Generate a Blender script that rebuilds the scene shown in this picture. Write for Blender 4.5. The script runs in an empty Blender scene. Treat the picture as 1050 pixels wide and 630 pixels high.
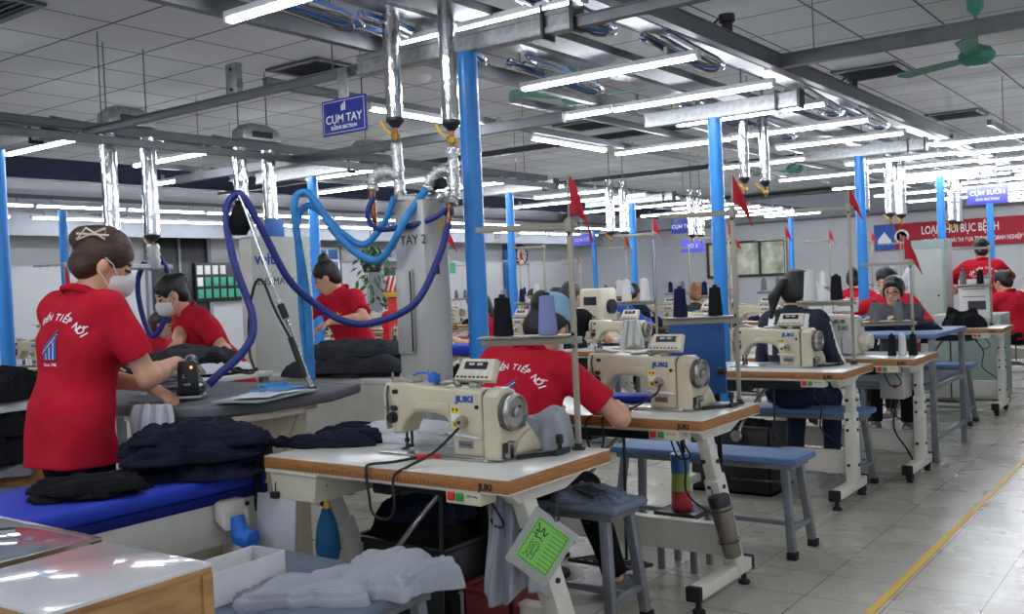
import bpy, bmesh, math, random
import numpy as np
from mathutils import Vector, Matrix, Euler
from mathutils.bvhtree import BVHTree

# ---------------------------------------------------------------- camera, world, exposure
SC = bpy.context.scene
COL = SC.collection
cam_data = bpy.data.cameras.new('camera')
cam = bpy.data.objects.new('camera', cam_data)
COL.objects.link(cam)
cam_data.sensor_width = 36.0
cam_data.lens = 34.6
cam_data.clip_start = 0.05
cam_data.clip_end = 200
CAM_YAW, CAM_PITCH, CAM_ROLL = math.radians(36.232), math.radians(-1.23), math.radians(-2.479)
fw = Vector((-math.sin(CAM_YAW) * math.cos(CAM_PITCH), math.cos(CAM_YAW) * math.cos(CAM_PITCH), math.sin(CAM_PITCH)))
r0 = Vector((math.cos(CAM_YAW), math.sin(CAM_YAW), 0))
u0 = r0.cross(fw)
rt = math.cos(CAM_ROLL) * r0 + math.sin(CAM_ROLL) * u0
up = -math.sin(CAM_ROLL) * r0 + math.cos(CAM_ROLL) * u0
mw = Matrix((rt, up, -fw)).transposed().to_4x4()
mw.translation = Vector((0, 0, 1.30))
cam.matrix_world = mw
SC.camera = cam

world = bpy.data.worlds.new('hall_ambient')
world.use_nodes = True
world.node_tree.nodes['Background'].inputs[0].default_value = (0.80, 0.88, 1.0, 1)
world.node_tree.nodes['Background'].inputs[1].default_value = 0.55
SC.world = world
TUBE_STRENGTH = 37.0
SC.view_settings.view_transform = 'Standard'
SC.view_settings.look = 'None'
SC.view_settings.exposure = 0.45
SC.view_settings.gamma = 1.0
SC.view_settings.use_curve_mapping = False
SC.cycles.max_bounces = 6
SC.cycles.diffuse_bounces = 3
SC.cycles.glossy_bounces = 3
SC.cycles.transmission_bounces = 4
SC.cycles.transparent_max_bounces = 6
SC.cycles.caustics_reflective = False
SC.cycles.caustics_refractive = False
SC.cycles.sample_clamp_indirect = 4.0

# ---------------------------------------------------------------- materials
def lin(h):
    h = h.lstrip('#')
    out = []
    for i in (0, 2, 4):
        c = int(h[i:i + 2], 16) / 255
        out.append(c / 12.92 if c <= 0.04045 else ((c + 0.055) / 1.055) ** 2.4)
    return out

MATS = {}
def mat(name, hexc, rough=0.5, metal=0.0, var=0.0, vscale=8.0, bump=0.0, bscale=60.0, stretch=None, coat=0.0, emit=0.0, alpha=1.0, hex2=None, trans=0.0, sheen=0.0):
    m = bpy.data.materials.new(name)
    m.use_nodes = True
    nt = m.node_tree
    b = nt.nodes['Principled BSDF']
    c = lin(hexc)
    b.inputs['Base Color'].default_value = (*c, 1)
    b.inputs['Roughness'].default_value = rough
    b.inputs['Metallic'].default_value = metal
    if rough >= 0.8: b.inputs['Specular IOR Level'].default_value = 0.15
    if coat: b.inputs['Coat Weight'].default_value = coat
    if sheen: b.inputs['Sheen Weight'].default_value = sheen
    if trans: b.inputs['Transmission Weight'].default_value = trans
    if alpha < 1: b.inputs['Alpha'].default_value = alpha
    if emit:
        b.inputs['Emission Color'].default_value = (*c, 1)
        b.inputs['Emission Strength'].default_value = emit
    if var or bump:
        tc = nt.nodes.new('ShaderNodeTexCoord')
        mp = nt.nodes.new('ShaderNodeMapping')
        nt.links.new(tc.outputs['Object'], mp.inputs['Vector'])
        if stretch: mp.inputs['Scale'].default_value = stretch
    if var:
        n = nt.nodes.new('ShaderNodeTexNoise')
        n.inputs['Scale'].default_value = vscale
        n.inputs['Detail'].default_value = 6
        nt.links.new(mp.outputs[0], n.inputs['Vector'])
        rp = nt.nodes.new('ShaderNodeValToRGB')
        c2 = lin(hex2) if hex2 else [x * (1 - var) for x in c]
        c1 = c if hex2 else [min(1, x * (1 + var)) for x in c]
        rp.color_ramp.elements[0].position = 0.35
        rp.color_ramp.elements[1].position = 0.68
        rp.color_ramp.elements[0].color = (*c2, 1)
        rp.color_ramp.elements[1].color = (*c1, 1)
        nt.links.new(n.outputs['Fac'], rp.inputs[0])
        nt.links.new(rp.outputs[0], b.inputs['Base Color'])
    if bump:
        n2 = nt.nodes.new('ShaderNodeTexNoise')
        n2.inputs['Scale'].default_value = bscale
        n2.inputs['Detail'].default_value = 3
        nt.links.new(mp.outputs[0], n2.inputs['Vector'])
        bp = nt.nodes.new('ShaderNodeBump')
        bp.inputs['Strength'].default_value = bump
        bp.inputs['Distance'].default_value = 0.01
        nt.links.new(n2.outputs['Fac'], bp.inputs['Height'])
        nt.links.new(bp.outputs[0], b.inputs['Normal'])
    MATS[name] = m
    return m

mat('cream', 'DDD5BE', 0.38, var=0.04, vscale=20)
mat('machine_cream', 'D2C8AD', 0.33, var=0.05, vscale=14)
mat('machine_seam', '5A5346', 0.6)
mat('white_paint', 'DCD9CE', 0.45, var=0.06, vscale=12)
mat('laminate', 'E4E3DA', 0.22, var=0.03, vscale=6)
mat('wood_edge', 'A8713C', 0.45, var=0.3, vscale=9, stretch=(2, 2, 40))
mat('wood_tick', '5A3A1E', 0.6)
mat('plywood', 'C0935C', 0.5, var=0.25, vscale=5, stretch=(1.5, 1.5, 9), hex2='96683A')
mat('glossy_white', 'E6E3E6', 0.14, coat=0.5)
mat('glass_dark', '8C96A6', 0.06, metal=0.15, coat=1.0)
mat('black', '17171A', 0.45)
mat('black_rubber', '141416', 0.75)
mat('dark_steel', '3B3C3E', 0.4, metal=0.7, var=0.1)
mat('steel', 'A7A6A0', 0.3, metal=0.9, var=0.08, vscale=25)
mat('chrome', 'D5D6D8', 0.13, metal=1.0)
mat('stainless', 'BFBFBB', 0.38, metal=0.35, var=0.06, vscale=5, stretch=(1, 1, 0.2))
mat('duct', 'D4D6D6', 0.14, metal=1.0, bump=1.0, bscale=13, stretch=(1, 1, 0.4))
mat('foil', 'D8D8D6', 0.25, metal=0.9, bump=1.0, bscale=55)
mat('foil_light', 'C9CAC8', 0.35, metal=0.6, bump=0.9, bscale=70)
mat('brass', 'B08A3C', 0.35, metal=0.9)
mat('copper', '8A5A3A', 0.4, metal=0.8)
mat('valve_yellow', 'D9A92A', 0.4)
mat('galvanised', '9C9E9E', 0.38, metal=0.65, var=0.18, vscale=30)
mat('rail_grey', '6E7073', 0.45, metal=0.4, var=0.1)
mat('cable_grey', '3A3C42', 0.5)
mat('blue_post', '2C8CE0', 0.3, var=0.06, vscale=3)
mat('hose_blue', '1A2C78', 0.5, var=0.1, vscale=20)
mat('hose_light', '2E86C8', 0.55, var=0.2, vscale=14)
mat('pole_paint', 'A39D8E', 0.4, metal=0.2)
mat('leg_grey', '7E8186', 0.42, metal=0.25, var=0.14, vscale=15)
mat('bench_blue', '5B7CA6', 0.6, var=0.12, vscale=6, stretch=(1, 10, 10))
mat('bench_slate', '6A7688', 0.75, var=0.1, vscale=8)
mat('pad_blue', '1B38B4', 0.75, bump=0.1, bscale=300)
mat('pad_grey', '6D6F74', 0.85, var=0.1, vscale=7, bump=0.15, bscale=250)
mat('navy', '161A2B', 0.85, var=0.25, vscale=7, bump=0.2, bscale=140)
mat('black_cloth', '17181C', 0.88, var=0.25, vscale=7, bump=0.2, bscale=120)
mat('charcoal_cloth', '3B3C42', 0.88, var=0.2, vscale=7, bump=0.2, bscale=120)
mat('grey_cloth', 'A9ADB6', 0.88, var=0.08, vscale=5, bump=0.25, bscale=130)
mat('mid_cloth', '7B7E86', 0.88, var=0.14, vscale=6, bump=0.25, bscale=130)
mat('pale_cloth', 'C9CCD2', 0.88, var=0.08, vscale=5, bump=0.25, bscale=120)
mat('white_cloth', 'E2E4E8', 0.85, var=0.04)
mat('red_polo', 'BE1B30', 0.8, var=0.07, vscale=6, bump=0.15, bscale=300)
mat('red_flag', 'C01C2E', 0.7)
mat('skin', 'D9A585', 0.5, var=0.05, vscale=10)
mat('skin_lip', 'B86C62', 0.5)
mat('eye_dark', '1A1412', 0.3)
mat('hair_black', '15120F', 0.4, var=0.3, vscale=30, stretch=(6, 6, 1), bump=0.4, bscale=60)
mat('hair_brown', '4A2F1E', 0.4, var=0.3, vscale=25, stretch=(1, 1, 7), hex2='2B1A10', bump=0.4, bscale=40)
mat('hair_blond', '8A5E34', 0.5, var=0.3, vscale=30)
mat('mask_white', 'DEDEDC', 0.8)
mat('trouser', '17171B', 0.85, var=0.1)
mat('jeans', '243048', 0.85, var=0.15)
mat('shoe_grey', '6F7073', 0.8, var=0.1)
mat('sole_white', 'DADADA', 0.6)
mat('blue_jacket', '1E56C0', 0.75)
mat('navy_jacket', '1B2236', 0.75)
mat('grey_shirt', '50565A', 0.85)
mat('light_blue_cap', '8FB9D6', 0.85, var=0.1)
mat('star_yellow', 'E8C21E', 0.6)
mat('print_white', 'F0F0F0', 0.7)
mat('print_blue', '2D5FB0', 0.7)
mat('juki_blue', '2E5FA8', 0.5)
mat('ink', '1C1C1E', 0.6)
mat('label_yellow', 'E8CE2E', 0.5)
mat('paper', 'E8E8E6', 0.8)
mat('paper_grey', 'BFC0C4', 0.8)
mat('tag_green', '8EDB6A', 0.6)
mat('clear_sleeve', 'C4C8C4', 0.2, alpha=0.75)
mat('btn_red', 'D82A20', 0.4)
mat('btn_green', '2E9A3A', 0.4)
mat('lcd', '30343A', 0.15)
mat('sign_blue', '22328C', 0.45)
mat('sign_violet', '5A5FD8', 0.45)  # paler violet blue sign paint
mat('board_blue', '1E5496', 0.35, var=0.04)
mat('duster_blue', '2A5F86', 0.9, bump=1.0, bscale=120)
mat('bottle_red', 'B03038', 0.3)
mat('tumbler', '8C877C', 0.28, metal=0.85)
mat('cone_lilac', '8C93C9', 0.85, bump=0.3, bscale=200)
mat('cone_black', '1E1F24', 0.85, bump=0.3, bscale=200)
mat('cone_grey', '75777C', 0.85, bump=0.3, bscale=200)
mat('cone_white', 'DDDDD9', 0.85)
mat('cone_navy', '1F2648', 0.85)
mat('veit_grey', 'AEB3AC', 0.5, var=0.05)
mat('green_grey', '8FA09A', 0.5, var=0.06)
mat('box_white', 'E8E9EA', 0.7)
mat('fan_green', '3F8F7A', 0.4)
mat('iron_black', '202124', 0.35)
mat('led', 'FF7A20', 0.4, emit=4)
mat('tube_white', 'F2F6FF', 0.4, emit=TUBE_STRENGTH)
mat('lamp_body', 'D8D9DA', 0.4)
mat('wall_paint', 'C4C5C8', 0.85, var=0.04, vscale=1.0)
mat('wall_grey', '8F9398', 0.85)
mat('window_dark', '1E2022', 0.4)
mat('beam_navy', '2A3350', 0.6)
mat('yellow_line', 'E2B526', 0.45, var=0.08)
mat('banner_red', 'A81C2C', 0.7)
mat('plant_green', '2F5A32', 0.7)
mat('vent_grey', '4A4C4E', 0.6)
mat('pocket_green', '3FA183', 0.5)
mat('bin_white', 'D4D6D0', 0.5)
mat('cable_blue', '2F6FBC', 0.5)
mat('sensor_blue', '1F6FD0', 0.45)
mat('cardboard', '9A7048', 0.8)
mat('lens', 'C8D0D8', 0.1, alpha=0.25)

def floor_material():
    m = bpy.data.materials.new('floor_tiles'); m.use_nodes = True
    nt = m.node_tree; b = nt.nodes['Principled BSDF']
    tc = nt.nodes.new('ShaderNodeTexCoord')
    mp = nt.nodes.new('ShaderNodeMapping')
    mp.inputs['Location'].default_value = (1.42, -3.85, 0)
    nt.links.new(tc.outputs['Object'], mp.inputs[0])
    br = nt.nodes.new('ShaderNodeTexBrick')
    br.offset = 0; br.squash = 1
    br.inputs['Scale'].default_value = 1
    br.inputs['Brick Width'].default_value = 0.315
    br.inputs['Row Height'].default_value = 0.315
    br.inputs['Mortar Size'].default_value = 0.0035
    br.inputs['Mortar Smooth'].default_value = 0.3
    br.inputs['Color1'].default_value = (*lin('BDBAAC'), 1)
    br.inputs['Color2'].default_value = (*lin('B7B4A7'), 1)
    br.inputs['Mortar'].default_value = (*lin('6A675F'), 1)
    nt.links.new(mp.outputs[0], br.inputs['Vector'])
    n = nt.nodes.new('ShaderNodeTexNoise'); n.inputs['Scale'].default_value = 5; n.inputs['Detail'].default_value = 8
    nt.links.new(tc.outputs['Object'], n.inputs['Vector'])
    mx = nt.nodes.new('ShaderNodeMix'); mx.data_type = 'RGBA'; mx.blend_type = 'MULTIPLY'
    rp = nt.nodes.new('ShaderNodeValToRGB')
    rp.color_ramp.elements[0].position = 0.3; rp.color_ramp.elements[0].color = (0.9, 0.9, 0.89, 1)
    rp.color_ramp.elements[1].position = 0.7; rp.color_ramp.elements[1].color = (1, 1, 1, 1)
    nt.links.new(n.outputs['Fac'], rp.inputs[0])
    mx.inputs[0].default_value = 1
    nt.links.new(br.outputs['Color'], mx.inputs[6]); nt.links.new(rp.outputs[0], mx.inputs[7])
    nt.links.new(mx.outputs[2], b.inputs['Base Color'])
    b.inputs['Roughness'].default_value = 0.25
    n2 = nt.nodes.new('ShaderNodeTexNoise'); n2.inputs['Scale'].default_value = 3; n2.inputs['Detail'].default_value = 5
    nt.links.new(tc.outputs['Object'], n2.inputs['Vector'])
    r2 = nt.nodes.new('ShaderNodeMapRange'); r2.inputs[3].default_value = 0.20; r2.inputs[4].default_value = 0.36
    nt.links.new(n2.outputs['Fac'], r2.inputs[0]); nt.links.new(r2.outputs[0], b.inputs['Roughness'])
    MATS['floor'] = m
floor_material()

def ceiling_material():
    m = bpy.data.materials.new('ceiling_tiles'); m.use_nodes = True
    nt = m.node_tree; b = nt.nodes['Principled BSDF']
    tc = nt.nodes.new('ShaderNodeTexCoord')
    mp = nt.nodes.new('ShaderNodeMapping'); mp.inputs['Location'].default_value = (5.93, -3.77, 0)
    nt.links.new(tc.outputs['Object'], mp.inputs[0])
    br = nt.nodes.new('ShaderNodeTexBrick'); br.offset = 0
    br.inputs['Scale'].default_value = 1
    br.inputs['Brick Width'].default_value = 0.6; br.inputs['Row Height'].default_value = 0.6
    br.inputs['Mortar Size'].default_value = 0.009; br.inputs['Mortar Smooth'].default_value = 0.2
    br.inputs['Color1'].default_value = (*lin('C6C7C8'), 1); br.inputs['Color2'].default_value = (*lin('BEBFC0'), 1)
    br.inputs['Mortar'].default_value = (*lin('3A3B3C'), 1)
    nt.links.new(mp.outputs[0], br.inputs['Vector']); nt.links.new(br.outputs['Color'], b.inputs['Base Color'])
    b.inputs['Roughness'].default_value = 0.9
    MATS['ceiling'] = m
ceiling_material()

# ---------------------------------------------------------------- geometry helpers
def R3(rx=0, ry=0, rz=0): return Euler((math.radians(rx), math.radians(ry), math.radians(rz))).to_matrix()

def spl(pts, n=8, closed=False):
    P = [Vector(p) for p in pts]; out = []; N = len(P)
    for i in range(N if closed else N - 1):
        if closed: a, b, c, d = P[(i - 1) % N], P[i], P[(i + 1) % N], P[(i + 2) % N]
        else:
            b, c = P[i], P[i + 1]
            a = P[i - 1] if i else b * 2 - c
            d = P[i + 2] if i + 2 < N else c * 2 - b
        for k in range(n):
            t = k / n
            out.append(0.5 * ((2 * b) + (c - a) * t + (2 * a - 5 * b + 4 * c - d) * t * t + (3 * b - a - 3 * c + d) * t ** 3))
    if not closed: out.append(P[-1])
    return out

class MB:
    def __init__(s): s.v = []; s.f = []; s.m = []; s.flat = set()
    def add(s, verts, faces, m=0, T=None):
        o = len(s.v)
        for p in verts:
            p = Vector(p)
            s.v.append(T @ p if T is not None else p)
        for f in faces: s.f.append([o + i for i in f]); s.m.append(m)
        return s
    def addbm(s, bm, m=0, T=None, nflat=0, caps=None):
        bm.verts.index_update(); bm.faces.ensure_lookup_table(); o = len(s.f)
        if nflat:
            s.flat.update(o + f.index for f in sorted(bm.faces, key=lambda f: -f.calc_area())[:nflat])
        if caps:
            bm.normal_update(); k = 'xyz'.index(caps); s.flat.update(o + f.index for f in bm.faces if abs(f.normal[k]) > 0.999)
        s.add([v.co.copy() for v in bm.verts], [[v.index for v in f.verts] for f in bm.faces], m, T); bm.free()
        return s
    def box(s, c, size, m=0, bev=0.0, rot=None, seg=2):
        bm = bmesh.new(); bmesh.ops.create_cube(bm, size=1)
        for v in bm.verts: v.co = Vector((v.co.x * size[0], v.co.y * size[1], v.co.z * size[2]))
        if bev: bmesh.ops.bevel(bm, geom=bm.edges[:], offset=min(bev, 0.48 * min(size)), segments=seg, affect='EDGES', profile=0.5)
        T = Matrix.Translation(Vector(c)) @ (rot.to_4x4() if rot is not None else Matrix.Identity(4))
        bm.faces.index_update()
        return s.addbm(bm, m, T, 6 if bev else 0)
    def tube(s, pts, r, n=8, m=0, caps=True):
        P = [Vector(p) for p in pts]; N = len(P)
        rr = ([r[i % len(r)] for i in range(N)] if isinstance(r, (list, tuple)) else [r] * N)
        t0 = (P[1] - P[0]).normalized()
        a = Vector((0, 0, 1)) if abs(t0.z) < 0.9 else Vector((1, 0, 0))
        nrm = (a - t0 * a.dot(t0)).normalized()
        vs = []; fs = []
        for i in range(N):
            t = (P[min(i + 1, N - 1)] - P[max(i - 1, 0)])
            t = t.normalized() if t.length > 1e-9 else t0
            nrm = (nrm - t * nrm.dot(t))
            nrm = nrm.normalized() if nrm.length > 1e-6 else t.orthogonal().normalized()
            bn = t.cross(nrm)
            for k in range(n):
                q = 2 * math.pi * k / n
                vs.append(P[i] + (nrm * math.cos(q) + bn * math.sin(q)) * rr[i])
        for i in range(N - 1):
            for k in range(n):
                fs.append([i * n + k, i * n + (k + 1) % n, (i + 1) * n + (k + 1) % n, (i + 1) * n + k])
        if caps: fs.append(list(range(n))[::-1]); fs.append([(N - 1) * n + k for k in range(n)])
        return s.add(vs, fs, m)
    def cyl(s, a, b, r, r2=None, n=16, m=0): return s.tube([a, b], [r, r if r2 is None else r2], n, m)
    def lathe(s, prof, n=20, m=0, T=None):
        vs = []; fs = []; N = len(prof)
        for r, z in prof:
            for k in range(n):
                q = 2 * math.pi * k / n; vs.append((r * math.cos(q), r * math.sin(q), z))
        for i in range(N - 1):
            for k in range(n): fs.append([i * n + k, i * n + (k + 1) % n, (i + 1) * n + (k + 1) % n, (i + 1) * n + k])
        if prof[0][0] > 1e-6: fs.append(list(range(n))[::-1])
        if prof[-1][0] > 1e-6: fs.append([(N - 1) * n + k for k in range(n)])
        return s.add(vs, fs, m, T)
    def prism(s, poly, axis, lo, hi, m=0, bev=0.0, seg=2, T=None):
        def P(a, b, c): return {'x': (c, a, b), 'y': (a, c, b), 'z': (a, b, c)}[axis]
        bm = bmesh.new(); n = len(poly)
        A = [bm.verts.new(P(p[0], p[1], lo)) for p in poly]; B = [bm.verts.new(P(p[0], p[1], hi)) for p in poly]
        bm.faces.new(A); bm.faces.new(B[::-1])
        for i in range(n): bm.faces.new([A[i], B[i], B[(i + 1) % n], A[(i + 1) % n]])
        bmesh.ops.recalc_face_normals(bm, faces=bm.faces[:])
        if bev:
            es = [e for e in bm.edges if any(v in A for v in e.verts) != any(v in B for v in e.verts) or True]
            ring = [e for e in bm.edges if (e.verts[0] in A) == (e.verts[1] in A)]
            bmesh.ops.bevel(bm, geom=ring, offset=bev, segments=seg, affect='EDGES', profile=0.5, clamp_overlap=True)
        bmesh.ops.triangulate(bm, faces=[f for f in bm.faces if len(f.verts) > 4])
        bm.faces.index_update()
        return s.addbm(bm, m, T, 0, axis)
    def ell(s, c, r, m=0, n=16, rot=None):
        bm = bmesh.new(); bmesh.ops.create_uvsphere(bm, u_segments=n, v_segments=max(6, n // 2), radius=1)
        T = Matrix.Translation(Vector(c)) @ (rot.to_4x4() if rot is not None else Matrix.Identity(4)) @ Matrix.Diagonal((r[0], r[1], r[2], 1))
        return s.addbm(bm, m, T)
    def text(s, string, size, T, m=0, depth=0.0, align='CENTER', bold=0.0):
        vs, fs = text_geo(string, size, depth, align, bold)
        return s.add(vs, fs, m, T)
    def mesh(s, name, mats, sharp=38):
        me = bpy.data.meshes.new(name)
        me.from_pydata([tuple(v) for v in s.v], [], s.f)
        for mm in (mats if isinstance(mats, (list, tuple)) else [mats]): me.materials.append(MATS[mm] if isinstance(mm, str) else mm)
        me.polygons.foreach_set('material_index', s.m)
        me.polygons.foreach_set('use_smooth', [i not in s.flat for i in range(len(s.f))])
        me.update()
        if sharp < 180: me.set_sharp_from_angle(angle=math.radians(sharp))
        return me
    def build(s, name, mats, parent=None, loc=(0, 0, 0), rz=0.0, sharp=38):
        o = bpy.data.objects.new(name, s.mesh(name, mats, sharp)); COL.objects.link(o)
        o.location = loc; o.rotation_euler = (0, 0, rz)
        if parent is not None: o.parent = parent
        return o

TEXTS = {}
def text_geo(string, size, depth=0.0, align='CENTER', bold=0.0):
    key = (string, size, depth, align, bold)
    if key not in TEXTS:
        cu = bpy.data.curves.new('lettering', 'FONT'); cu.body = string; cu.size = size; cu.extrude = depth; cu.align_x = align
        cu.offset = bold; cu.resolution_u = 3
        o = bpy.data.objects.new('lettering', cu); COL.objects.link(o)
        dg = bpy.context.evaluated_depsgraph_get(); me = bpy.data.meshes.new_from_object(o.evaluated_get(dg))
        TEXTS[key] = ([v.co.copy() for v in me.vertices], [list(p.vertices) for p in me.polygons])
        bpy.data.objects.remove(o); bpy.data.curves.remove(cu); bpy.data.meshes.remove(me)
    return TEXTS[key]

def frame(o, ax, ay):
    ax = Vector(ax).normalized(); ay = Vector(ay); ay = (ay - ax * ay.dot(ax)).normalized(); az = ax.cross(ay)
    M = Matrix((ax, ay, az)).transposed().to_4x4(); M.translation = Vector(o); return M

def tag(o, label=None, cat=None, group=None, kind=None):
    if label: o['label'] = label
    if cat: o['category'] = cat
    if group: o['group'] = group
    if kind: o['kind'] = kind
    return o
def thing(name, label, cat, loc=(0, 0, 0), rz=0.0, group=None):
    o = bpy.data.objects.new(name, None); COL.objects.link(o); o.empty_display_size = 0.1
    o.location = loc; o.rotation_euler = (0, 0, rz)
    return tag(o, label, cat, group)
def kids(o): return [c for c in COL.objects if c.parent == o]
CHILD = {}
def copy_tree(o, parent=None):
    c = o.copy(); COL.objects.link(c)
    if parent is not None: c.parent = parent
    for ch in list(o.children): copy_tree(ch, c)
    return c
def dup(o, loc, rz, label, group=None):
    c = copy_tree(o); c.location = loc; c.rotation_euler = (0, 0, rz); c['label'] = label
    if group: c['group'] = group
    elif 'group' in c.keys(): del c['group']
    return c

# ---------------------------------------------------------------- signed distance modelling: bodies and soft shapes
def snets(D, org, h):
    S = D < 0
    nx, ny, nz = D.shape
    cnt = np.zeros((nx - 1, ny - 1, nz - 1), np.int8)
    for a in (0, 1):
        for b in (0, 1):
            for c in (0, 1): cnt += S[a:nx - 1 + a, b:ny - 1 + b, c:nz - 1 + c]
    act = (cnt > 0) & (cnt < 8)
    I = np.argwhere(act)
    idx = np.full(act.shape, -1, np.int64); idx[act] = np.arange(len(I))
    acc = np.zeros((len(I), 3)); num = np.zeros(len(I))
    cor = [(a, b, c) for a in (0, 1) for b in (0, 1) for c in (0, 1)]
    for p in cor:
        for q in cor:
            if sum(abs(p[k] - q[k]) for k in range(3)) != 1 or p > q: continue
            d0 = D[I[:, 0] + p[0], I[:, 1] + p[1], I[:, 2] + p[2]]; d1 = D[I[:, 0] + q[0], I[:, 1] + q[1], I[:, 2] + q[2]]
            x = (d0 < 0) != (d1 < 0)
            t = np.where(x, d0 / np.where(d0 - d1 == 0, 1, d0 - d1), 0)
            pt = np.array(p)[None] + t[:, None] * (np.array(q) - np.array(p))[None]
            acc[x] += pt[x]; num[x] += 1
    V = (I + acc / np.maximum(num, 1)[:, None]) * h + np.array(org)
    F = []
    for ax in range(3):
        sl0 = [slice(None)] * 3; sl1 = [slice(None)] * 3
        sl0[ax] = slice(0, -1); sl1[ax] = slice(1, None)
        ch = S[tuple(sl0)] != S[tuple(sl1)]
        E = np.argwhere(ch)
        u, w = (ax + 1) % 3, (ax + 2) % 3
        ok = (E[:, u] > 0) & (E[:, w] > 0) & (E[:, u] < D.shape[u] - 1) & (E[:, w] < D.shape[w] - 1)
        E = E[ok]
        def g(du, dw):
            e = E.copy(); e[:, u] += du; e[:, w] += dw
            return idx[e[:, 0], e[:, 1], e[:, 2]]
        q = np.stack([g(-1, -1), g(0, -1), g(0, 0), g(-1, 0)], 1)
        ins = S[E[:, 0], E[:, 1], E[:, 2]]
        q[~ins] = q[~ins][:, ::-1]
        F.append(q)
    return V, np.concatenate(F)

class SDF:
    def __init__(s): s.p = []
    def cone(s, a, b, ra, rb, k=0.02, cut=False): s.p.append(('c', np.array(a, float), np.array(b, float), ra, rb, k, cut)); return s
    def ell(s, c, r, k=0.02, R=None, sub=False): s.p.append(('e', np.array(c, float), np.array(r, float), np.eye(3) if R is None else np.array(R), k, sub)); return s
    def plane(s, p, n): s.p.append(('p', np.array(p, float), np.array(n, float))); return s
    def wob(s, amp, freq, seed): s.p.append(('w', amp, freq, seed)); return s
    def mesh(s, h, pad=0.03):
        lo = np.full(3, 1e9); hi = -lo
        for q in s.p:
            if q[0] == 'c':
                r = max(q[3], q[4]); lo = np.minimum(lo, np.minimum(q[1], q[2]) - r); hi = np.maximum(hi, np.maximum(q[1], q[2]) + r)
            elif q[0] == 'e' and not q[5]:
                r = q[2].max(); lo = np.minimum(lo, q[1] - r); hi = np.maximum(hi, q[1] + r)
        lo -= pad; hi += pad
        n = np.ceil((hi - lo) / h).astype(int) + 1
        D = np.full(n, 0.5, np.float32)
        ax = [lo[i] + h * np.arange(n[i]) for i in range(3)]
        def win(a, b):
            i0 = np.clip(np.floor((a - lo) / h).astype(int), 0, n - 1); i1 = np.clip(np.ceil((b - lo) / h).astype(int) + 1, 1, n)
            sl = tuple(slice(i0[k], i1[k]) for k in range(3))
            X, Y, Z = np.meshgrid(ax[0][sl[0]], ax[1][sl[1]], ax[2][sl[2]], indexing='ij')
            return sl, np.stack([X, Y, Z], -1)
        for q in s.p:
            if q[0] == 'c':
                _, a, b, ra, rb, k, cut = q; mgn = max(ra, rb) + k + 3 * h
                sl, P = win(np.minimum(a, b) - mgn, np.maximum(a, b) + mgn)
                ab = b - a; L2 = max(ab @ ab, 1e-9)
                t = np.clip(((P - a) @ ab) / L2, 0, 1)
                d = np.linalg.norm(P - a - t[..., None] * ab, axis=-1) - (ra + (rb - ra) * t)
                if cut:
                    un = ab / math.sqrt(L2); d = np.maximum(d, (P - b) @ un)
            elif q[0] == 'e':
                _, c, r, R, k, sub = q; mgn = r.max() + k + 3 * h
                sl, P = win(c - mgn, c + mgn)
                L = (P - c) @ R
                k0 = np.linalg.norm(L / r, axis=-1); k1 = np.linalg.norm(L / (r * r), axis=-1)
                d = k0 * (k0 - 1) / np.maximum(k1, 1e-6)
                if sub:
                    kk = max(k, 1e-4); A = D[sl]; e = -d; hh = np.maximum(kk - np.abs(A - e), 0) / kk
                    D[sl] = np.maximum(A, e) + hh * hh * kk * 0.25
                    continue
            elif q[0] == 'p':
                X, Y, Z = np.meshgrid(*ax, indexing='ij')
                D = np.maximum(D, ((X - q[1][0]) * q[2][0] + (Y - q[1][1]) * q[2][1] + (Z - q[1][2]) * q[2][2]).astype(np.float32)); continue
            else:
                _, amp, fr, seed = q; rg = np.random.RandomState(seed)
                X, Y, Z = np.meshgrid(*ax, indexing='ij'); W = np.zeros_like(D)
                for _i in range(5):
                    d_ = rg.randn(3) * np.array([1, 1, 0.55]); d_ = d_ / np.linalg.norm(d_) * fr * rg.uniform(0.6, 1.5); ph = rg.rand() * 6.28
                    w_ = rg.randn(3) * fr * 0.35
                    W += np.sin(X * d_[0] + Y * d_[1] + Z * d_[2] + ph + 1.3 * np.sin(X * w_[0] + Y * w_[1] + Z * w_[2]))
                D = D + (amp / 2.5 * W).astype(np.float32); continue
            kk = max(k, 1e-4); A = D[sl]; hh = np.maximum(kk - np.abs(A - d), 0) / kk
            D[sl] = np.minimum(A, d) - hh * hh * kk * 0.25
        D[0] = D[-1] = 0.5; D[:, 0] = D[:, -1] = 0.5; D[:, :, 0] = D[:, :, -1] = 0.5
        return snets(D, lo, h)
    def build(s, name, mats, h, parent=None, loc=(0, 0, 0), rz=0, zone=None):
        V, F = s.mesh(h)
        me = bpy.data.meshes.new(name); me.from_pydata(V.tolist(), [], F.tolist())
        for mm in (mats if isinstance(mats, (list, tuple)) else [mats]): me.materials.append(MATS[mm])
        me.polygons.foreach_set('use_smooth', [True] * len(F))
        if zone is not None and len(F):
            C = V[F].mean(1); me.polygons.foreach_set('material_index', zone(C).astype(np.int32))
        me.update()
        o = bpy.data.objects.new(name, me); COL.objects.link(o)
        o.location = loc; o.rotation_euler = (0, 0, rz)
        if parent is not None: o.parent = parent
        return o

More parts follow.
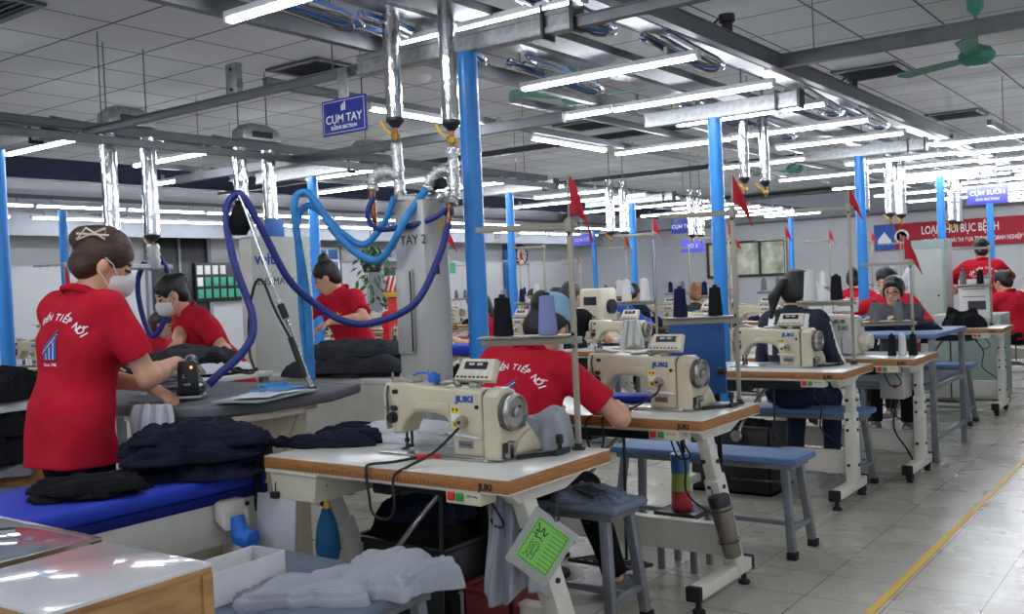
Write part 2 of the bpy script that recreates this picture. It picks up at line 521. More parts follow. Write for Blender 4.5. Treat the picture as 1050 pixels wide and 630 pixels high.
def bvh_of(o):
    return BVHTree.FromPolygons([v.co.copy() for v in o.data.vertices], [list(p.vertices) for p in o.data.polygons])
def wrap(mb, bvh, n, off=0.0025):
    """press flat shapes onto a surface along -n"""
    n = Vector(n).normalized(); last = None; keep = []
    for i, p in enumerate(mb.v):
        hit = bvh.ray_cast(p + n * 0.35, -n)
        if hit[0] is not None and (hit[0] - p).length < 0.3: mb.v[i] = hit[0] + n * off; keep.append(True)
        else: keep.append(False)
    z = [(f, m) for f, m in zip(mb.f, mb.m) if all(keep[i] for i in f)]
    mb.f = [a for a, _ in z]; mb.m = [b for _, b in z]
    return mb

# ---------------------------------------------------------------- the hall: floor, ceiling, walls
def struct(name, mb, mats, sharp=38):
    return tag(mb.build(name, mats, sharp=sharp), kind='structure')
struct('floor', MB().box((-3.5, 9.2, -0.05), (21.2, 26.2, 0.1)), 'floor')
struct('ceiling', MB().box((-3.5, 9.2, 3.20), (21.2, 26.2, 0.1)), 'ceiling')
wl = MB()
wl.box((-14.05, 9.2, 1.575), (0.1, 26.2, 3.15))
struct('wall_left', wl, 'wall_paint')
struct('wall_far', MB().box((-3.5, 22.25, 1.575), (21.2, 0.1, 3.15)), 'wall_paint')
struct('trim_1', MB().box((-10.95, 9.0, 2.86), (0.22, 26, 0.24)), 'beam_navy')
struct('trim_2', MB().box((-13.6, 9.0, 2.62), (0.7, 26, 0.12)).box((-13.2, 9, 2.42), (0.06, 26, 0.3)), 'wall_grey')
struct('trim_3', MB().box((-8.2, 21.6, 2.75), (11, 0.9, 0.5)), 'wall_grey')
# dark reflecting glass window with a frame
d = thing('window_2', None, None, (-13.99, 9.85, 0)); d['kind'] = 'structure'
MB().box((0.01, 0, 1.2), (0.04, 1.12, 2.4), 0, 0.004).build('flat_panel', 'window_dark', d)
MB().box((0.03, -0.58, 1.22), (0.08, 0.06, 2.44)).box((0.03, 0.58, 1.22), (0.08, 0.06, 2.44)).box((0.03, 0, 2.46), (0.08, 1.22, 0.06)).box((0.035, 0.0, 1.2), (0.05, 0.04, 2.4)).build('frame_bars', 'wall_grey', d)
d = thing('window_1', None, None, (-9.3, 22.18, 0)); d['kind'] = 'structure'
MB().box((0, 0, 1.7), (1.9, 0.03, 0.75)).build('window_pane', mat('window_glow', 'D8DCC8', 0.6, emit=0.15, var=0.6, vscale=2.2, hex2='3B4632'), d)
MB().box((0, -0.02, 2.1), (2.0, 0.06, 0.06)).box((0, -0.02, 1.3), (2.0, 0.06, 0.06)).box((-0.97, -0.02, 1.7), (0.06, 0.06, 0.8)).box((0.97, -0.02, 1.7), (0.06, 0.06, 0.8)).box((-0.3, -0.02, 1.7), (0.05, 0.06, 0.8)).box((0.35, -0.02, 1.7), (0.05, 0.06, 0.8)).build('window_frame', 'dark_steel', d)
yl = MB().box((-1.137, 10.5, 0.0015), (0.034, 19, 0.003))
tag(yl.build('floor_line', 'yellow_line'), 'yellow painted line along the tiled aisle floor', 'floor line', kind='structure')

# ---------------------------------------------------------------- blue posts and the steel grid they carry
POST_Y = [3.81, 6.67, 10.1, 13.5, 16.7]
def post(x, y, label, top=2.45, r=0.05, group=None):
    t = thing('support_post', label, 'post', (x, y, 0), 0, group)
    MB().lathe([(r, 0.012), (r, top)], 24).build('post_tube', 'blue_post', t)
    MB().box((0, 0, 0.006), (0.2, 0.2, 0.012), 0, 0.003).build('base_plate', 'blue_post', t)
    MB().lathe([(r + 0.004, 1.02), (r + 0.004, 1.035)], 24).build('joint_ring', 'blue_post', t)
    return t
near_names = ['thick blue support post nearest the camera, beside the stainless cabinet marked TAY', 'blue support post behind the blue board at the second machine',
              'blue support post behind the girl in glasses', 'blue support post in front of the red banner, left of its middle letters', 'blue support post in front of the red banner, farther right']
for y, nm in zip(POST_Y, near_names): post(-3.0, y, nm)
for y, nm in zip([3.6, 6.63, 9.87, 12.96, 16.2, 19.5], ['blue support post at the left edge of the photo beside the small red flag', 'blue support post behind the steam boiler with hoses looped past it',
        'blue support post just right of the round wall clock', 'blue support post behind the worker in the blue jacket', 'narrow blue support post deep in the hall right of the worker in blue', 'narrow blue support post by the far window']): post(-7.2, y, nm)
for y, nm in zip([6.5, 18.9, 21.7], ['blue support post against the white wall behind the standing woman in red', 'thin blue support post far back before the grey wall, left one', 'thin blue support post far back before the grey wall, right one']): post(-11.5, y, nm)

def c_beam(x0, x1, y, label, z=2.50, hh=0.1, w=0.07, m='galvanised', stub=True):
    t = thing('cross_beam', label, 'beam', ((x0 + x1) / 2, y, z))
    L = x1 - x0
    b = MB().box((0, 0, hh / 2), (L, w, 0.006)).box((0, 0, -hh / 2), (L, w, 0.006)).box((0, w / 2, 0), (L, 0.006, hh))
    b.box((0, -w / 2 + 0.003, hh / 2 - 0.012), (L, 0.006, 0.024)).box((0, -w / 2 + 0.003, -hh / 2 + 0.012), (L, 0.006, 0.024))
    b.box((0, -w / 2 + 0.012, 0), (L, 0.004, hh * 0.9))
    b.build('channel', m, t)
    if stub:
        MB().box((L / 2, 0, 0), (0.02, w + 0.03, hh + 0.03)).build('end_plate', 'dark_steel', t)
        MB().box((L / 2 - 0.16, 0, 0), (0.014, w + 0.03, hh + 0.05)).build('clamp', 'dark_steel', t)
    return t
bl = ['galvanised channel beam resting on the thick nearest blue post', 'galvanised channel beam on the post behind the blue board', 'galvanised channel beam on the post behind the girl in glasses',
      'galvanised channel beam on the post before the red banner, left', 'galvanised channel beam on the farthest post before the red banner']
for y, lb in zip(POST_Y, bl): c_beam(-3.72 if y < 4 else -3.55, -2.36, y, lb)
for y, lb in zip([3.6, 6.63, 9.87, 12.96], ['channel beam on the post at the left edge', 'channel beam over the steam boiler hoses', 'channel beam above the wall clock', 'channel beam above the worker in the blue jacket']):
    c_beam(-8.0, -6.5, y, lb, 2.5)

def rail(name, p0, p1, label, w=0.05, hh=0.05, m='rail_grey', cat='rail', hang=2.5):
    p0 = Vector(p0); p1 = Vector(p1); dv = p1 - p0; c = (p0 + p1) / 2
    t = thing(name, label, cat, c)
    sx = abs(dv.x) or w; sy = abs(dv.y) or w
    MB().box((0, 0, 0), (sx, sy, hh)).box((0, 0, hh / 2 - 0.003), (sx + (0.02 if dv.x == 0 else 0), sy + (0.02 if dv.y == 0 else 0), 0.006)).build('rail_bar', m, t)
    for i in range(2):
        q = (p0 + dv * (0.08 + 0.84 * i)) - c
        MB().cyl(q + Vector((0, 0, hh / 2)), Vector((q.x, q.y, 3.15 - c.z)), 0.004, n=6).build('hanger_rod', m, t)
    return t
rail('hanging_rail', (-6.4, 3.81, 2.49), (-3.72, 3.81, 2.49), 'long grey rail running left from the beam on the nearest blue post', 0.045, 0.045)
rail('hanging_rail', (-2.36, 3.81, 2.475), (1.5, 3.81, 2.475), 'grey rail running right from the beam end past the short lamp', 0.045, 0.05)
rail('hanging_rail', (-2.3, 5.9, 2.60), (1.5, 5.9, 2.60), 'dark grey rail crossing under the ceiling to the green fan', 0.06, 0.08)
rail('hanging_rail', (-6.4, 2.2, 2.53), (-6.4, 9.5, 2.53), 'upper of the two grey rails over the standing woman, with motor brackets', 0.06, 0.06)
rail('hanging_rail', (-6.28, 2.2, 2.43), (-6.28, 9.5, 2.43), 'lower of the two grey rails over the standing woman', 0.05, 0.05)
rail('hanging_rail', (-7.9, 5.6, 2.42), (-3.6, 5.6, 2.42), 'grey rail crossing behind the four polished drop ducts', 0.05, 0.07)
rail('hanging_rail', (-2.22, 0.5, 2.60), (-2.22, 20, 2.60), 'edge rail of the lamp rack on the aisle side', 0.05, 0.09)
rail('hanging_rail', (-3.62, 0.5, 2.60), (-3.62, 20, 2.60), 'edge rail of the lamp rack on the boiler side', 0.05, 0.08)
rail('cable_tray', (-2.92, 0.5, 2.62), (-2.92, 20, 2.62), 'dark flat cable tray along the middle of the lamp rack', 0.18, 0.04, 'cable_grey', 'cable tray')
rail('cable_tray', (-3.28, 0.5, 2.68), (-3.28, 20, 2.68), 'silvery cable tray beside the looped cables of the lamp rack', 0.12, 0.03, 'galvanised', 'cable tray')
rail('cable_tray', (-2.52, 0.5, 2.68), (-2.52, 20, 2.68), 'silvery cable tray on the aisle side of the looped cables', 0.12, 0.03, 'galvanised', 'cable tray')
rail('cable_tray', (-7.2, -2.0, 2.62), (-7.2, 20.2, 2.62), 'dark cable tray over the second lamp row', 0.25, 0.05, 'cable_grey', 'cable tray')
rail('hanging_rail', (-4.6, 3.9, 2.57), (-4.6, 14, 2.57), 'thin rail carrying the two lengthwise lamps', 0.04, 0.05)
rail('hanging_rail', (-11.2, 8.6, 2.75), (-3.7, 8.6, 2.75), 'dark pipe under the ceiling behind the faint fan', 0.06, 0.06, 'dark_steel')
rail('hanging_rail', (-11.2, 12.0, 2.75), (-3.7, 12.0, 2.75), 'dark pipe under the ceiling deep in the hall', 0.06, 0.06, 'dark_steel')

for x, y0, y1, z, lb in [(-8.45, 5.5, 20, 2.62, 'thin rail above the far tube lights of the middle rack'), (-11.6, 4.5, 20.9, 2.62, 'thin rail above the nearer strip of wall lights'), (-12.75, 4.8, 21.3, 2.58, 'thin rail above the farther strip of wall lights'),
                         (-1.78, 10.0, 19, 2.62, 'thin rail above the far tube lights at the right edge'), (-4.1, 5.7, 19.2, 2.62, 'thin rail above the lamps beyond the faint green fan'), (0.4, -1.2, 6, 2.62, 'thin rail above lamps outside the frame, nearer'), (1.8, -0.2, 7, 2.62, 'thin rail above lamps outside the frame, farther')]:
    rail('hanging_rail', (x, y0, z), (x, y1, z), lb, 0.04, 0.05)

# looped cables hanging under the lamp rack
def cable_loop(x, y, w, L, label):
    t = thing('cable_loop', label, 'cable', (x, y, 2.60))
    for k, (mm, dz) in enumerate((('chrome', 0), ('cable_blue', 0.018), ('galvanised', 0.03), ('cable_grey', -0.012))):
        ww = w / 2 - 0.012 * k; pts = [(-ww, -L, dz + 0.03), (-ww, -L * 0.4, dz), (-ww, 0, dz - 0.02), (-ww * 0.6, ww * 1.2, dz - 0.03), (0, ww * 1.7, dz - 0.03), (ww * 0.6, ww * 1.2, dz - 0.03), (ww, 0, dz - 0.02), (ww, -L * 0.4, dz), (ww, -L, dz + 0.03)]
        MB().tube(spl(pts, 6), 0.009, 8).build('cable', mm, t)
    return t
for i, (x, y, w, L, lb) in enumerate([(-3.42, 4.35, 0.17, 0.9, 'looped cables hanging behind the nearest blue post'), (-2.55, 4.3, 0.17, 0.75, 'looped cables above the lamp beside the beam end'),
        (-3.4, 5.6, 0.17, 0.8, 'looped cables between the lamps left of the second blue post'), (-2.52, 5.55, 0.17, 0.7, 'looped cables close to the aisle edge of the rack'),
        (-3.3, 7.7, 0.18, 0.8, 'looped cables behind the pair of short polished ducts'), (-2.55, 7.9, 0.18, 0.8, 'looped cables right of the pair of short polished ducts'),
        (-3.3, 8.9, 0.18, 0.8, 'looped cables over the T-shirted workers behind the ducts'), (-2.5, 9.0, 0.18, 0.8, 'looped cables over the overlock machine row'),
        (-3.35, 3.3, 0.17, 0.8, 'looped cables between the two tall polished ducts'), (-6.9, 4.6, 0.2, 0.8, 'looped cables over the left lamp row'), (-6.9, 6.0, 0.2, 0.8, 'looped cables over the left lamp row, farther in')]):
    cable_loop(x, y, w, L, lb)

# ---------------------------------------------------------------- lamps
def make_lamp():
    t = thing('tube_light', 'lamp', 'light')
    MB().box((0, 0, 0.035), (1.2, 0.044, 0.03), 0, 0.004).box((0.59, 0, 0.024), (0.02, 0.046, 0.05), 0, 0.004).box((-0.59, 0, 0.024), (0.02, 0.046, 0.05), 0, 0.004).build('lamp_housing', 'lamp_body', t)
    MB().box((0, 0, 0.008), (1.16, 0.030, 0.024), 0, 0.010, seg=3).build('lit_tube', 'tube_white', t)
    for s in (-1, 1): MB().box((s * 0.4, 0, 0.07), (0.02, 0.03, 0.05)).build('clip', 'galvanised', t)
    return t
LAMP = make_lamp(); LAMP_USED = []
def lamp(x, y, label, z=2.5, rz=0.0, group=None):
    if not LAMP_USED:
        LAMP_USED.append(1); LAMP.location = (x, y, z); LAMP.rotation_euler = (0, 0, rz); LAMP['label'] = label
        if group: LAMP['group'] = group
        return LAMP
    return dup(LAMP, (x, y, z), rz, label, group)
near = {5.0: 'long lit tube light right of the nearest blue post, lowest ceiling lamp there', 6.1: 'lit tube light over the second blue post', 7.1: 'lit tube light behind the second blue post crossing the polished ducts',
        8.15: 'lit tube light behind the pair of short polished ducts', 9.2: 'lit tube light on the beam before the third blue post', 2.79: 'lit tube light at the top edge left of the tall ducts', 3.83: 'short visible end of a lit tube light by the galvanised beam end'}
y = 2.79
for y in [2.79, 3.83, 5.0, 6.1, 7.1, 8.15, 9.2]: lamp(-2.92, y, near[y], 2.56 if y == 3.83 else 2.5)
GF = 'far tube lights of the right lamp rack'
for k in range(11): lamp(-2.92, 10.25 + 1.05 * k, 'lit tube light in the dense far rows before the red banner', 2.5, 0, GF)
for k, y in enumerate([10.4, 11.5, 12.6, 13.7, 15, 16.2, 17.4, 18.6]):
    lamp(-1.78, y, 'lit tube light running off the right edge below the green fan' if k == 0 else 'lit tube light in the far rows at the right edge', 2.5, 0, None if k == 0 else 'far tube lights at the right edge')
lamp(-4.1, 6.08, 'lit tube light just right of the nearest blue post, left neighbour in its row')
for k in range(6): lamp(-4.12, 8.2 + 2.1 * k, 'lit tube light in the far rows beyond the faint green fan', 2.5, 0, 'far tube lights beyond the faint fan')
lamp(-4.57, 5.33, 'lengthwise lit tube light behind the tall polished ducts', 2.5, math.pi / 2)
lamp(-4.64, 7.3, 'lengthwise lit tube light hanging alone right of the nearest post', 2.5, math.pi / 2)
for (x, y, lb) in [(-7.22, 3.98, 'lit tube light at the left edge under the ceiling rails'), (-7.26, 5.13, 'lit tube light behind the second polished duct from the left'), (-8.45, 6.1, 'lit tube light lowest of the three behind the left ducts'),
                   (-7.25, 6.1, 'lit tube light behind the third and fourth ducts from the left'), (-7.25, 7.15, 'lit tube light left of the sleeve section sign, under the rail')]: lamp(x, y, lb)
for k in range(12):
    lamp(-7.25, 8.2 + 1.05 * k, 'lit tube light in the far middle rows above the sewing lines', 2.5, 0, 'far tube lights of the middle rack')
    if k % 2 == 0: lamp(-8.45, 8.2 + 1.05 * k, 'lit tube light in the far middle rows above the sewing lines', 2.5, 0, 'far tube lights of the middle rack')
for k in range(13):
    lamp(-11.6, 5.6 + 1.22 * k, 'lit tube light in the nearer of two continuous strips along the left wall', 2.5, math.pi / 2, 'near strip of wall lights')
    lamp(-12.75, 5.9 + 1.22 * k + (0.25 if k % 3 else 0), 'lit tube light in the farther of two continuous strips along the left wall', 2.46, math.pi / 2, 'far strip of wall lights')
# lamp rows continued behind the camera; unseen rows added at right for floor light
for k in range(5):
    lamp(-2.92, 1.65 - 1.1 * k, 'unseen tube light added to light the floor from the right', 2.5, 0, 'lamps outside the frame')
    lamp(-7.25, 2.7 - 1.1 * k, 'unseen tube light added to light the floor from the right', 2.5, 0, 'lamps outside the frame')
    lamp(1.8, 6.5 - 1.6 * k, 'unseen tube light added to light the floor from the right', 2.5, 0, 'lamps outside the frame')
    lamp(0.4, 5.5 - 1.6 * k, 'unseen tube light added to light the floor from the right', 2.5, 0, 'lamps outside the frame')

# ---------------------------------------------------------------- ceiling items
def vent(x, y, label):
    t = thing('ceiling_vent', label, 'vent', (x, y, 3.15))
    MB().box((0, 0, -0.006), (0.52, 0.52, 0.01)).build('vent_back', 'black', t)
    f = MB()
    for s in (-1, 1): f.box((0, s * 0.275, -0.012), (0.6, 0.05, 0.02)); f.box((s * 0.275, 0, -0.012), (0.05, 0.5, 0.02))
    f.build('vent_frame', 'vent_grey', t)
    g = MB()
    for k in range(9): g.box((0, -0.22 + 0.055 * k, -0.014), (0.5, 0.03, 0.004), 0, 0, R3(25, 0, 0))
    g.build('louvre', 'vent_grey', t)
for x, y, lb in [(-6.0, 5.65, 'dark ceiling vent left of the sleeve section sign'), (-2.65, 9.45, 'dark ceiling vent left of the green fan'), (-2.65, 12.9, 'dark ceiling vent far back above the right lamp rows'), (-6.05, 9.9, 'dark ceiling vent beyond the faint green fan'), (-6.1, 2.95, 'dark ceiling vent at the top left corner')]: vent(x, y, lb)
sm = thing('smoke_detector', 'small round white smoke detector on the ceiling between tall ducts and post', 'smoke detector', (-5.6, 6.5, 3.15))
MB().lathe([(0.06, 0), (0.06, -0.02), (0.045, -0.04), (0.03, -0.055), (0.0, -0.055)][::-1], 20).build('detector_body', 'lamp_body', sm)
def fan(x, y, z, rot, label):
    t = thing('ceiling_fan', label, 'fan', (x, y, z), rot)
    MB().cyl((0, 0, 0.05), (0, 0, 3.15 - z), 0.013).lathe([(0.0, 3.15 - z), (0.06, 3.15 - z), (0.055, 3.07 - z), (0.02, 3.03 - z)]).build('down_rod', 'fan_green', t)
    MB().lathe([(0, -0.06), (0.07, -0.055), (0.115, -0.02), (0.12, 0.02), (0.09, 0.06), (0.03, 0.085), (0, 0.085)], 28).build('motor_housing', 'fan_green', t)
    for k in range(3):
        a = 2 * math.pi * k / 3
        poly = [(0.1, -0.03), (0.2, -0.06), (0.62, -0.075), (0.66, 0.0), (0.62, 0.06), (0.2, 0.045), (0.1, 0.03)]
        b = MB().prism(poly, 'z', -0.004, 0.004, 0, 0.002, 1); T = Matrix.Rotation(a, 4, 'Z') @ Matrix.Rotation(math.radians(9), 4, 'X'); b.v = [T @ v for v in b.v]
        b.build('fan_blade', 'fan_green', t)
    return t
fan(-1.39, 7.45, 2.74, 0.62, 'green ceiling fan at the top right')
fan(-4.32, 6.9, 2.82, 0.2, 'faint green ceiling fan right of the nearest blue post')
fan(-9.5, 7.6, 2.75, 0.5, 'green ceiling fan partly behind the left polished ducts')
fan(-4.9, 13.5, 2.75, 0.9, 'small green ceiling fan far back between the lamp rows')

def hang_sign(x, y, z, w, h, lines, label, m='sign_blue', border=True, drop=0.12):
    t = thing('hanging_sign', label, 'sign', (x, y, z))
    MB().box((0, 0, 0), (w, 0.012, h), 0, 0.002).build('sign_board', m, t)
    if border:
        b = MB(); e = 0.012; q = 0.0025
        for s in (-1, 1): b.box((0, -0.0065, s * (h / 2 - e)), (w - 2 * e, 0.001, q)); b.box((s * (w / 2 - e), -0.0065, 0), (q, 0.001, h - 2 * e))
        b.build('sign_border', 'print_white', t)
    tx = MB()
    for s, size, dz in lines: tx.text(s, size, frame((0, -0.0075, dz), (1, 0, 0), (0, 0, 1)), 0, 0.0006, 'CENTER', 0.0006)
    tx.build('lettering', 'print_white', t)
    if not border: drop = 3.15 - z - h / 2
    MB().box((0.0, 0.0, h / 2 + drop / 2 - 0.01), (0.07 if border else 0.02, 0.01, drop + 0.02), 0, 0.001).build('bracket', 'galvanised', t)
    return t
hs = hang_sign(-3.80, 3.75, 2.245, 0.33, 0.19, [('CỤM TAY', 0.062, -0.032), ('SLEEVE SECTION', 0.026, -0.066)], 'blue hanging sign reading CUM TAY sleeve section', drop=0.16)
lg = MB()
for k in range(3): lg.box((-0.012 + 0.012 * k, -0.0075, 0.045 + 0.004 * k), (0.008, 0.001, 0.03 + 0.008 * k))
lg.build('logo', 'print_white', hs)
MB().box((0, 0, 0), (0.1, 0.012, 0.17), 0, 0.002).box((-0.043, 0.02, 0), (0.01, 0.04, 0.17)).box((0.043, 0.02, 0), (0.01, 0.04, 0.17))
pb = thing('bracket_plate', 'galvanised bracket standing on the rail left of the sleeve section sign', 'bracket', (-4.78, 3.80, 2.6))
MB().box((0, 0, 0), (0.1, 0.008, 0.19), 0, 0.002).box((-0.046, 0.02, 0), (0.008, 0.04, 0.19)).box((0.046, 0.02, 0), (0.008, 0.04, 0.19)).build('plate', 'galvanised', pb)
MB().cyl((0.0, -0.004, 0.06), (0, -0.012, 0.06), 0.01, n=8).cyl((0.0, -0.004, -0.06), (0, -0.012, -0.06), 0.01, n=8).build('bolt', 'dark_steel', pb)
for x, y, z, w, h, lb in [(-11.0, 9.3, 2.18, 0.42, 0.22, 'small blue sign hanging left of the steam boiler'), (-11.0, 17.6, 2.2, 0.5, 0.24, 'small blue sign hanging above the wall clock'), (-3.0, 8.9, 2.24, 0.5, 0.0, ''), ]:
    if h: hang_sign(x, y, z, w, h, [('CỤM CỔ', 0.09, -0.03)], lb, 'sign_violet', False, 0.3)
hang_sign(-2.83, 15.6, 2.32, 0.55, 0.26, [('CỤM SƯỜN', 0.09, 0.0), ('SIDE SECTION', 0.05, -0.08)], 'violet blue hanging sign above the red banner', 'sign_violet', False, 0.2)
hang_sign(-7.6, 15.5, 2.2, 0.5, 0.24, [('CỤM THÂN', 0.09, -0.03)], 'upper small blue sign beside the second blue post', 'sign_blue', False, 0.3)
hang_sign(-7.6, 15.8, 1.86, 0.45, 0.22, [('TỔ 3', 0.09, -0.03)], 'lower small bright sign beside the second blue post', 'sign_violet', False, 0.3)

for x, y, lb in [(-6.36, 4.12, 'grey folded bracket on the rails above the two leftmost silver ducts'), (-6.36, 5.28, 'grey folded bracket on the rails above the third and fourth silver ducts'), (-6.36, 6.6, 'grey folded bracket on the rails behind the sleeve section sign')]:
    t = thing('rail_bracket', lb, 'bracket', (x, y, 2.56))
    MB().prism([(-0.2, 0.0), (0.2, 0.0), (0.16, 0.09), (0.05, 0.13), (-0.12, 0.13), (-0.19, 0.08)], 'x', -0.07, 0.07, 0, 0.006).build('bracket_shell', 'galvanised', t)
    MB().box((0.0, 0.0, 0.045), (0.15, 0.2, 0.05)).build('bracket_shade', 'dark_steel', t)  # solid dark block coloured like the shaded hollow of the bracket
for x, y, lb in [(-2.22, 5.15, 'small black cable gland on the rack edge above the long lamp'), (-2.22, 7.4, 'small black cable gland on the rack edge by the short ducts'), (-2.36, 3.98, 'small black cable gland above the short visible lamp')]:
    t = thing('cable_gland', lb, 'cable gland', (x, y, 2.645))
    MB().lathe([(0.0, 0.0), (0.03, 0.0), (0.03, 0.05), (0.045, 0.06), (0.045, 0.10), (0.0, 0.105)], 16).build('gland_body', 'black', t)
    MB().tube(spl([(0, 0, 0.08), (-0.05, 0.03, 0.10), (-0.15, 0.05, 0.04)], 5), 0.008, 6).build('gland_cable', 'black', t)

# ---------------------------------------------------------------- polished drop ducts
def duct(x, y, z0, label, r=0.042, top=2.62, tail=True, group=None):
    t = thing('drop_duct', label, 'duct', (x, y, z0), 0, group)
    prof = []; n = 14; L = top - z0
    for i in range(n + 1): prof.append((r * (1 + 0.03 * math.sin(i * 2.3)), L * i / n))
    MB().lathe(prof, 20).build('duct_pipe', 'duct', t, sharp=80)
    MB().lathe([(0.016, -0.03), (r * 1.02, 0.0), (r * 1.08, 0.005), (r * 1.02, 0.02)], 20).build('end_cone', 'dark_steel', t)
    if top < 3: MB().box((0, 0, (L + 3.15 - z0) / 2), (0.012, 0.004, 3.15 - z0 - L)).build('hanger_strap', 'rail_grey', t)
    if tail:
        MB().cyl((0, 0, -0.11), (0, 0, -0.02), 0.012).build('brass_pipe', 'copper', t)
        MB().box((0, 0, -0.075), (0.04, 0.03, 0.03), 0, 0.006).build('valve_body', 'brass', t)
        MB().tube([(-0.01, -0.02, -0.06), (-0.05, -0.025, -0.03), (-0.075, -0.025, 0.01)], 0.008, 8).build('valve_lever', 'valve_yellow', t)
    return t
duct(-3.30, 3.60, 2.13, 'tall polished drop duct left of the nearest blue post, left of the pair', 0.043, 3.15)
duct(-2.945, 3.60, 2.07, 'tall polished drop duct against the nearest blue post, right of the pair', 0.043, 3.15)
for x, y, z, lb in [(-6.4, 3.98, 1.8, 'leftmost crinkled silver duct above the standing woman'), (-6.4, 4.3, 1.77, 'second crinkled silver duct above the standing woman'), (-6.4, 5.13, 1.95, 'third crinkled silver duct behind the black balancer bag'), (-6.4, 5.42, 1.92, 'fourth crinkled silver duct above the steam boiler')]: duct(x, y, z, lb, 0.055, 2.5)
for x, y, lb in [(-3.1, 7.42, 'short crinkled duct right of the second blue post, left of its pair'), (-3.1, 7.85, 'short crinkled duct right of the second blue post, right of its pair')]: duct(x, y, 2.06, lb, 0.04, 2.62)
for x, y, lb in [(-3.1, 10.55, 'silver duct beside the third blue post'), (-3.1, 11.55, 'silver duct right of the third blue post, left of its pair'), (-3.1, 12.0, 'silver duct right of the third blue post, right of its pair'), (-3.1, 14.6, 'silver duct right of the fourth blue post, left of its pair'), (-3.1, 15.0, 'silver duct right of the fourth blue post, right of its pair'),
                 (-6.4, 10.95, 'silver duct above the light-blue cap, left of its pair'), (-6.4, 11.3, 'silver duct above the light-blue cap, right of its pair'), (-6.4, 13.3, 'silver duct left of the second blue post, left of its pair'), (-6.4, 13.6, 'silver duct left of the second blue post, right of its pair')]: duct(x, y, 1.92, lb, 0.055, 2.6)

# ---------------------------------------------------------------- sewing tables
def make_leg(t, x, slant, casters, wood=False):
    lm = 'pole_paint' if wood else 'white_paint'
    yt, yb = (-0.12, 0.14) if slant else (0.02, 0.02)
    if not slant: yt = yb = 0.08
    def at(z): k = (0.7 - z) / 0.62; return yt + (yb - yt) * k
    ang = math.degrees(math.atan2(yb - yt, 0.62))
    L = MB()
    zl, zu = 0.09, 0.50
    L.box((x, at((zl + zu) / 2), (zl + zu) / 2), (0.062, 0.075, (zu - zl) / math.cos(math.radians(ang))), 0, 0.004, R3(ang, 0, 0))
    L.box((x, at(0.6), 0.6), (0.048, 0.06, 0.2 / math.cos(math.radians(ang))), 0, 0.004, R3(ang, 0, 0))
    L.prism([(-0.2, 0.72), (0.2, 0.72), (0.2, 0.7), (0.09, 0.665), (-0.16, 0.665), (-0.2, 0.7)], 'x', x - 0.022, x + 0.022, 0, 0.003)
    leg = L.build('leg', lm, t)
    b = MB(); s = 1 if x > 0 else -1
    for z in (0.57, 0.46, 0.40, 0.2): b.cyl((x + s * 0.03, at(z), z), (x + s * 0.038, at(z), z), 0.009, n=10); b.cyl((x - 0.012, at(z) - 0.036, z), (x - 0.012, at(z) - 0.043, z), 0.009, n=10)
    b.build('leg_bolt', 'dark_steel', leg)
    MB().box((x, 0.0, 0.085), (0.055, 0.50, 0.05), 0, 0.003).build('foot_bar', lm, leg)
    for yy in (-0.255, 0.255):
        MB().box((x, yy, 0.085), (0.062, 0.03, 0.06), 0, 0.006).build('end_cap', 'black_rubber', leg)
        if casters:
            w = MB().box((x, yy * 0.82, 0.068), (0.03, 0.04, 0.02)).cyl((x - 0.014, yy * 0.82 + 0.012, 0.03), (x + 0.014, yy * 0.82 + 0.012, 0.03), 0.03, n=18)
            w.box((x - 0.018, yy * 0.82 + 0.006, 0.045), (0.004, 0.03, 0.045)).box((x + 0.018, yy * 0.82 + 0.006, 0.045), (0.004, 0.03, 0.045))
            w.build('caster', 'black_rubber', leg)
            MB().cyl((x - 0.016, yy * 0.82 + 0.012, 0.03), (x + 0.016, yy * 0.82 + 0.012, 0.03), 0.016, n=14).build('caster_hub', 'steel', leg)
        else:
            MB().lathe([(0.0, 0), (0.024, 0), (0.026, 0.012), (0.012, 0.022), (0.008, 0.065)], 14, 0, Matrix.Translation((x, yy * 0.86, 0))).build('levelling_foot', 'black_rubber', leg)
    return leg

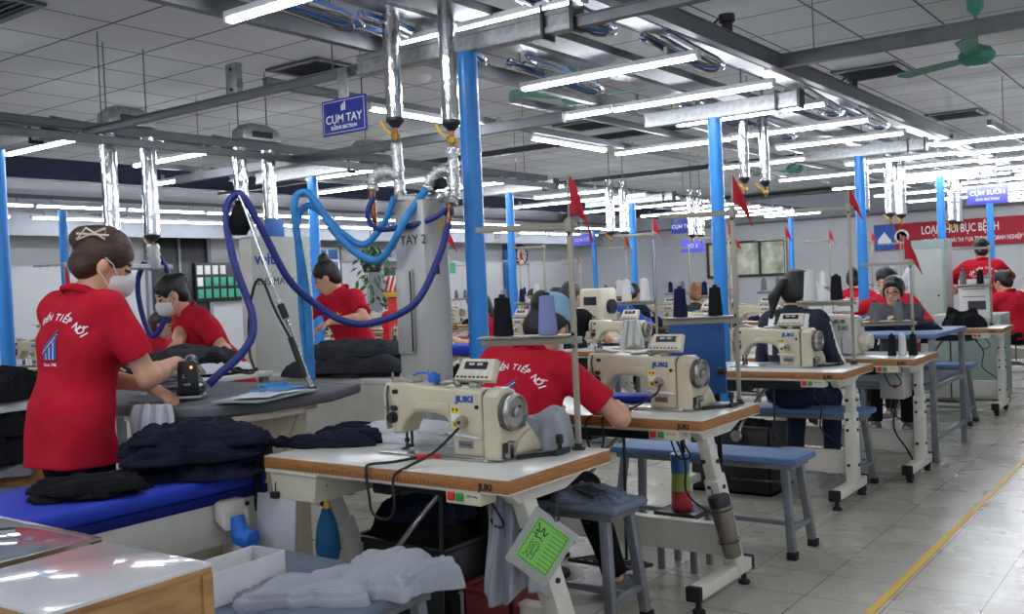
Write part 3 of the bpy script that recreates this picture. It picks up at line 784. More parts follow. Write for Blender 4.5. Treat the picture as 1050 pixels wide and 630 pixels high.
def make_table(label, loc, slant=True, casters=False, drawer=False, detail=True, box=False, group=None, L=1.08, D=0.56):
    t = thing('sewing_table', label, 'table', loc, 0, group)
    top = MB().box((0, 0, 0.739), (L, D, 0.038), 1, 0.004).box((0, 0, 0.7595), (L - 0.004, D - 0.004, 0.003), 0, 0.001)
    top.box((0, 0, 0.718), (L - 0.006, D - 0.006, 0.004), 2)
    tb = top.build('tabletop', ['laminate', 'wood_edge', 'white_paint'], t)
    if detail:
        k = MB()
        for i in range(42): k.box((-L / 2 + 0.18 + 0.0155 * i, -D / 2 - 0.0006, 0.730 + (0.002 if i % 5 else 0.004)), (0.0016, 0.001, 0.009 if i % 5 else 0.015))
        k.build('ruler_ticks', 'wood_tick', tb)
        MB().text('JUKI', 0.026, frame((L / 2 - 0.08, -D / 2 - 0.0008, 0.7265), (1, 0, 0), (0, 0, 1)), 0, 0.0004, 'CENTER', 0.0012).build('edge_lettering', 'ink', tb)
    make_leg(t, -L / 2 + 0.10, slant, casters); make_leg(t, L / 2 - 0.075, slant, casters)
    MB().box((0.0, 0.13, 0.2), (L - 0.2, 0.035, 0.13), 0, 0.006).box((0, 0.13, 0.262), (L - 0.2, 0.05, 0.012), 0, 0.003).build('cross_beam', 'white_paint', t)
    MB().box((0, -0.25, 0.712), (L - 0.3, 0.02, 0.01)).box((L / 2 - 0.1, -0.03, 0.712), (0.02, 0.4, 0.012)).build('under_rail', 'white_paint', t)
    # motor tray, rod and pedal
    MB().box((0.02, 0.02, 0.675), (0.46, 0.2, 0.075), 0, 0.015).box((-0.16, 0.0, 0.66), (0.14, 0.12, 0.09), 0, 0.01).build('oil_pan', 'dark_steel', t)
    MB().cyl((0.06, -0.06, 0.12), (0.06, -0.04, 0.64), 0.007, n=8).box((0.06, -0.055, 0.35), (0.02, 0.02, 0.05)).build('pedal_rod', 'dark_steel', t)
    p = MB().box((-0.02, -0.06, 0.095), (0.30, 0.22, 0.016), 0, 0.005, R3(-10, 0, 0))
    for i in range(6): p.box((-0.13 + 0.044 * i, -0.06, 0.106), (0.012, 0.2, 0.006), 0, 0, R3(-10, 0, 0))
    p.build('foot_pedal', 'dark_steel', t)
    MB().tube(spl([(-0.02, 0.13, 0.66), (-0.1, 0.02, 0.52), (-0.13, -0.08, 0.42), (-0.14, -0.12, 0.36)], 6), 0.010, 8).lathe([(0.0, 0), (0.03, 0.002), (0.036, 0.012), (0.03, 0.02), (0, 0.022)], 16, 0, frame((-0.14, -0.13, 0.36), (1, 0, 0), (0, 0, 1))).build('knee_lifter', 'steel', t)
    if detail:
        sb = MB().box((L / 2 - 0.17, -D / 2 + 0.045, 0.697), (0.13, 0.075, 0.042), 0, 0.004).build('switch_box', 'cream', t)
        MB().box((L / 2 - 0.213, -D / 2 + 0.005, 0.698), (0.026, 0.008, 0.024), 0, 0.003).build('stop_button', 'btn_red', sb)
        MB().box((L / 2 - 0.18, -D / 2 + 0.005, 0.698), (0.026, 0.008, 0.024), 0, 0.003).build('start_button', 'btn_green', sb)
        MB().text('OFF ON', 0.011, frame((L / 2 - 0.137, -D / 2 + 0.0068, 0.698), (1, 0, 0), (0, 0, 1)), 0, 0.0003).build('switch_lettering', 'ink', sb)
        MB().tube(spl([(L / 2 - 0.16, -D / 2 + 0.1, 0.69), (L / 2 - 0.12, -D / 2 + 0.13, 0.60), (L / 2 - 0.2, -D / 2 + 0.18, 0.58), (L / 2 - 0.25, -D / 2 + 0.2, 0.68)], 6), 0.004, 6).tube(spl([(0.2, 0.1, 0.68), (0.32, 0.0, 0.55), (0.3, 0.05, 0.4), (0.4, 0.1, 0.3)], 6), 0.005, 6).build('cable', 'black', t)
    if drawer:
        dr = MB(); x, y, z = -L / 2 + 0.13, -D / 2 + 0.15, 0.668
        # open tray: thicker lip, tapered sides
        dr.prism([(-0.10, -0.05), (0.10, -0.05), (0.115, 0.045), (-0.115, 0.045)], 'y', y - 0.14, y + 0.14, 0, 0.006)
        dr.v = [Vector((v.x + x, v.y, v.z + z)) for v in dr.v]
        dr.box((x, y, z + 0.043), (0.25, 0.30, 0.008), 0, 0.002)
        dr.build('drawer', 'cream', t)
    if box:
        cb = MB().box((L / 2 - 0.2, 0.02, 0.60), (0.15, 0.18, 0.22), 0, 0.01)
        for i in range(12): cb.box((L / 2 - 0.124, 0.02, 0.52 + 0.014 * i), (0.003, 0.15, 0.006))
        c = cb.build('control_box', 'stainless', t)
        MB().box((L / 2 - 0.18, -0.073, 0.57), (0.02, 0.006, 0.026), 0, 0.002).build('power_switch', 'btn_red', c)
        MB().tube(spl([(L / 2 - 0.2, 0.05, 0.49), (L / 2 - 0.22, 0.02, 0.3), (L / 2 - 0.15, 0.06, 0.15), (L / 2 - 0.1, 0.1, 0.02)], 6), 0.006, 6).build('cable', 'black', t)
    return t

# ---------------------------------------------------------------- lockstitch machine
def make_machine(label, loc, group=None):
    t = thing('sewing_machine', label, 'sewing machine', loc, 0, group)
    bed = MB().box((-0.06, 0.0, 0.003), (0.46, 0.17, 0.006), 0, 0.002).box((0.06, 0.03, 0.008), (0.30, 0.2, 0.008), 0, 0.003)
    bp = bed.build('bed', 'steel', t)
    MB().box((-0.235, -0.01, 0.0068), (0.06, 0.05, 0.0016)).cyl((-0.235, -0.01, 0.006), (-0.235, -0.01, 0.008), 0.011, n=14).box((-0.235, -0.01, 0.0085), (0.03, 0.012, 0.002)).build('needle_plate', 'chrome', bp)
    # arm: C-shaped casting
    prof = [(-0.272, 0.232), (-0.20, 0.236), (-0.12, 0.226), (0.0, 0.220), (0.13, 0.216), (0.135, 0.004), (0.008, 0.004), (0.004, 0.07), (-0.004, 0.105), (-0.025, 0.128), (-0.06, 0.138), (-0.13, 0.14),
            (-0.165, 0.132), (-0.19, 0.11), (-0.208, 0.085), (-0.216, 0.066), (-0.25, 0.062), (-0.258, 0.075), (-0.268, 0.12), (-0.280, 0.14), (-0.284, 0.20)]
    arm = MB().prism(prof, 'y', -0.052, 0.048, 0, 0.013, 3)
    a = arm.build('arm', 'machine_cream', t)
    # recessed step on the arm front, seam under it
    MB().prism([(-0.16, 0.148), (-0.13, 0.17), (-0.09, 0.178), (-0.01, 0.176), (0.0, 0.17), (-0.004, 0.13), (-0.02, 0.142), (-0.06, 0.15)], 'y', -0.058, -0.045, 0, 0.005, 2).build('arm_moulding', 'machine_cream', a)
    # motor end with sloping back
    eh = MB().prism([(-0.066, 0.004), (0.175, 0.004), (0.16, 0.03), (0.075, 0.125), (0.045, 0.19), (0.028, 0.215), (0.0, 0.226), (-0.04, 0.22), (-0.062, 0.2)], 'x', 0.137, 0.205, 0, 0.012, 3)
    e = eh.build('motor_end', 'machine_cream', t)
    MB().prism([(-0.0, 0.02), (0.13, 0.02), (0.125, 0.05), (0.09, 0.085), (0.05, 0.07), (0.02, 0.05)], 'x', 0.204, 0.214, 0, 0.004).build('side_cover', 'machine_cream', e)
    MB().box((0.208, -0.03, 0.032), (0.012, 0.05, 0.05), 0, 0.004).build('opening_shade', 'black', e)  # solid black block, its colour stands in for the shade inside a hole
    mech = MB().cyl((0.208, -0.035, 0.012), (0.214, -0.03, 0.055), 0.006, n=8).cyl((0.208, -0.02, 0.05), (0.232, -0.02, 0.05), 0.012, n=14).cyl((0.212, -0.045, 0.02), (0.222, -0.045, 0.02), 0.009, n=10)
    mech.build('thread_finger', 'steel', e)
    MB().cyl((0.205, -0.055, 0.115), (0.212, -0.055, 0.115), 0.007, n=10).cyl((0.205, 0.06, 0.1), (0.21, 0.06, 0.1), 0.006, n=10).cyl((0.11, -0.05, 0.165), (0.11, -0.056, 0.165), 0.007, n=10).build('screw', 'dark_steel', e)
    wh = MB().lathe([(0.0, 0.0), (0.058, 0.0), (0.06, 0.012), (0.058, 0.018), (0.0, 0.018)], 32, 0, frame((0.203, -0.012, 0.150), (0, 1, 0), (0, 0, 1)))
    w = wh.build('hand_wheel', 'machine_seam', t)
    MB().lathe([(0.047, 0.014), (0.056, 0.016), (0.059, 0.024), (0.056, 0.034), (0.050, 0.036), (0.046, 0.026), (0.0, 0.024)], 32, 0, frame((0.203, -0.012, 0.150), (0, 1, 0), (0, 0, 1))).build('wheel_rim', 'steel', w)
    MB().lathe([(0.016, 0.02), (0.016, 0.034), (0.010, 0.036), (0.0, 0.036)], 16, 0, frame((0.203, -0.012, 0.150), (0, 1, 0), (0, 0, 1))).lathe([(0.005, 0.02), (0.005, 0.028), (0, 0.028)], 8, 1, frame((0.203, 0.012, 0.165), (0, 1, 0), (0, 0, 1))).build('wheel_hub', ['steel', 'black'], w)
    # band seam between arm and motor end
    MB().prism([(-0.0545, 0.004), (0.05, 0.004), (0.05, 0.2), (0.03, 0.2185), (-0.035, 0.2195), (-0.0545, 0.2)], 'x', 0.1345, 0.1375).build('seam_band', 'machine_seam', a)
    # face plate and tension parts
    fp = MB().prism([(-0.042, 0.075), (0.036, 0.075), (0.042, 0.14), (0.042, 0.205), (0.02, 0.232), (-0.028, 0.232), (-0.046, 0.205), (-0.046, 0.14)], 'x', -0.294, -0.284, 0, 0.004, 2)
    fp.build('face_plate', 'machine_cream', t)
    tn = MB().cyl((-0.245, -0.05, 0.118), (-0.245, -0.075, 0.118), 0.014, 0.012, 16).cyl((-0.245, -0.05, 0.118), (-0.245, -0.062, 0.118), 0.019, n=18).cyl((-0.235, -0.05, 0.15), (-0.235, -0.068, 0.15), 0.009, n=12)
    tn.cyl((-0.23, -0.05, 0.205), (-0.23, -0.064, 0.205), 0.008, n=10).tube([(-0.262, -0.055, 0.225), (-0.262, -0.062, 0.19), (-0.255, -0.064, 0.14)], 0.003, 6)
    tn.build('tension_knob', 'dark_steel', t)
    MB().tube([(-0.286, -0.05, 0.15), (-0.262, -0.062, 0.148), (-0.24, -0.064, 0.16)], 0.003, 6).tube([(-0.27, -0.054, 0.20), (-0.272, -0.058, 0.09)], 0.003, 6).build('thread_guide', 'steel', t)
    nb = MB().cyl((-0.237, 0.0, 0.02), (-0.237, 0.0, 0.075), 0.0045, n=10).cyl((-0.237, 0.0, 0.004), (-0.237, 0.0, 0.022), 0.0015, n=6).cyl((-0.222, 0.008, 0.015), (-0.222, 0.008, 0.07), 0.005, n=10).box((-0.226, 0.0, 0.018), (0.03, 0.012, 0.012), 0, 0.002)
    nb.box((-0.235, -0.012, 0.0105), (0.014, 0.035, 0.004), 0, 0.001).box((-0.237, 0, 0.035), (0.012, 0.012, 0.014))
    nb.build('needle_bar', 'dark_steel', t)
    # take-up cover and guides on top of head
    tg = MB().prism([(-0.26, 0.232), (-0.25, 0.248), (-0.215, 0.252), (-0.17, 0.24), (-0.165, 0.232)], 'y', -0.04, 0.02, 0, 0.004).cyl((-0.262, -0.03, 0.235), (-0.262, -0.03, 0.265), 0.004, n=8).cyl((-0.24, -0.01, 0.25), (-0.24, -0.01, 0.262), 0.006, n=10)
    tg.build('thread_cover', 'pole_paint', t)
    MB().lathe([(0.017, 0), (0.019, 0.004), (0.0185, 0.022), (0.016, 0.026), (0.0, 0.026)], 24, 0, frame((0.055, -0.05, 0.118), (1, 0, 0), (0, 0, 1))).lathe([(0.006, 0.026), (0.006, 0.03), (0, 0.03)], 10, 1, frame((0.055, -0.05, 0.118), (1, 0, 0), (0, 0, 1))).build('stitch_dial', ['pole_paint', 'dark_steel'], t)
    MB().tube([(0.002, -0.062, 0.078), (0.09, -0.064, 0.073), (0.13, -0.06, 0.068)], [0.005, 0.006, 0.004], 8).build('reverse_lever', 'lamp_body', t)
    yl = MB().box((0.022, -0.0525, 0.13), (0.034, 0.001, 0.070), 1).box((0.022, -0.0532, 0.152), (0.03, 0.001, 0.022)).box((0.022, -0.0532, 0.108), (0.03, 0.001, 0.022)).box((0.022, -0.0538, 0.108), (0.01, 0.001, 0.012), 2).box((0.014, -0.0538, 0.154), (0.006, 0.001, 0.008), 2).box((0.03, -0.0538, 0.154), (0.008, 0.001, 0.008), 2)
    yl.build('warning_label', ['label_yellow', 'print_white', 'ink'], t)
    MB().box((0.06, -0.0528, 0.045), (0.06, 0.001, 0.024)).box((0.06, -0.0534, 0.045), (0.045, 0.0006, 0.003), 1).box((0.06, -0.0534, 0.05), (0.052, 0.0006, 0.0015), 1).box((0.06, -0.0534, 0.039), (0.052, 0.0006, 0.0015), 1).build('serial_plate', ['steel', 'ink'], t)
    MB().text('JUKI', 0.026, frame((0.062, -0.0535, 0.180), (1, 0, 0), (0, 0, 1)) @ Matrix.Diagonal((1.45, 1, 1, 1)), 0, 0.0005, 'CENTER', 0.0016).build('logo_lettering', 'juki_blue', t)
    # control panel on top
    T = Matrix.Translation((0.05, 0.035, 0.268)) @ R3(-28, 0, 0).to_4x4()
    pn = MB().prism([(-0.078, -0.036), (0.078, -0.036), (0.074, 0.04), (-0.062, 0.04)], 'y', -0.016, 0.016, 0, 0.006); pn.v = [T @ v for v in pn.v]
    pn = pn.build('control_panel', 'cream', t)
    k = MB().box((0.002, -0.0168, 0.014), (0.092, 0.002, 0.026), 0)
    k.v = [T @ v for v in k.v]; k.build('lcd_screen', 'lcd', pn)
    k = MB()
    for i, xx in enumerate((-0.05, -0.018, 0.016, 0.05)):
        k.lathe([(0.009, 0), (0.009, 0.002), (0, 0.002)], 12, 0, frame((xx, -0.016, -0.012), (1, 0, 0), (0, 0, 1)) @ Matrix.Identity(4))
        k.box((xx - 0.012, -0.0165, -0.026), (0.01, 0.001, 0.006), 1); k.box((xx + 0.006, -0.0165, -0.026), (0.01, 0.001, 0.006), 1)
    k.box((-0.015, -0.0185, 0.018), (0.022, 0.0006, 0.008), 2); k.box((0.018, -0.0185, 0.018), (0.022, 0.0006, 0.008), 2)
    k.v = [T @ v for v in k.v]; k.build('panel_button', ['lamp_body', 'ink', 'paper_grey'], pn)
    MB().box((0.05, 0.02, 0.225), (0.03, 0.03, 0.02), 0, 0.003).cyl((0.0, 0.0, 0.222), (-0.02, 0.01, 0.232), 0.01, n=10).cyl((-0.1, 0.0, 0.228), (-0.03, 0.01, 0.236), 0.008, n=8).build('panel_bracket', 'steel', t)
    MB().box((0.3, 0.13, 0.01), (0.012, 0.08, 0.018)).cyl((0.28, 0.15, 0.0), (0.28, 0.15, 0.05), 0.007, n=8).box((0.28, 0.15, 0.045), (0.02, 0.02, 0.03), 0, 0.004).tube([(0.22, 0.0, 0.006), (0.30, 0.12, 0.006)], 0.008, 6).build('hinge_bracket', 'dark_steel', t)
    return t
def hang_cable(pts, label, r=0.0045, m='black', loc=(0, 0, 0), name='power_cable'):
    return tag(MB().tube(spl(pts, 8), r, 8).build(name, m, None, loc), label, 'cable')

# ---------------------------------------------------------------- thread stand, cones, pennants
def make_stand(label, loc, H=0.78, tray_z=0.355, arm=(-0.25, -0.13), group=None):
    t = thing('thread_stand', label, 'thread stand', loc, 0, group)
    MB().box((0, 0, H / 2), (0.017, 0.014, H), 0, 0.002).build('stand_pole', 'pole_paint', t)
    MB().lathe([(0.022, 0), (0.022, 0.006), (0.013, 0.012), (0.013, 0.02)], 16).build('base_nut', 'dark_steel', t)
    ax, ay = arm; ang = math.degrees(math.atan2(ay, ax)); L = math.hypot(ax, ay); c = (ax / 2, ay / 2)
    cr = MB().box((c[0], c[1], tray_z), (L + 0.05, 0.012, 0.022), 0, 0.002, R3(0, 0, ang)).box((ax * 0.55, ay * 0.55 - 0.01, tray_z + 0.018), (0.30, 0.1, 0.005), 0, 0.002, R3(0, 0, ang))
    for k in (0.3, 0.82): cr.cyl((ax * k, ay * k, tray_z + 0.02), (ax * k, ay * k, tray_z + 0.17), 0.003, n=6)
    cr.build('spool_tray', 'pole_paint', t)
    MB().box((c[0], c[1], H - 0.025), (L + 0.05, 0.01, 0.02), 0, 0.002, R3(0, 0, ang)).box((0, 0, H - 0.025), (0.028, 0.026, 0.04), 0, 0.003).build('guide_arm', 'pole_paint', t)
    g = MB()
    for k in (0.3, 0.6, 0.85): g.tube([(ax * k, ay * k, H - 0.03), (ax * k, ay * k - 0.006, H - 0.055), (ax * k + 0.012, ay * k - 0.006, H - 0.05), (ax * k + 0.008, ay * k, H - 0.03)], 0.0018, 5)
    g.build('thread_eye', 'steel', t)
    for z in (tray_z - 0.02, tray_z + 0.02, H - 0.05): MB().cyl((0, -0.006, z), (0, -0.012, z), 0.006, n=8).build('clamp_screw', 'dark_steel', t)
    return t
def cone_spot(loc, k, arm=(-0.25, -0.13), tray_z=0.355): return (loc[0] + arm[0] * k, loc[1] + arm[1] * k, loc[2] + tray_z + 0.0205)
def thread_cone(loc, m, label, h=0.12, r=0.031, group=None):
    t = thing('thread_cone', label, 'thread cone', loc, 0, group)
    MB().lathe([(0.008, 0.0), (r, 0.002), (r, 0.01), (r * 0.74, h), (r * 0.3, h + 0.003), (0.006, h)], 22).build('thread', m, t)
    MB().lathe([(r * 0.32, h), (r * 0.3, h + 0.012), (0.004, h + 0.012), (0.004, h)], 14).build('cone_core', 'cone_navy' if m != 'cone_white' else 'cone_white', t)
    return t
def pennant(loc, label, ang, size=0.17, flop=0.6, group=None):
    """a limp triangular flag tied to the top of a pole"""
    t = thing('pennant', label, 'flag', loc, ang, group)
    MB().cyl((0, 0, -0.06), (0, 0, size * 0.95), 0.004, n=8).build('flag_stick', 'pole_paint', t)
    N, Mv = 12, 7; f = MB(); vs = []; fs = []
    for side in (0, 1):
        for i in range(N + 1):
            u = i / N
            for j in range(Mv + 1):
                v = j / Mv * 2 - 1
                hw = size * 0.5 * (1 - u)
                x = 0.006 + size * 1.05 * u * (1 - flop * 0.45) ; z = size * 0.48 + v * hw - flop * size * 0.95 * u * u - 0.25 * size * u
                y = 0.022 * math.sin(u * 5 + v * 1.5) * u + (0.0015 if side else -0.0015)
                vs.append((x, y, z))
    W = Mv + 1; O = (N + 1) * W
    for i in range(N):
        for j in range(Mv):
            q = [i * W + j, i * W + j + 1, (i + 1) * W + j + 1, (i + 1) * W + j]
            fs.append(q); fs.append([O + k for k in q[::-1]])
    for i in range(N): fs.append([i * W, (i + 1) * W, O + (i + 1) * W, O + i * W]); fs.append([i * W + Mv, O + i * W + Mv, O + (i + 1) * W + Mv, (i + 1) * W + Mv])
    for j in range(Mv): fs.append([j, O + j, O + j + 1, j + 1])
    f.add(vs, fs).build('flag_cloth', 'red_flag', t, sharp=60)
    return t

# ---------------------------------------------------------------- benches
def make_bench(label, loc, L=1.0, W=0.26, H=0.46, m='bench_blue', rz=0.0, group=None, soft=False):
    t = thing('bench', label, 'bench', loc, rz, group)
    MB().box((0, 0, H - 0.016), (L, W, 0.032), 0, 0.008 if not soft else 0.014, seg=3).build('seat', m, t)
    MB().box((0, 0, H - 0.045), (L - 0.06, W - 0.05, 0.026), 0, 0.003).build('seat_frame', 'leg_grey', t)
    for sx in (-1, 1):
        for sy in (-1, 1):
            a = (sx * (L / 2 - 0.07), sy * (W / 2 - 0.045), H - 0.04); b = (sx * (L / 2 - 0.03), sy * (W / 2 - 0.0), 0.0)
            d = Vector(b) - Vector(a); c = (Vector(a) + Vector(b)) / 2
            rot = Vector((0, 0, -1)).rotation_difference(d.normalized()).to_matrix()
            lg = MB().box(c, (0.036, 0.036, d.length), 0, 0.003, rot).build('leg', 'leg_grey', t)
            MB().box((b[0], b[1], 0.018), (0.044, 0.044, 0.036), 0, 0.003).build('leg_cap', 'black_rubber', lg)
        MB().box((sx * (L / 2 - 0.04), 0, 0.13), (0.022, W - 0.02, 0.022), 0, 0.002).build('stretcher', 'leg_grey', t)
    MB().box((0, 0.0, 0.13), (L - 0.08, 0.022, 0.022), 0, 0.002).build('stretcher', 'leg_grey', t)
    return t

# front row, nearest first
T1 = (-2.145, 2.45); T2 = (-2.16, 3.67); T3 = (-2.23, 5.545); T4 = (-2.07, 6.40); T5 = (-2.11, 9.45)
make_table('nearest white topped sewing table with wood edge, ruler and cream drawer', (*T1, 0), True, False, True, L=1.03)
make_table('second white topped sewing table, tumbler hanging on its leg', (*T2, 0), True)
make_table('third sewing table on straight legs, in front of the seated woman in navy', (*T3, 0), False)
make_table('sewing table on casters carrying the overlock machine', (*T4, 0), False, True, box=True)
make_table('sewing table on casters with black garments, before the grey cabinet', (*T5, 0), False, True, L=1.05)
TZ = 0.761
M1 = make_machine('nearest cream lockstitch sewing machine with cable and red clip beside it', (T1[0] + 0.125, T1[1] + 0.0, TZ))
make_machine('second cream lockstitch machine, in front of the blue board', (T2[0] + 0.19, T2[1], TZ))
make_machine('third cream lockstitch machine, before the woman in the navy jacket', (T3[0] + 0.10, T3[1], TZ))
sb = MB().box((-0.10, -0.005, 0.248), (0.032, 0.03, 0.03), 0, 0.004).cyl((-0.10, -0.005, 0.26), (-0.10, -0.005, 0.268), 0.008, n=12).cyl((-0.118, -0.01, 0.235), (-0.118, -0.01, 0.275), 0.002, n=6).build('oil_gauge', 'sensor_blue', M1)
MB().tube(spl([(-0.115, 0.0, 0.25), (-0.16, 0.02, 0.262), (-0.23, 0.04, 0.25), (-0.29, 0.09, 0.21), (-0.33, 0.16, 0.14)], 6), 0.004, 6).build('gauge_cable', 'cable_blue', M1)
S1 = (-1.72, 2.68, TZ); S2 = (-1.69, 3.90, TZ); S3 = (-1.78, 5.76, TZ); S4 = (-1.66, 6.60, TZ); S5 = (-1.75, 9.65, TZ)
for s, lb, H in [(S1, 'thread stand on the nearest table with lilac and black cones', 0.75), (S2, 'thread stand on the second table beside the blue board', 0.83), (S3, 'thread stand on the third table', 0.93), (S4, 'thread stand on the overlock table', 0.60), (S5, 'thread stand on the table before the grey cabinet', 0.72)]: make_stand(lb, s, H, 0.19 if s is S4 else 0.355)
thread_cone(cone_spot(S1, 0.82), 'cone_black', 'black thread cone on the nearest stand', 0.125, 0.034)
thread_cone(cone_spot(S1, 0.3), 'cone_lilac', 'lilac thread cone on the nearest stand', 0.125, 0.032)
thread_cone(cone_spot(S2, 0.82), 'cone_navy', 'navy thread cone left on the second stand')
thread_cone(cone_spot(S2, 0.3), 'cone_black', 'black thread cone right on the second stand')
thread_cone(cone_spot(S3, 0.82), 'cone_white', 'white thread cone on the third stand', 0.17, 0.04)
thread_cone(cone_spot(S3, 0.3), 'cone_black', 'black thread cone on the third stand behind the pole', 0.14, 0.036)
thread_cone(cone_spot(S4, 0.82, tray_z=0.19), 'cone_grey', 'grey thread cone left on the overlock stand, before the girl')
thread_cone(cone_spot(S4, 0.3, tray_z=0.19), 'cone_grey', 'grey thread cone right on the overlock stand, before the girl')
thread_cone(cone_spot(S5, 0.82), 'cone_grey', 'grey thread cone on the stand before the cabinet')
thread_cone(cone_spot(S5, 0.3), 'cone_black', 'black thread cone on the stand before the cabinet')
pennant((S1[0], S1[1], TZ + 0.76), 'large red pennant on the nearest thread stand', 0.2, 0.13, 1.0)
pennant((S2[0], S2[1], TZ + 0.84), 'red pennant on the second thread stand, before the second blue post', 0.65, 0.13, 1.0)
pennant((S3[0], S3[1], TZ + 0.90), 'red pennant on the third thread stand', 0.5, 0.12, 0.95)
pennant((S4[0] - 0.04, S4[1], TZ + 0.60), 'red pennant on the overlock thread stand', 0.5, 0.16, 0.9)
make_bench('slate bench holding the white paper box and crumpled grey cloth', (-2.20, 1.80, 0), 0.80, 0.56, 0.49, 'bench_slate', 0, None, True)
make_bench('slate bench under the seated worker, phone and grey cloth on its end', (-2.22, 3.17, 0), 0.82, 0.26, 0.48, 'bench_slate', 0, None, True)
make_bench('empty blue bench between the second and third tables', (-2.10, 4.45, 0), 0.98, 0.27, 0.46)
make_bench('blue bench under the woman in the navy jacket', (-2.25, 5.98, 0), 0.98, 0.25, 0.47, 'bench_blue')
make_bench('blue bench behind the grey steel table, far along the aisle', (-2.15, 8.75, 0), 0.85, 0.26, 0.50)

# ---------------------------------------------------------------- cloth: garments as soft folded mounds
def wv(x, y, rg, f, n=4):
    out = np.zeros_like(x)
    for _ in range(n):
        a = rg.rand() * 6.283; k = f * rg.uniform(0.6, 1.5); p = rg.rand() * 6.283; b = rg.rand() * 6.283
        out += np.sin(k * (x * math.cos(a) + y * math.sin(a)) + p + 1.6 * np.sin(0.5 * k * (x * math.cos(b) + y * math.sin(b))))
    return out / n
def garment(label, loc, L, W, H, m, seed, rz=0.0, amp=0.012, freq=28, droop=0.0, group=None, name='garment', cat='garment', rag=0.13, p=4.5, sq=3.6, R=30, Sg=110, slope=(0, 0)):
    rg = np.random.RandomState(seed)
    th = np.linspace(0, 2 * math.pi, Sg, endpoint=False)
    ro = 1.0 / (np.abs(np.cos(th)) ** sq + np.abs(np.sin(th)) ** sq) ** (1 / sq)
    ph = rg.rand(6) * 6.28
    ro = ro * (1 + rag * 1.25 * (0.6 * np.sin(2 * th + ph[0]) + 0.5 * np.sin(3 * th + ph[1]) + 0.4 * np.sin(5 * th + ph[2]) + 0.3 * np.sin(9 * th + ph[3]) + 0.2 * np.sin(14 * th + ph[4])) / 1.2)
    rr = np.concatenate([np.linspace(0.0, 0.8, R - 8), np.linspace(0.84, 1.0, 8)])
    U = rr[:, None] * ro[None] * np.cos(th)[None] * L / 2; V = rr[:, None] * ro[None] * np.sin(th)[None] * W / 2
    q = rr[:, None] * np.ones_like(th)[None]
    env = np.clip(1 - q ** p, 0, 1) ** 0.5
    n1 = wv(U, V, rg, freq, 3); n2 = wv(U, V, rg, freq * 0.4, 3)
    fa_ = rg.rand() * 3.14; al = U * math.cos(fa_) + V * math.sin(fa_); ac = -U * math.sin(fa_) + V * math.cos(fa_)
    n3 = wv(al * 0.35, ac, rg, freq * 1.1, 3)
    n3 = wv(al * 0.25, ac, rg, freq * 0.8, 2)
    ridge = np.abs(np.sin(n3 * 4.2)) ** 0.8 + 0.35 * np.abs(np.sin(n1 * 1.8))
    fold = 1.1 * ridge + 0.9 * n2 - 0.4
    Z = H * env * (1 + 0.35 * n2) + amp * fold * np.clip(1.2 - q ** 8, 0.3, 1) * env ** 0.4
    lay = 0.005 * np.sin(q * 60 + 3 * n2) * (q > 0.72)
    U = U * (1 + 0.03 * (q > 0.8) * n2); Z = Z + lay * env ** 0.3
    dz = -droop * q ** 2 + slope[0] * U + slope[1] * V
    top = Z + dz + 0.003; bot = dz - 0.002
    bot = np.minimum(bot, top - 0.004)
    vs = [(0, 0, 0)] * 0
    def ring(ZZ):
        return [(U[i, j], V[i, j], ZZ[i, j]) for i in range(1, R) for j in range(Sg)]
    vs = [(0, 0, float(top[0, 0]))] + ring(top) + [(0, 0, float(bot[0, 0]))] + ring(bot)
    o2 = 1 + (R - 1) * Sg; fs = []
    for off, flip in ((0, False), (o2, True)):
        for j in range(Sg):
            f = [off, off + 1 + j, off + 1 + (j + 1) % Sg]; fs.append(f[::-1] if flip else f)
        for i in range(R - 2):
            for j in range(Sg):
                a = off + 1 + i * Sg; f = [a + j, a + Sg + j, a + Sg + (j + 1) % Sg, a + (j + 1) % Sg]; fs.append(f[::-1] if flip else f)
    e = (R - 2) * Sg
    for j in range(Sg): fs.append([1 + e + j, o2 + 1 + e + j, o2 + 1 + e + (j + 1) % Sg, 1 + e + (j + 1) % Sg])
    o = MB().add(vs, fs).build(name, m, None, loc, rz, sharp=180)
    return tag(o, label, cat, group)
def pile(base, specs, group=None):
    """garments laid one on another: (label, dx, dy, L, W, H, mat, seed, rz, amp)"""
    z = base[2]
    for (lb, dx, dy, L, W, H, m, sd, rz, amp) in specs:
        garment(lb, (base[0] + dx, base[1] + dy, z), L, W, H, m, sd, rz, amp, droop=min(0.016, z - base[2]), group=group)
        z += H * 0.9

# ---------------------------------------------------------------- foreground: wooden box, glossy plate, bench things
t = thing('wooden_box', 'wooden box with glossy white top in the bottom left corner', 'box', (-1.785, 1.0, 0), 0.03)
MB().box((0, 0, 0.775), (0.36, 0.34, 0.012), 0, 0.001).box((0, 0, 0.785), (0.36, 0.34, 0.009), 1, 0.002).build('box_top', ['plywood', 'glossy_white'], t)
b = MB()
for s in (-1, 1): b.box((s * 0.17, 0, 0.39), (0.016, 0.336, 0.76), 0, 0.001); b.box((0, s * 0.16, 0.39), (0.34, 0.012, 0.76), 0, 0.001)
b.build('box_wall', 'plywood', t)
b = MB()
for sx in (-1, 1):
    for sy in (-1, 1): b.box((sx * 0.173, sy * 0.158, 0.39), (0.02, 0.024, 0.76), 0, 0.001)
b.build('corner_batten', 'plywood', t)
MB().box((0, 0, 0.02), (0.35, 0.33, 0.03)).build('box_bottom', 'plywood', t)
t = thing('inspection_table', 'glossy dark glass topped table behind the wooden box', 'table', (-2.33, 0.98, 0))
MB().box((0, 0, 0.772), (0.56, 0.44, 0.012), 0, 0.002).build('glass_top', 'glass_dark', t)
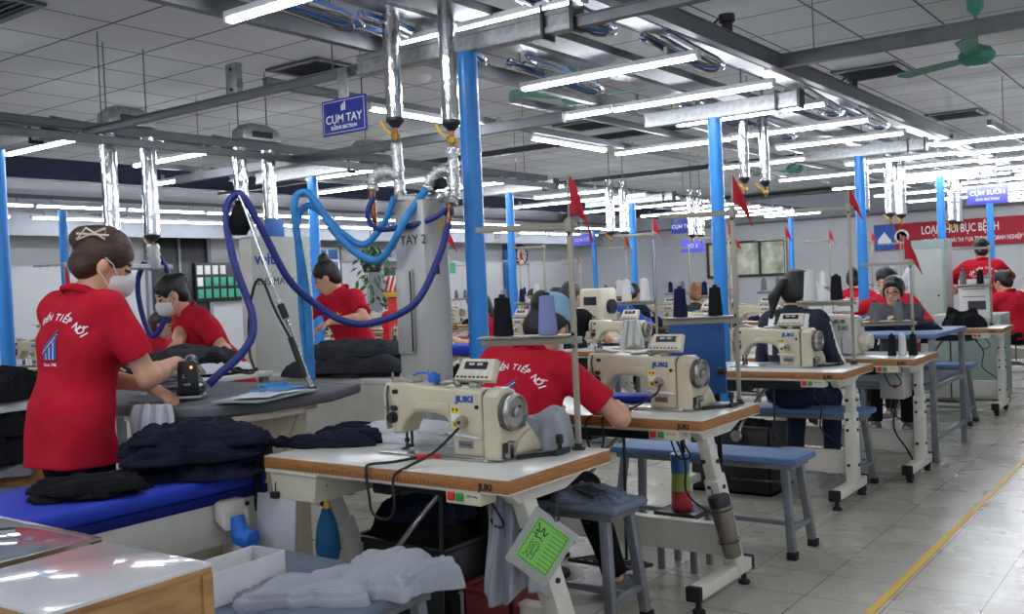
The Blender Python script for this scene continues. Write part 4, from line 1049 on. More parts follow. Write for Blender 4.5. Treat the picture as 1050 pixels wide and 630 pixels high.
MB().box((0, 0.222, 0.765), (0.57, 0.012, 0.03)).box((0, -0.222, 0.765), (0.57, 0.012, 0.03)).box((0.284, 0, 0.765), (0.012, 0.45, 0.03)).box((-0.284, 0, 0.765), (0.012, 0.45, 0.03)).box((0.286, 0.21, 0.765), (0.022, 0.022, 0.02), 1).build('top_frame', ['steel', 'black'], t)
for sx in (-1, 1):
    for sy in (-1, 1): MB().box((sx * 0.255, sy * 0.195, 0.377), (0.03, 0.03, 0.754), 0, 0.002).build('leg', 'leg_grey', t)

t = thing('paper_box', 'white open paper box on the slate bench', 'box', (-2.235, 1.70, 0.491), 0.05)
wl_ = 0.003
b = MB().box((0, 0, 0.002), (0.13, 0.26, 0.004)).box((0.065, 0, 0.045), (wl_, 0.26, 0.09)).box((-0.065, 0, 0.045), (wl_, 0.26, 0.09)).box((0, 0.13, 0.045), (0.13, wl_, 0.09)).box((0, -0.13, 0.045), (0.13, wl_, 0.09))
b.build('carton', 'box_white', t)
for s in (-1, 1): MB().box((0.0, s * 0.1265, 0.05), (0.124, 0.001, 0.08)).build('end_flap', 'paper_grey', t)
garment('crumpled pale grey cloth on the slate bench by the paper box', (-2.00, 1.80, 0.49), 0.40, 0.24, 0.028, 'grey_cloth', 5, 0.75, 0.022, 22, name='cloth_piece', cat='cloth', rag=0.25)
garment('pale grey cloth hanging over the right end of the slate bench', (-1.88, 1.95, 0.49), 0.30, 0.22, 0.04, 'grey_cloth', 8, 0.1, 0.026, 24, name='cloth_piece', cat='cloth', rag=0.2)

# ---------------------------------------------------------------- blue padded ironing table
t = thing('ironing_table', 'blue padded ironing table with white side panel in front of the standing woman', 'ironing table', (-3.01, 1.55, 0))
bp = MB().box((0, 0, 0.672), (0.53, 1.42, 0.055), 0, 0.022, seg=4); bp.build('padded_top', 'pad_blue', t)
MB().box((0, 0, 0.630), (0.525, 1.415, 0.035), 0, 0.008).build('pad_skirt', mat('pad_dark', '14246E', 0.8), t)
ap = MB().box((0.235, 0, 0.545), (0.03, 1.40, 0.15), 0, 0.006).box((-0.235, 0, 0.545), (0.03, 1.40, 0.15), 0, 0.006).box((0, 0.68, 0.545), (0.46, 0.03, 0.15), 0, 0.004).box((0, -0.68, 0.545), (0.46, 0.03, 0.15), 0, 0.004)
ap = ap.build('side_panel', 'white_paint', t)
s = MB()
for y, z in ((-0.02, 0.588), (0.07, 0.56), (0.62, 0.59)): s.cyl((0.25, y, z), (0.255, y, z), 0.008, n=10)
s.build('screw', 'dark_steel', ap)
for sx in (-1, 1):
    for sy in (-1, 1): MB().box((sx * 0.2, sy * 0.6, 0.24), (0.05, 0.05, 0.48), 0, 0.003).build('leg', 'white_paint', t)
MB().box((0.0, 0.0, 0.30), (0.36, 1.1, 0.04), 0, 0.004).build('lower_shelf', mat('dark_red', '6A1A1E', 0.6), t)
t = thing('power_socket', 'blue industrial socket on the white panel of the blue ironing table', 'socket', (-2.755, 2.08, 0.56))
MB().box((0.02, 0, 0.03), (0.05, 0.09, 0.07), 0, 0.01).prism([(0.0, 0.0), (0.055, -0.03), (0.055, 0.03), (0, 0.065)], 'y', -0.05, 0.05, 0, 0.004).build('socket_housing', 'white_paint', t)
MB().cyl((0.05, 0, 0.01), (0.075, 0, -0.07), 0.027, 0.03, 20).cyl((0.07, 0.0, -0.055), (0.12, 0.01, -0.065), 0.034, 0.034, 22).build('blue_plug', 'sensor_blue', t)
MB().cyl((0.07, 0, -0.065), (0.078, 0, -0.11), 0.026, 0.02, 18).cyl((0.078, 0, -0.10), (0.082, 0, -0.2), 0.012, n=10).build('plug_boot', 'white_paint', t)
# black and navy garments on it
pile((-2.96, 1.72, 0.70), [('black garment %s the black pile on the blue table' % w, 0.01 * i, -0.01 * i, 0.32 - 0.006 * i, 0.28 - 0.006 * i, 0.014, 'black_cloth', 11 + i, 0.4 + 0.7 * (i % 2), 0.015) for i, w in enumerate(('at the bottom of', 'second from the bottom of', 'second from the top of', 'on top of'))], 'black pile on the blue ironing table')
NW = ('at the base', 'second from the base', 'third from the base', 'fourth from the base', 'fourth from the top', 'third from the top', 'second from the top', 'on top')
rn = random.Random(3)
pile((-2.92, 2.08, 0.70), [('navy garment %s of the big navy pile at the table end' % w, rn.uniform(-0.045, 0.045), rn.uniform(-0.045, 0.045), 0.46 - 0.006 * i, 0.38 - 0.008 * i, 0.022, 'navy', 21 + i, 0.8 + rn.uniform(-0.6, 0.6), 0.017) for i, w in enumerate(NW)], 'navy pile on the blue ironing table')
garment('navy garment sliding from the pile onto the nearest sewing table', (-2.62, 2.42, 0.764), 0.36, 0.16, 0.022, 'navy', 31, 0.5, 0.014, 30, rag=0.2, droop=0.0)
garment('navy garment piece lying at the back left of the nearest sewing table', (-2.60, 2.56, 0.764), 0.30, 0.18, 0.03, 'navy', 32, 0.3, 0.018, 30, rag=0.2)
tag(MB().tube(spl([(-2.74, 2.20, 0.80), (-2.715, 2.19, 0.74), (-2.71, 2.18, 0.66), (-2.71, 2.18, 0.57)], 5), 0.014, 6).build('fabric_strap', 'navy'), 'navy strap hanging over the corner of the blue table', 'strap')
garment('pale grey garment bundle behind the nearest machine, upper layer', (-2.42, 2.63, 0.792), 0.38, 0.17, 0.022, 'pale_cloth', 41, 0.05, 0.008, 26, rag=0.12, group='pale bundle on the nearest table')
garment('pale grey garment bundle behind the nearest machine, lower layer', (-2.42, 2.63, 0.764), 0.42, 0.19, 0.03, 'pale_cloth', 42, 0.0, 0.008, 26, rag=0.12, group='pale bundle on the nearest table')
garment('pale grey cloth draped behind the nearest machine against the red shirt', (-1.84, 2.66, 0.764), 0.18, 0.13, 0.09, 'grey_cloth', 43, 0.3, 0.02, 34, rag=0.15)

# ---------------------------------------------------------------- grey ironing table where the standing woman works
t = thing('ironing_table', 'grey covered ironing table on a cream body before the steam boiler', 'ironing table', (0, 0, 0))
poly = [(-3.6, 2.19), (-3.28, 2.19), (-3.06, 2.28), (-2.99, 2.48), (-2.99, 2.81), (-3.12, 3.10), (-3.33, 3.02), (-4.45, 2.99), (-4.45, 2.75)]
MB().prism(poly, 'z', 0.855, 0.90, 0, 0.014, 3).build('padded_top', 'pad_grey', t)
MB().prism([(-3.62, 2.26), (-3.3, 2.26), (-3.13, 2.33), (-3.13, 2.85), (-3.3, 2.95), (-4.4, 2.94), (-4.4, 2.78)], 'z', 0.82, 0.854).build('top_frame', 'white_paint', t)
MB().prism([(-3.55, 2.32), (-3.2, 2.32), (-3.2, 2.85), (-4.2, 2.9), (-4.2, 2.72)], 'z', 0.02, 0.82, 0, 0.008).box((-3.19, 2.58, 0.45), (0.02, 0.4, 0.5), 0, 0.004).box((-3.182, 2.58, 0.68), (0.01, 0.12, 0.04), 1).box((-3.3, 2.317, 0.74), (0.03, 0.01, 0.05), 1).build('cabinet_body', ['cream', 'black'], t)
MB().box((-3.08, 2.52, 0.838), (0.1, 0.34, 0.03), 0, 0.004).tube([(-3.08, 2.45, 0.83), (-3.19, 2.42, 0.6)], 0.012, 8).tube([(-3.06, 2.7, 0.83), (-3.19, 2.65, 0.55)], 0.012, 8, 0).build('side_arm', 'cream', t)
gp = thing('glass_plate', 'thin plate with blue and white papers overhanging the grey ironing table', 'plate', (-3.05, 2.52, 0.917), 0.3)
MB().box((0, 0, -0.004), (0.22, 0.42, 0.007), 0, 0.002).build('plate_sheet', 'green_grey', gp)
for i, (dx, dy, mm, r) in enumerate([(-0.01, 0.08, 'print_blue', 5), (0.01, 0.02, 'paper', -8), (0.02, -0.08, 'pale_cloth', 12), (-0.02, 0.12, 'hose_light', -3)]):
    MB().box((dx, dy, 0.003 + 0.003 * i), (0.15, 0.2, 0.002), 0, 0, R3(0, 0, r)).build('paper_sheet', mm, gp)
MB().tube(spl([(-0.08, 0.1, 0.02), (-0.02, 0.0, 0.035), (0.05, 0.06, 0.03), (0.0, 0.14, 0.03), (-0.06, 0.04, 0.03), (0.03, -0.06, 0.02)], 6), 0.004, 6).build('wire', 'hose_light', gp)
# steam iron
t = thing('steam_iron', 'black steam iron with an orange light under the standing woman\'s hand', 'iron', (-3.30, 2.36, 0.916), 0.75)
MB().prism([(-0.05, -0.08), (0.05, -0.08), (0.055, 0.0), (0.03, 0.08), (0.0, 0.115), (-0.03, 0.08), (-0.055, 0.0)], 'z', 0.0, 0.016, 0, 0.004).build('sole_plate', 'steel', t)
MB().prism([(-0.045, -0.075), (0.045, -0.075), (0.05, 0.0), (0.025, 0.07), (-0.025, 0.07), (-0.05, 0.0)], 'z', 0.016, 0.05, 0, 0.01).build('iron_body', 'iron_black', t)
MB().box((0, -0.07, 0.085), (0.075, 0.04, 0.13), 0, 0.012).box((0, 0.05, 0.07), (0.03, 0.03, 0.09), 0, 0.008).tube(spl([(0, -0.06, 0.135), (0, -0.02, 0.152), (0, 0.04, 0.148), (0, 0.075, 0.12)], 5), 0.017, 10).build('handle', 'iron_black', t)
MB().ell((0.018, -0.092, 0.125), (0.005, 0.004, 0.005), 0, 10).build('indicator_light', 'led', t)
MB().text('veit', 0.018, frame((0, -0.0905, 0.055), (1, 0, 0), (0, 0, 1)), 0, 0.0003).tube([(-0.01, -0.091, 0.1), (-0.016, -0.091, 0.09), (-0.006, -0.091, 0.085)], 0.0015, 5).build('lettering', 'lamp_body', t)
# cloth under the hand, garment stacks on the grey table
garment('dark grey press cloth spread on the grey ironing table', (-3.42, 2.52, 0.90), 0.50, 0.55, 0.008, 'pad_grey', 51, 0.2, 0.006, 12, name='press_cloth', cat='cloth', rag=0.06)
for k in range(7): garment('folded grey piece in the flat grey stack left of the iron', (-3.72 + 0.01 * (k % 3), 2.56 + 0.012 * (k % 2), 0.905 + 0.0145 * k), 0.22, 0.26, 0.011, 'mid_cloth' if k % 3 else 'grey_cloth', 60 + k, 0.6 + 0.12 * (k % 3), 0.005, 20, 0, 'flat grey stack left of the iron', 'folded_garment', 'garment', 0.06)
w2 = [(0, 0, 0.66, 0.46, 0.035, 'black_cloth', 71, 0.2, 0.014), (0.06, -0.02, 0.56, 0.40, 0.03, 'white_cloth', 72, 0.1, 0.01), (-0.04, 0.02, 0.58, 0.40, 0.03, 'black_cloth', 73, 0.3, 0.016), (-0.06, 0.02, 0.5, 0.36, 0.03, 'charcoal_cloth', 74, 0.2, 0.018)]
t = thing('work_table', 'small table under the pile of the bending woman', 'table', (-4.62, 3.30, 0))
MB().box((0, 0, 0.88), (0.75, 0.52, 0.03), 0, 0.006).build('table_top', 'laminate', t)
for sx in (-1, 1):
    for sy in (-1, 1): MB().box((sx * 0.34, sy * 0.22, 0.43), (0.04, 0.04, 0.865), 0, 0.002).build('leg', 'leg_grey', t)
pile((-4.62, 3.30, 0.897), [('%s garment %s the pile under the second woman\'s hands' % ('white' if v[5].startswith('white') else 'dark', w), *v) for v, w in zip(w2, ('at the base of', 'showing at the right edge of', 'in the middle of', 'on top of'))], 'pile under the second woman')

# steam boiler and stainless cabinet
t = thing('steam_boiler', 'tall grey green steam boiler cabinet behind the leaning pole', 'boiler', (-5.365, 4.57, 0))
MB().box((0.0, 0.0, 0.855), (0.13, 0.52, 1.71), 0, 0.006).build('cabinet_shell', 'veit_grey', t)
MB().box((0.002, -0.262, 0.855), (0.12, 0.004, 1.67), 0, 0.001).build('edge_panel', 'white_paint', t)
MB().text('veit', 0.115, frame((0.0665, -0.24, 1.52), (0, 1, 0), (0, 0, 1)), 0, 0.0008, 'LEFT', 0.003).build('logo_lettering', 'sign_blue', t)
MB().text('2H5 MAY 1', 0.07, frame((0.0665, -0.23, 1.38), (0, 1, 0), (0, 0.05, 1)), 0, 0.0005, 'LEFT').build('handwriting', 'ink', t)
MB().box((0.0, 0.0, 1.77), (0.07, 0.12, 0.13), 0, 0.008).build('blue_connector', 'cable_blue', t)
t = thing('stainless_cabinet', 'tall stainless cabinet with TAY 2 handwritten near its top', 'cabinet', (-3.115, 3.545, 0))
MB().box((0, 0, 0.86), (0.18, 0.17, 1.72), 0, 0.004).build('cabinet_shell', 'stainless', t)
d_ = MB().box((-0.035, -0.094, 1.2), (0.10, 0.02, 0.40), 0, 0.004).build('door', 'stainless', t)
MB().box((0.01, -0.105, 1.2), (0.006, 0.004, 0.38)).build('door_edge', 'dark_steel', d_)
MB().box((0.0915, 0.0, 1.39), (0.004, 0.03, 0.04)).build('latch', 'dark_steel', t)
MB().text('44-0059', 0.035, frame((-0.07, -0.0865, 1.585), (1, 0, 0), (0.06, 0, 1)), 0, 0.0004, 'LEFT').text('TAY 2', 0.062, frame((-0.06, -0.0865, 1.515), (1, 0, 0), (0.08, 0, 1)), 0, 0.0004, 'LEFT').build('handwriting', 'ink', t)
# foil wrapped pipework above it
t = thing('steam_pipework', 'foil wrapped steam pipes between the tall ducts and the stainless cabinet', 'pipework', (0, 0, 0))
fl = MB()
fl.tube(spl([(-3.30, 3.60, 2.03), (-3.295, 3.60, 1.9), (-3.28, 3.59, 1.78), (-3.25, 3.58, 1.745), (-3.16, 3.585, 1.735), (-3.05, 3.60, 1.735), (-2.96, 3.60, 1.745)], 5), [0.026, 0.032, 0.024, 0.031, 0.027, 0.034, 0.025], 12)
fl.build('foil_pipe', 'foil', t, sharp=80)
fr = MB().tube(spl([(-2.945, 3.60, 1.97), (-2.945, 3.60, 1.86), (-2.93, 3.58, 1.74), (-2.94, 3.56, 1.69)], 8), [0.025, 0.033, 0.027, 0.034, 0.024], 12).tube(spl([(-2.95, 3.60, 1.84), (-3.0, 3.58, 1.86), (-3.05, 3.56, 1.82), (-3.07, 3.55, 1.76)], 8), [0.025, 0.032, 0.026, 0.033], 12)
fr.build('foil_pipe', 'foil', t, sharp=80)
MB().tube(spl([(-3.28, 3.60, 1.86), (-3.34, 3.56, 1.885), (-3.39, 3.53, 1.86), (-3.40, 3.52, 1.80)], 8), [0.026, 0.034, 0.027, 0.033, 0.029], 12).build('foil_pipe', 'foil_light', t, sharp=80)
for b_ in (MB().tube(spl([(-3.40, 3.52, 1.80), (-3.395, 3.52, 1.68), (-3.39, 3.52, 1.60)], 4), 0.014, 8), MB().tube([(-2.94, 3.56, 1.70), (-2.95, 3.55, 1.60)], 0.014, 8), MB().tube([(-3.3, 3.6, 2.02), (-3.3, 3.6, 2.1)], 0.012, 8), MB().tube([(-2.945, 3.6, 1.95), (-2.945, 3.6, 2.06)], 0.012, 8)): b_.build('bare_pipe', 'copper', t)
MB().box((-3.02, 3.60, 1.735), (0.05, 0.035, 0.035), 0, 0.008).cyl((-3.09, 3.6, 1.80), (-3.01, 3.6, 1.80), 0.03, n=12).box((-2.95, 3.56, 1.66), (0.04, 0.03, 0.04), 0, 0.006).build('valve_body', 'dark_steel', t)
MB().box((-2.985, 3.545, 1.60), (0.012, 0.012, 0.06), 0, 0.003).build('valve_lever', 'valve_yellow', t)
# hoses
def hose(pts, r, m, label, n=8): return tag(MB().tube(spl(pts, n), r, 10).build('steam_hose', m), label, 'hose')
hose([(-2.95, 3.55, 1.60), (-2.94, 3.47, 1.46), (-3.0, 3.35, 1.24), (-3.13, 3.2, 1.16), (-3.22, 3.1, 1.18), (-3.32, 3.02, 1.27), (-3.37, 2.93, 1.38), (-3.42, 2.84, 1.6), (-3.46, 2.79, 1.73), (-3.49, 2.77, 1.75), (-3.52, 2.74, 1.70), (-3.50, 2.72, 1.6), (-3.43, 2.70, 1.43), (-3.34, 2.70, 1.24), (-3.27, 2.64, 1.14), (-3.25, 2.55, 1.06), (-3.26, 2.46, 1.0), (-3.28, 2.42, 0.96)], 0.0165, 'hose_blue', 'long dark blue steam hose sagging before the two cabinets to the iron')
hose([(-3.39, 3.52, 1.77), (-3.40, 3.48, 1.68), (-3.28, 3.42, 1.60), (-3.11, 3.44, 1.60), (-3.0, 3.50, 1.63), (-2.95, 3.54, 1.67)], 0.013, 'hose_blue', 'short dark blue hose loop on top of the stainless cabinet')
hose([(-3.06, 3.56, 1.8), (-3.09, 3.42, 1.64), (-3.17, 3.40, 1.52), (-3.26, 3.40, 1.45), (-3.35, 3.36, 1.48), (-3.45, 3.31, 1.59), (-3.52, 3.26, 1.74), (-3.57, 3.23, 1.79), (-3.61, 3.2, 1.71), (-3.63, 3.27, 1.31), (-3.62, 3.27, 0.88)], 0.018, 'hose_light', 'bright blue wrapped hose looping down to the left of the stainless cabinet, lower one')
hose([(-3.17, 3.43, 1.74), (-3.25, 3.43, 1.62), (-3.36, 3.41, 1.53), (-3.45, 3.37, 1.58), (-3.53, 3.32, 1.68), (-3.60, 3.28, 1.73), (-3.67, 3.27, 1.65), (-3.68, 3.28, 1.41), (-3.68, 3.28, 1.17), (-3.66, 3.29, 0.88)], 0.016, 'hose_light', 'bright blue wrapped hose looping beside its twin to the floor, upper one')
# balancer pole and bag
t = thing('hose_pole', 'leaning steel pole holding up the dark blue hose', 'pole', (-3.10, 2.80, 0.905))
MB().tube([(0, 0, 0), (-0.38, -0.03, 0.86)], [0.009, 0.006], 10).build('pole_rod', 'chrome', t)
MB().cyl((0, 0, -0.04), (0, 0, 0.012), 0.02, n=12).tube([(-0.03, -0.01, 0.05), (-0.08, -0.035, 0.22)], 0.013, 10).tube([(-0.095, -0.04, 0.30), (-0.115, -0.05, 0.36)], 0.016, 10).build('pole_clamp', 'black', t)
MB().tube(spl([(-0.07, -0.035, 0.2), (-0.14, -0.06, 0.34), (-0.19, -0.075, 0.46), (-0.24, -0.08, 0.44), (-0.26, -0.1, 0.30), (-0.24, -0.12, 0.16), (-0.2, -0.14, 0.08), (-0.3, -0.2, 0.1)], 6), 0.006, 6).build('pole_cable', 'black', t)
t = thing('weight_bag', 'black pear shaped weight bag hanging at the top of the leaning pole', 'weight', (-3.475, 2.765, 1.74))
MB().lathe([(0.0, -0.17), (0.03, -0.168), (0.046, -0.14), (0.045, -0.11), (0.028, -0.06), (0.012, -0.035), (0.016, -0.02), (0.0, -0.015)], 20).tube([(0, 0, -0.02), (0, 0, 0.03)], 0.003, 6).build('bag', 'black_cloth', t)

# ---------------------------------------------------------------- small things around the front tables
t = thing('clipboard', 'grey clipboard with papers hanging under the cream drawer', 'clipboard', (-2.61, 2.17, 0.52), 0.1)
MB().box((0, 0, 0), (0.17, 0.006, 0.23), 0, 0.002, R3(-6, 0, 4)).build('board', 'paper_grey', t)
MB().box((0.004, -0.006, -0.01), (0.165, 0.003, 0.23), 0, 0.001, R3(-6, 0, 2)).build('paper_sheet', 'paper_grey', t)
MB().box((0.0, 0.0, 0.112), (0.03, 0.02, 0.022), 0, 0.003).tube([(0, 0.002, 0.12), (-0.006, 0.01, 0.15), (0, 0.012, 0.155)], 0.002, 6).build('binder_clip', 'black', t)
t = thing('feather_duster', 'blue duster with yellow handle hanging under the nearest table', 'duster', (-2.44, 2.24, 0.715))
MB().tube(spl([(0, 0, 0), (0, 0, -0.06), (0.002, 0, -0.13)], 4), [0.007, 0.008, 0.008, 0.009, 0.009, 0.009, 0.01, 0.01, 0.012], 10).build('handle', 'valve_yellow', t)
MB().lathe([(0.0, -0.30), (0.035, -0.295), (0.042, -0.25), (0.034, -0.18), (0.014, -0.125), (0, -0.12)], 20).build('duster_head', 'duster_blue', t)
MB().tube(spl([(0.0, 0, -0.01), (0.014, -0.01, -0.02), (0.018, -0.01, -0.05)], 4), 0.002, 5).build('hang_loop', 'black', t)
hang_cable([(-2.10, 2.32, 0.768), (-2.12, 2.22, 0.769), (-2.16, 2.17, 0.768), (-2.165, 2.158, 0.75), (-2.155, 2.155, 0.68), (-2.14, 2.155, 0.62), (-2.08, 2.155, 0.61), (-2.05, 2.155, 0.65), (-2.05, 2.158, 0.74), (-2.02, 2.19, 0.768), (-1.99, 2.28, 0.80), (-1.975, 2.385, 0.86)], 'dark thin cable looping over the front edge of the nearest table')
tag(MB().cyl((-2.10, 2.32, 0.770), (-2.04, 2.37, 0.772), 0.008, 0.005, 10).cyl((-2.115, 2.305, 0.770), (-2.10, 2.32, 0.770), 0.005, n=8, m=1).build('cable_clip', ['btn_red', 'black']), 'red clip at the cable end on the nearest table', 'clip')
hang_cable([(-2.02, 3.55, 0.768), (-2.05, 3.45, 0.768), (-2.055, 3.386, 0.75), (-2.05, 3.38, 0.66), (-2.09, 3.385, 0.60), (-2.13, 3.385, 0.66), (-2.12, 3.388, 0.752), (-2.0, 3.47, 0.772), (-1.91, 3.56, 0.83), (-1.90, 3.60, 0.87)], 'dark thin cable looping over the front edge of the second table')
t = thing('job_tag', 'clear sleeve with green job card hanging on the nearest table leg', 'tag', (-1.575, 2.32, 0.62), 0.3)
T = R3(0, 0, 0).to_4x4() @ Matrix.Rotation(math.radians(34), 4, 'Y')
b = MB().box((-0.0, 0, -0.09), (0.145, 0.004, 0.19), 0, 0.003); b.v = [T @ v for v in b.v]; b.build('plastic_sleeve', 'clear_sleeve', t)
b = MB().box((0.004, -0.0035, -0.085), (0.11, 0.001, 0.14)); b.v = [T @ v for v in b.v]; gc = b.build('green_card', 'tag_green', t)
b = MB(); rgx = random.Random(4)
for k in range(9): b.box((0.034, -0.0045, -0.028 - 0.0135 * k), (0.042, 0.0006, 0.001))
for k in range(9):
    for q in range(3): b.box((-0.03 + 0.012 * q + rgx.uniform(-.003, .003), -0.0045, -0.085 - 0.0065 * k), (rgx.uniform(0.004, 0.01), 0.0006, 0.0024))
for e_ in ((0.05, 0), (-0.05, 0)): b.box((0.004 + e_[0], -0.0045, -0.085), (0.0012, 0.0006, 0.13))
for z in (-0.02, -0.15): b.box((0.004, -0.0045, z), (0.10, 0.0006, 0.0012))
b.tube(spl([(-0.04, -0.0045, -0.03), (-0.03, -0.0045, -0.045), (-0.036, -0.0045, -0.055), (-0.022, -0.0045, -0.05), (-0.018, -0.0045, -0.035), (-0.008, -0.0045, -0.058), (-0.002, -0.0045, -0.042)], 4), 0.0016, 5).tube(spl([(-0.04, -0.0045, -0.065), (-0.028, -0.0045, -0.062), (-0.03, -0.0045, -0.072), (-0.014, -0.0045, -0.068), (-0.004, -0.0045, -0.074)], 4), 0.0014, 5)
b.v = [T @ v for v in b.v]; b.build('card_writing', 'ink', gc)
MB().tube(spl([(0, 0, 0.0), (0.008, 0, 0.012), (0, 0, 0.024), (-0.008, 0, 0.012)], 6, True), 0.003, 6).tube([(0, 0, 0.02), (0.0, 0.02, 0.07)], 0.004, 6).build('hang_ring', 'black', t)
# hanging grey cloth under the right end of the nearest table
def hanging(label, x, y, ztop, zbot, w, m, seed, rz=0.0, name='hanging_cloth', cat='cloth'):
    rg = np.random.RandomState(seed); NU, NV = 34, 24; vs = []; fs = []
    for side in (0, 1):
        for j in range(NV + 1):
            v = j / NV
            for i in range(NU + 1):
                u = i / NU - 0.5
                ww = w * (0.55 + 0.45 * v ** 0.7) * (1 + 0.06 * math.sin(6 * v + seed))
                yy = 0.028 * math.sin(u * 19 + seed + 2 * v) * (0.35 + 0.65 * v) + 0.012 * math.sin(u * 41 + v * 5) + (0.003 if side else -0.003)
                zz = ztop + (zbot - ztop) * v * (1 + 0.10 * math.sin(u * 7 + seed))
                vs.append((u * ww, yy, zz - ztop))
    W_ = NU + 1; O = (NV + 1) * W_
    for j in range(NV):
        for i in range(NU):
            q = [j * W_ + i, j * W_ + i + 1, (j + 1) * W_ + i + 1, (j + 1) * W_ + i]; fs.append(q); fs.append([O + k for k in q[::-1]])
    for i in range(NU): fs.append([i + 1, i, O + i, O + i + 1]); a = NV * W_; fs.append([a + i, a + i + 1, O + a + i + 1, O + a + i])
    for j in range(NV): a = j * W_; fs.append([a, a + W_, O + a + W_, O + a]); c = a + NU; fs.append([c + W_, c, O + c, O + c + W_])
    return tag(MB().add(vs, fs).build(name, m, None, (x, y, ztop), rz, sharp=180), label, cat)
hanging('grey cloth hanging from the right end of the nearest table', -1.77, 2.36, 0.69, 0.36, 0.20, 'grey_cloth', 3, 0.3)
garment('grey cloth lying on the end of the slate bench behind the nearest table', (-1.98, 3.17, 0.48), 0.26, 0.24, 0.025, 'bench_slate', 91, 0.2, 0.016, 26, name='cloth_piece', cat='cloth')
t = thing('mobile_phone', 'black mobile phone on the grey cloth of the slate bench', 'phone', (-1.95, 3.10, 0.525), 1.0)
MB().box((0, 0, 0), (0.075, 0.16, 0.009), 0, 0.004).build('phone_case', 'black', t); MB().box((0, 0, 0.005), (0.066, 0.148, 0.001)).build('phone_screen', 'lcd', t)
t = thing('tumbler', 'stainless tumbler hanging by wire on the second table leg', 'tumbler', (-1.645, 3.615, 0.31), 0.0)
T = Matrix.Rotation(math.radians(-9), 4, 'Y') @ Matrix.Rotation(math.radians(8), 4, 'X')
b = MB().lathe([(0.0, -0.125), (0.033, -0.125), (0.036, -0.118), (0.042, 0.05), (0.042, 0.09)], 26); b.v = [T @ v for v in b.v]; b.build('tumbler_body', 'tumbler', t)
b = MB().lathe([(0.043, 0.085), (0.044, 0.12), (0.04, 0.126), (0.012, 0.128), (0.0, 0.128)], 26); b.v = [T @ v for v in b.v]; b.build('tumbler_lid', 'dark_steel', t)
b = MB()
for z in (-0.06, 0.07): b.tube([(0.046 * math.cos(a), 0.046 * math.sin(a), z) for a in np.linspace(0, 6.283, 25)], 0.002, 5)
b.tube([(-0.03, 0.02, -0.06), (-0.033, 0.02, 0.07), (-0.03, 0.02, 0.16), (-0.01, 0.02, 0.18)], 0.002, 5); b.v = [T @ v for v in b.v]; b.build('wire_holder', 'dark_steel', t)
t = thing('panel_board', 'dark blue board standing behind the second machine', 'board', (-1.925, 4.0, 0.79), 0.0)
MB().prism([(-0.135, 0.0), (0.135, 0.0), (0.135, 0.32), (0.12, 0.335), (-0.12, 0.335), (-0.135, 0.32)], 'y', -0.006, 0.006, 0, 0.002).build('board_sheet', 'board_blue', t)
MB().box((0.12, -0.005, 0.1), (0.03, 0.03, 0.03), 0, 0.003).tube(spl([(0.07, 0.0, 0.0), (0.08, -0.01, -0.02), (0.05, -0.05, -0.025)], 4), 0.006, 6).box((0.09, 0.004, -0.2), (0.02, 0.008, 0.45)).box((-0.09, 0.004, -0.2), (0.02, 0.008, 0.45)).build('board_clamp', 'black', t)
t = thing('water_bottle', 'rainbow coloured water bottle under the second table', 'bottle', (-2.02, 3.98, 0.265))
MB().lathe([(0.0, 0), (0.042, 0.0), (0.046, 0.01), (0.044, 0.08), (0.044, 0.085)], 20).build('bottle_base', 'bottle_red', t)
MB().lathe([(0.044, 0.085), (0.040, 0.16), (0.041, 0.165)], 20).build('bottle_middle', mat('bottle_yellow', '8FA048', 0.3), t)
MB().lathe([(0.041, 0.165), (0.044, 0.24), (0.042, 0.25), (0.0, 0.252)], 20).build('bottle_cap', mat('bottle_blue', '2F6E9E', 0.3), t)
st = thing('floor_stool', 'low wooden stand for the bottle under the second table', 'stool', (-2.02, 4.0, 0))
MB().box((0, 0, 0.25), (0.2, 0.2, 0.025), 0, 0.003).build('stool_top', 'dark_steel', st)
for sx in (-1, 1):
    for sy in (-1, 1): MB().box((sx * 0.08, sy * 0.08, 0.12), (0.025, 0.025, 0.24), 0, 0.002).build('leg', 'leg_grey', st)

def crate(label, loc, L, W, H, m, rz=0.0):
    t = thing('garment_crate', label, 'crate', loc, rz); b = MB(); e = 0.012
    b.box((0, 0, 0.008), (L, W, 0.016))
    for sgn in (-1, 1): b.box((sgn * (L / 2 - e / 2), 0, H / 2), (e, W, H), 0, 0.003); b.box((0, sgn * (W / 2 - e / 2), H / 2), (L, e, H), 0, 0.003)
    b.build('crate_shell', m, t)
    r = MB()
    for sgn in (-1, 1): r.box((sgn * L / 2, 0, H), (0.024, W + 0.02, 0.02), 0, 0.004); r.box((0, sgn * W / 2, H), (L + 0.02, 0.024, 0.02), 0, 0.004)
    r.build('crate_rim', m, t); return t
crate('black crate full of dark cloth under the nearest sewing table', (-2.36, 2.62, 0), 0.42, 0.26, 0.42, 'black')
garment('black cloth heaped in the crate under the nearest table', (-2.36, 2.62, 0.34), 0.38, 0.21, 0.16, 'black_cloth', 151, 0.0, 0.03)
garment('navy cloth on top of the crate heap under the nearest table', (-2.34, 2.62, 0.49), 0.34, 0.2, 0.07, 'navy', 152, 0.2, 0.025)
crate('dark red crate beside the seated operator under the nearest table', (-2.0, 2.62, 0), 0.2, 0.2, 0.30, 'dark_red')
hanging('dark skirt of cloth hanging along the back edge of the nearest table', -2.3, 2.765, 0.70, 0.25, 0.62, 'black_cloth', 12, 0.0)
hanging('white cloth hanging off the grey table beside the standing woman', -3.27, 2.165, 0.915, 0.70, 0.24, 'white_cloth', 7, 0.35)
t = thing('seat_pad', 'blue pad lying behind the arm of the second machine', 'pad', (-2.16, 3.82, TZ), 0.2)
MB().box((0, 0, 0.018), (0.26, 0.16, 0.036), 0, 0.014, seg=3).build('pad', 'pad_blue', t)
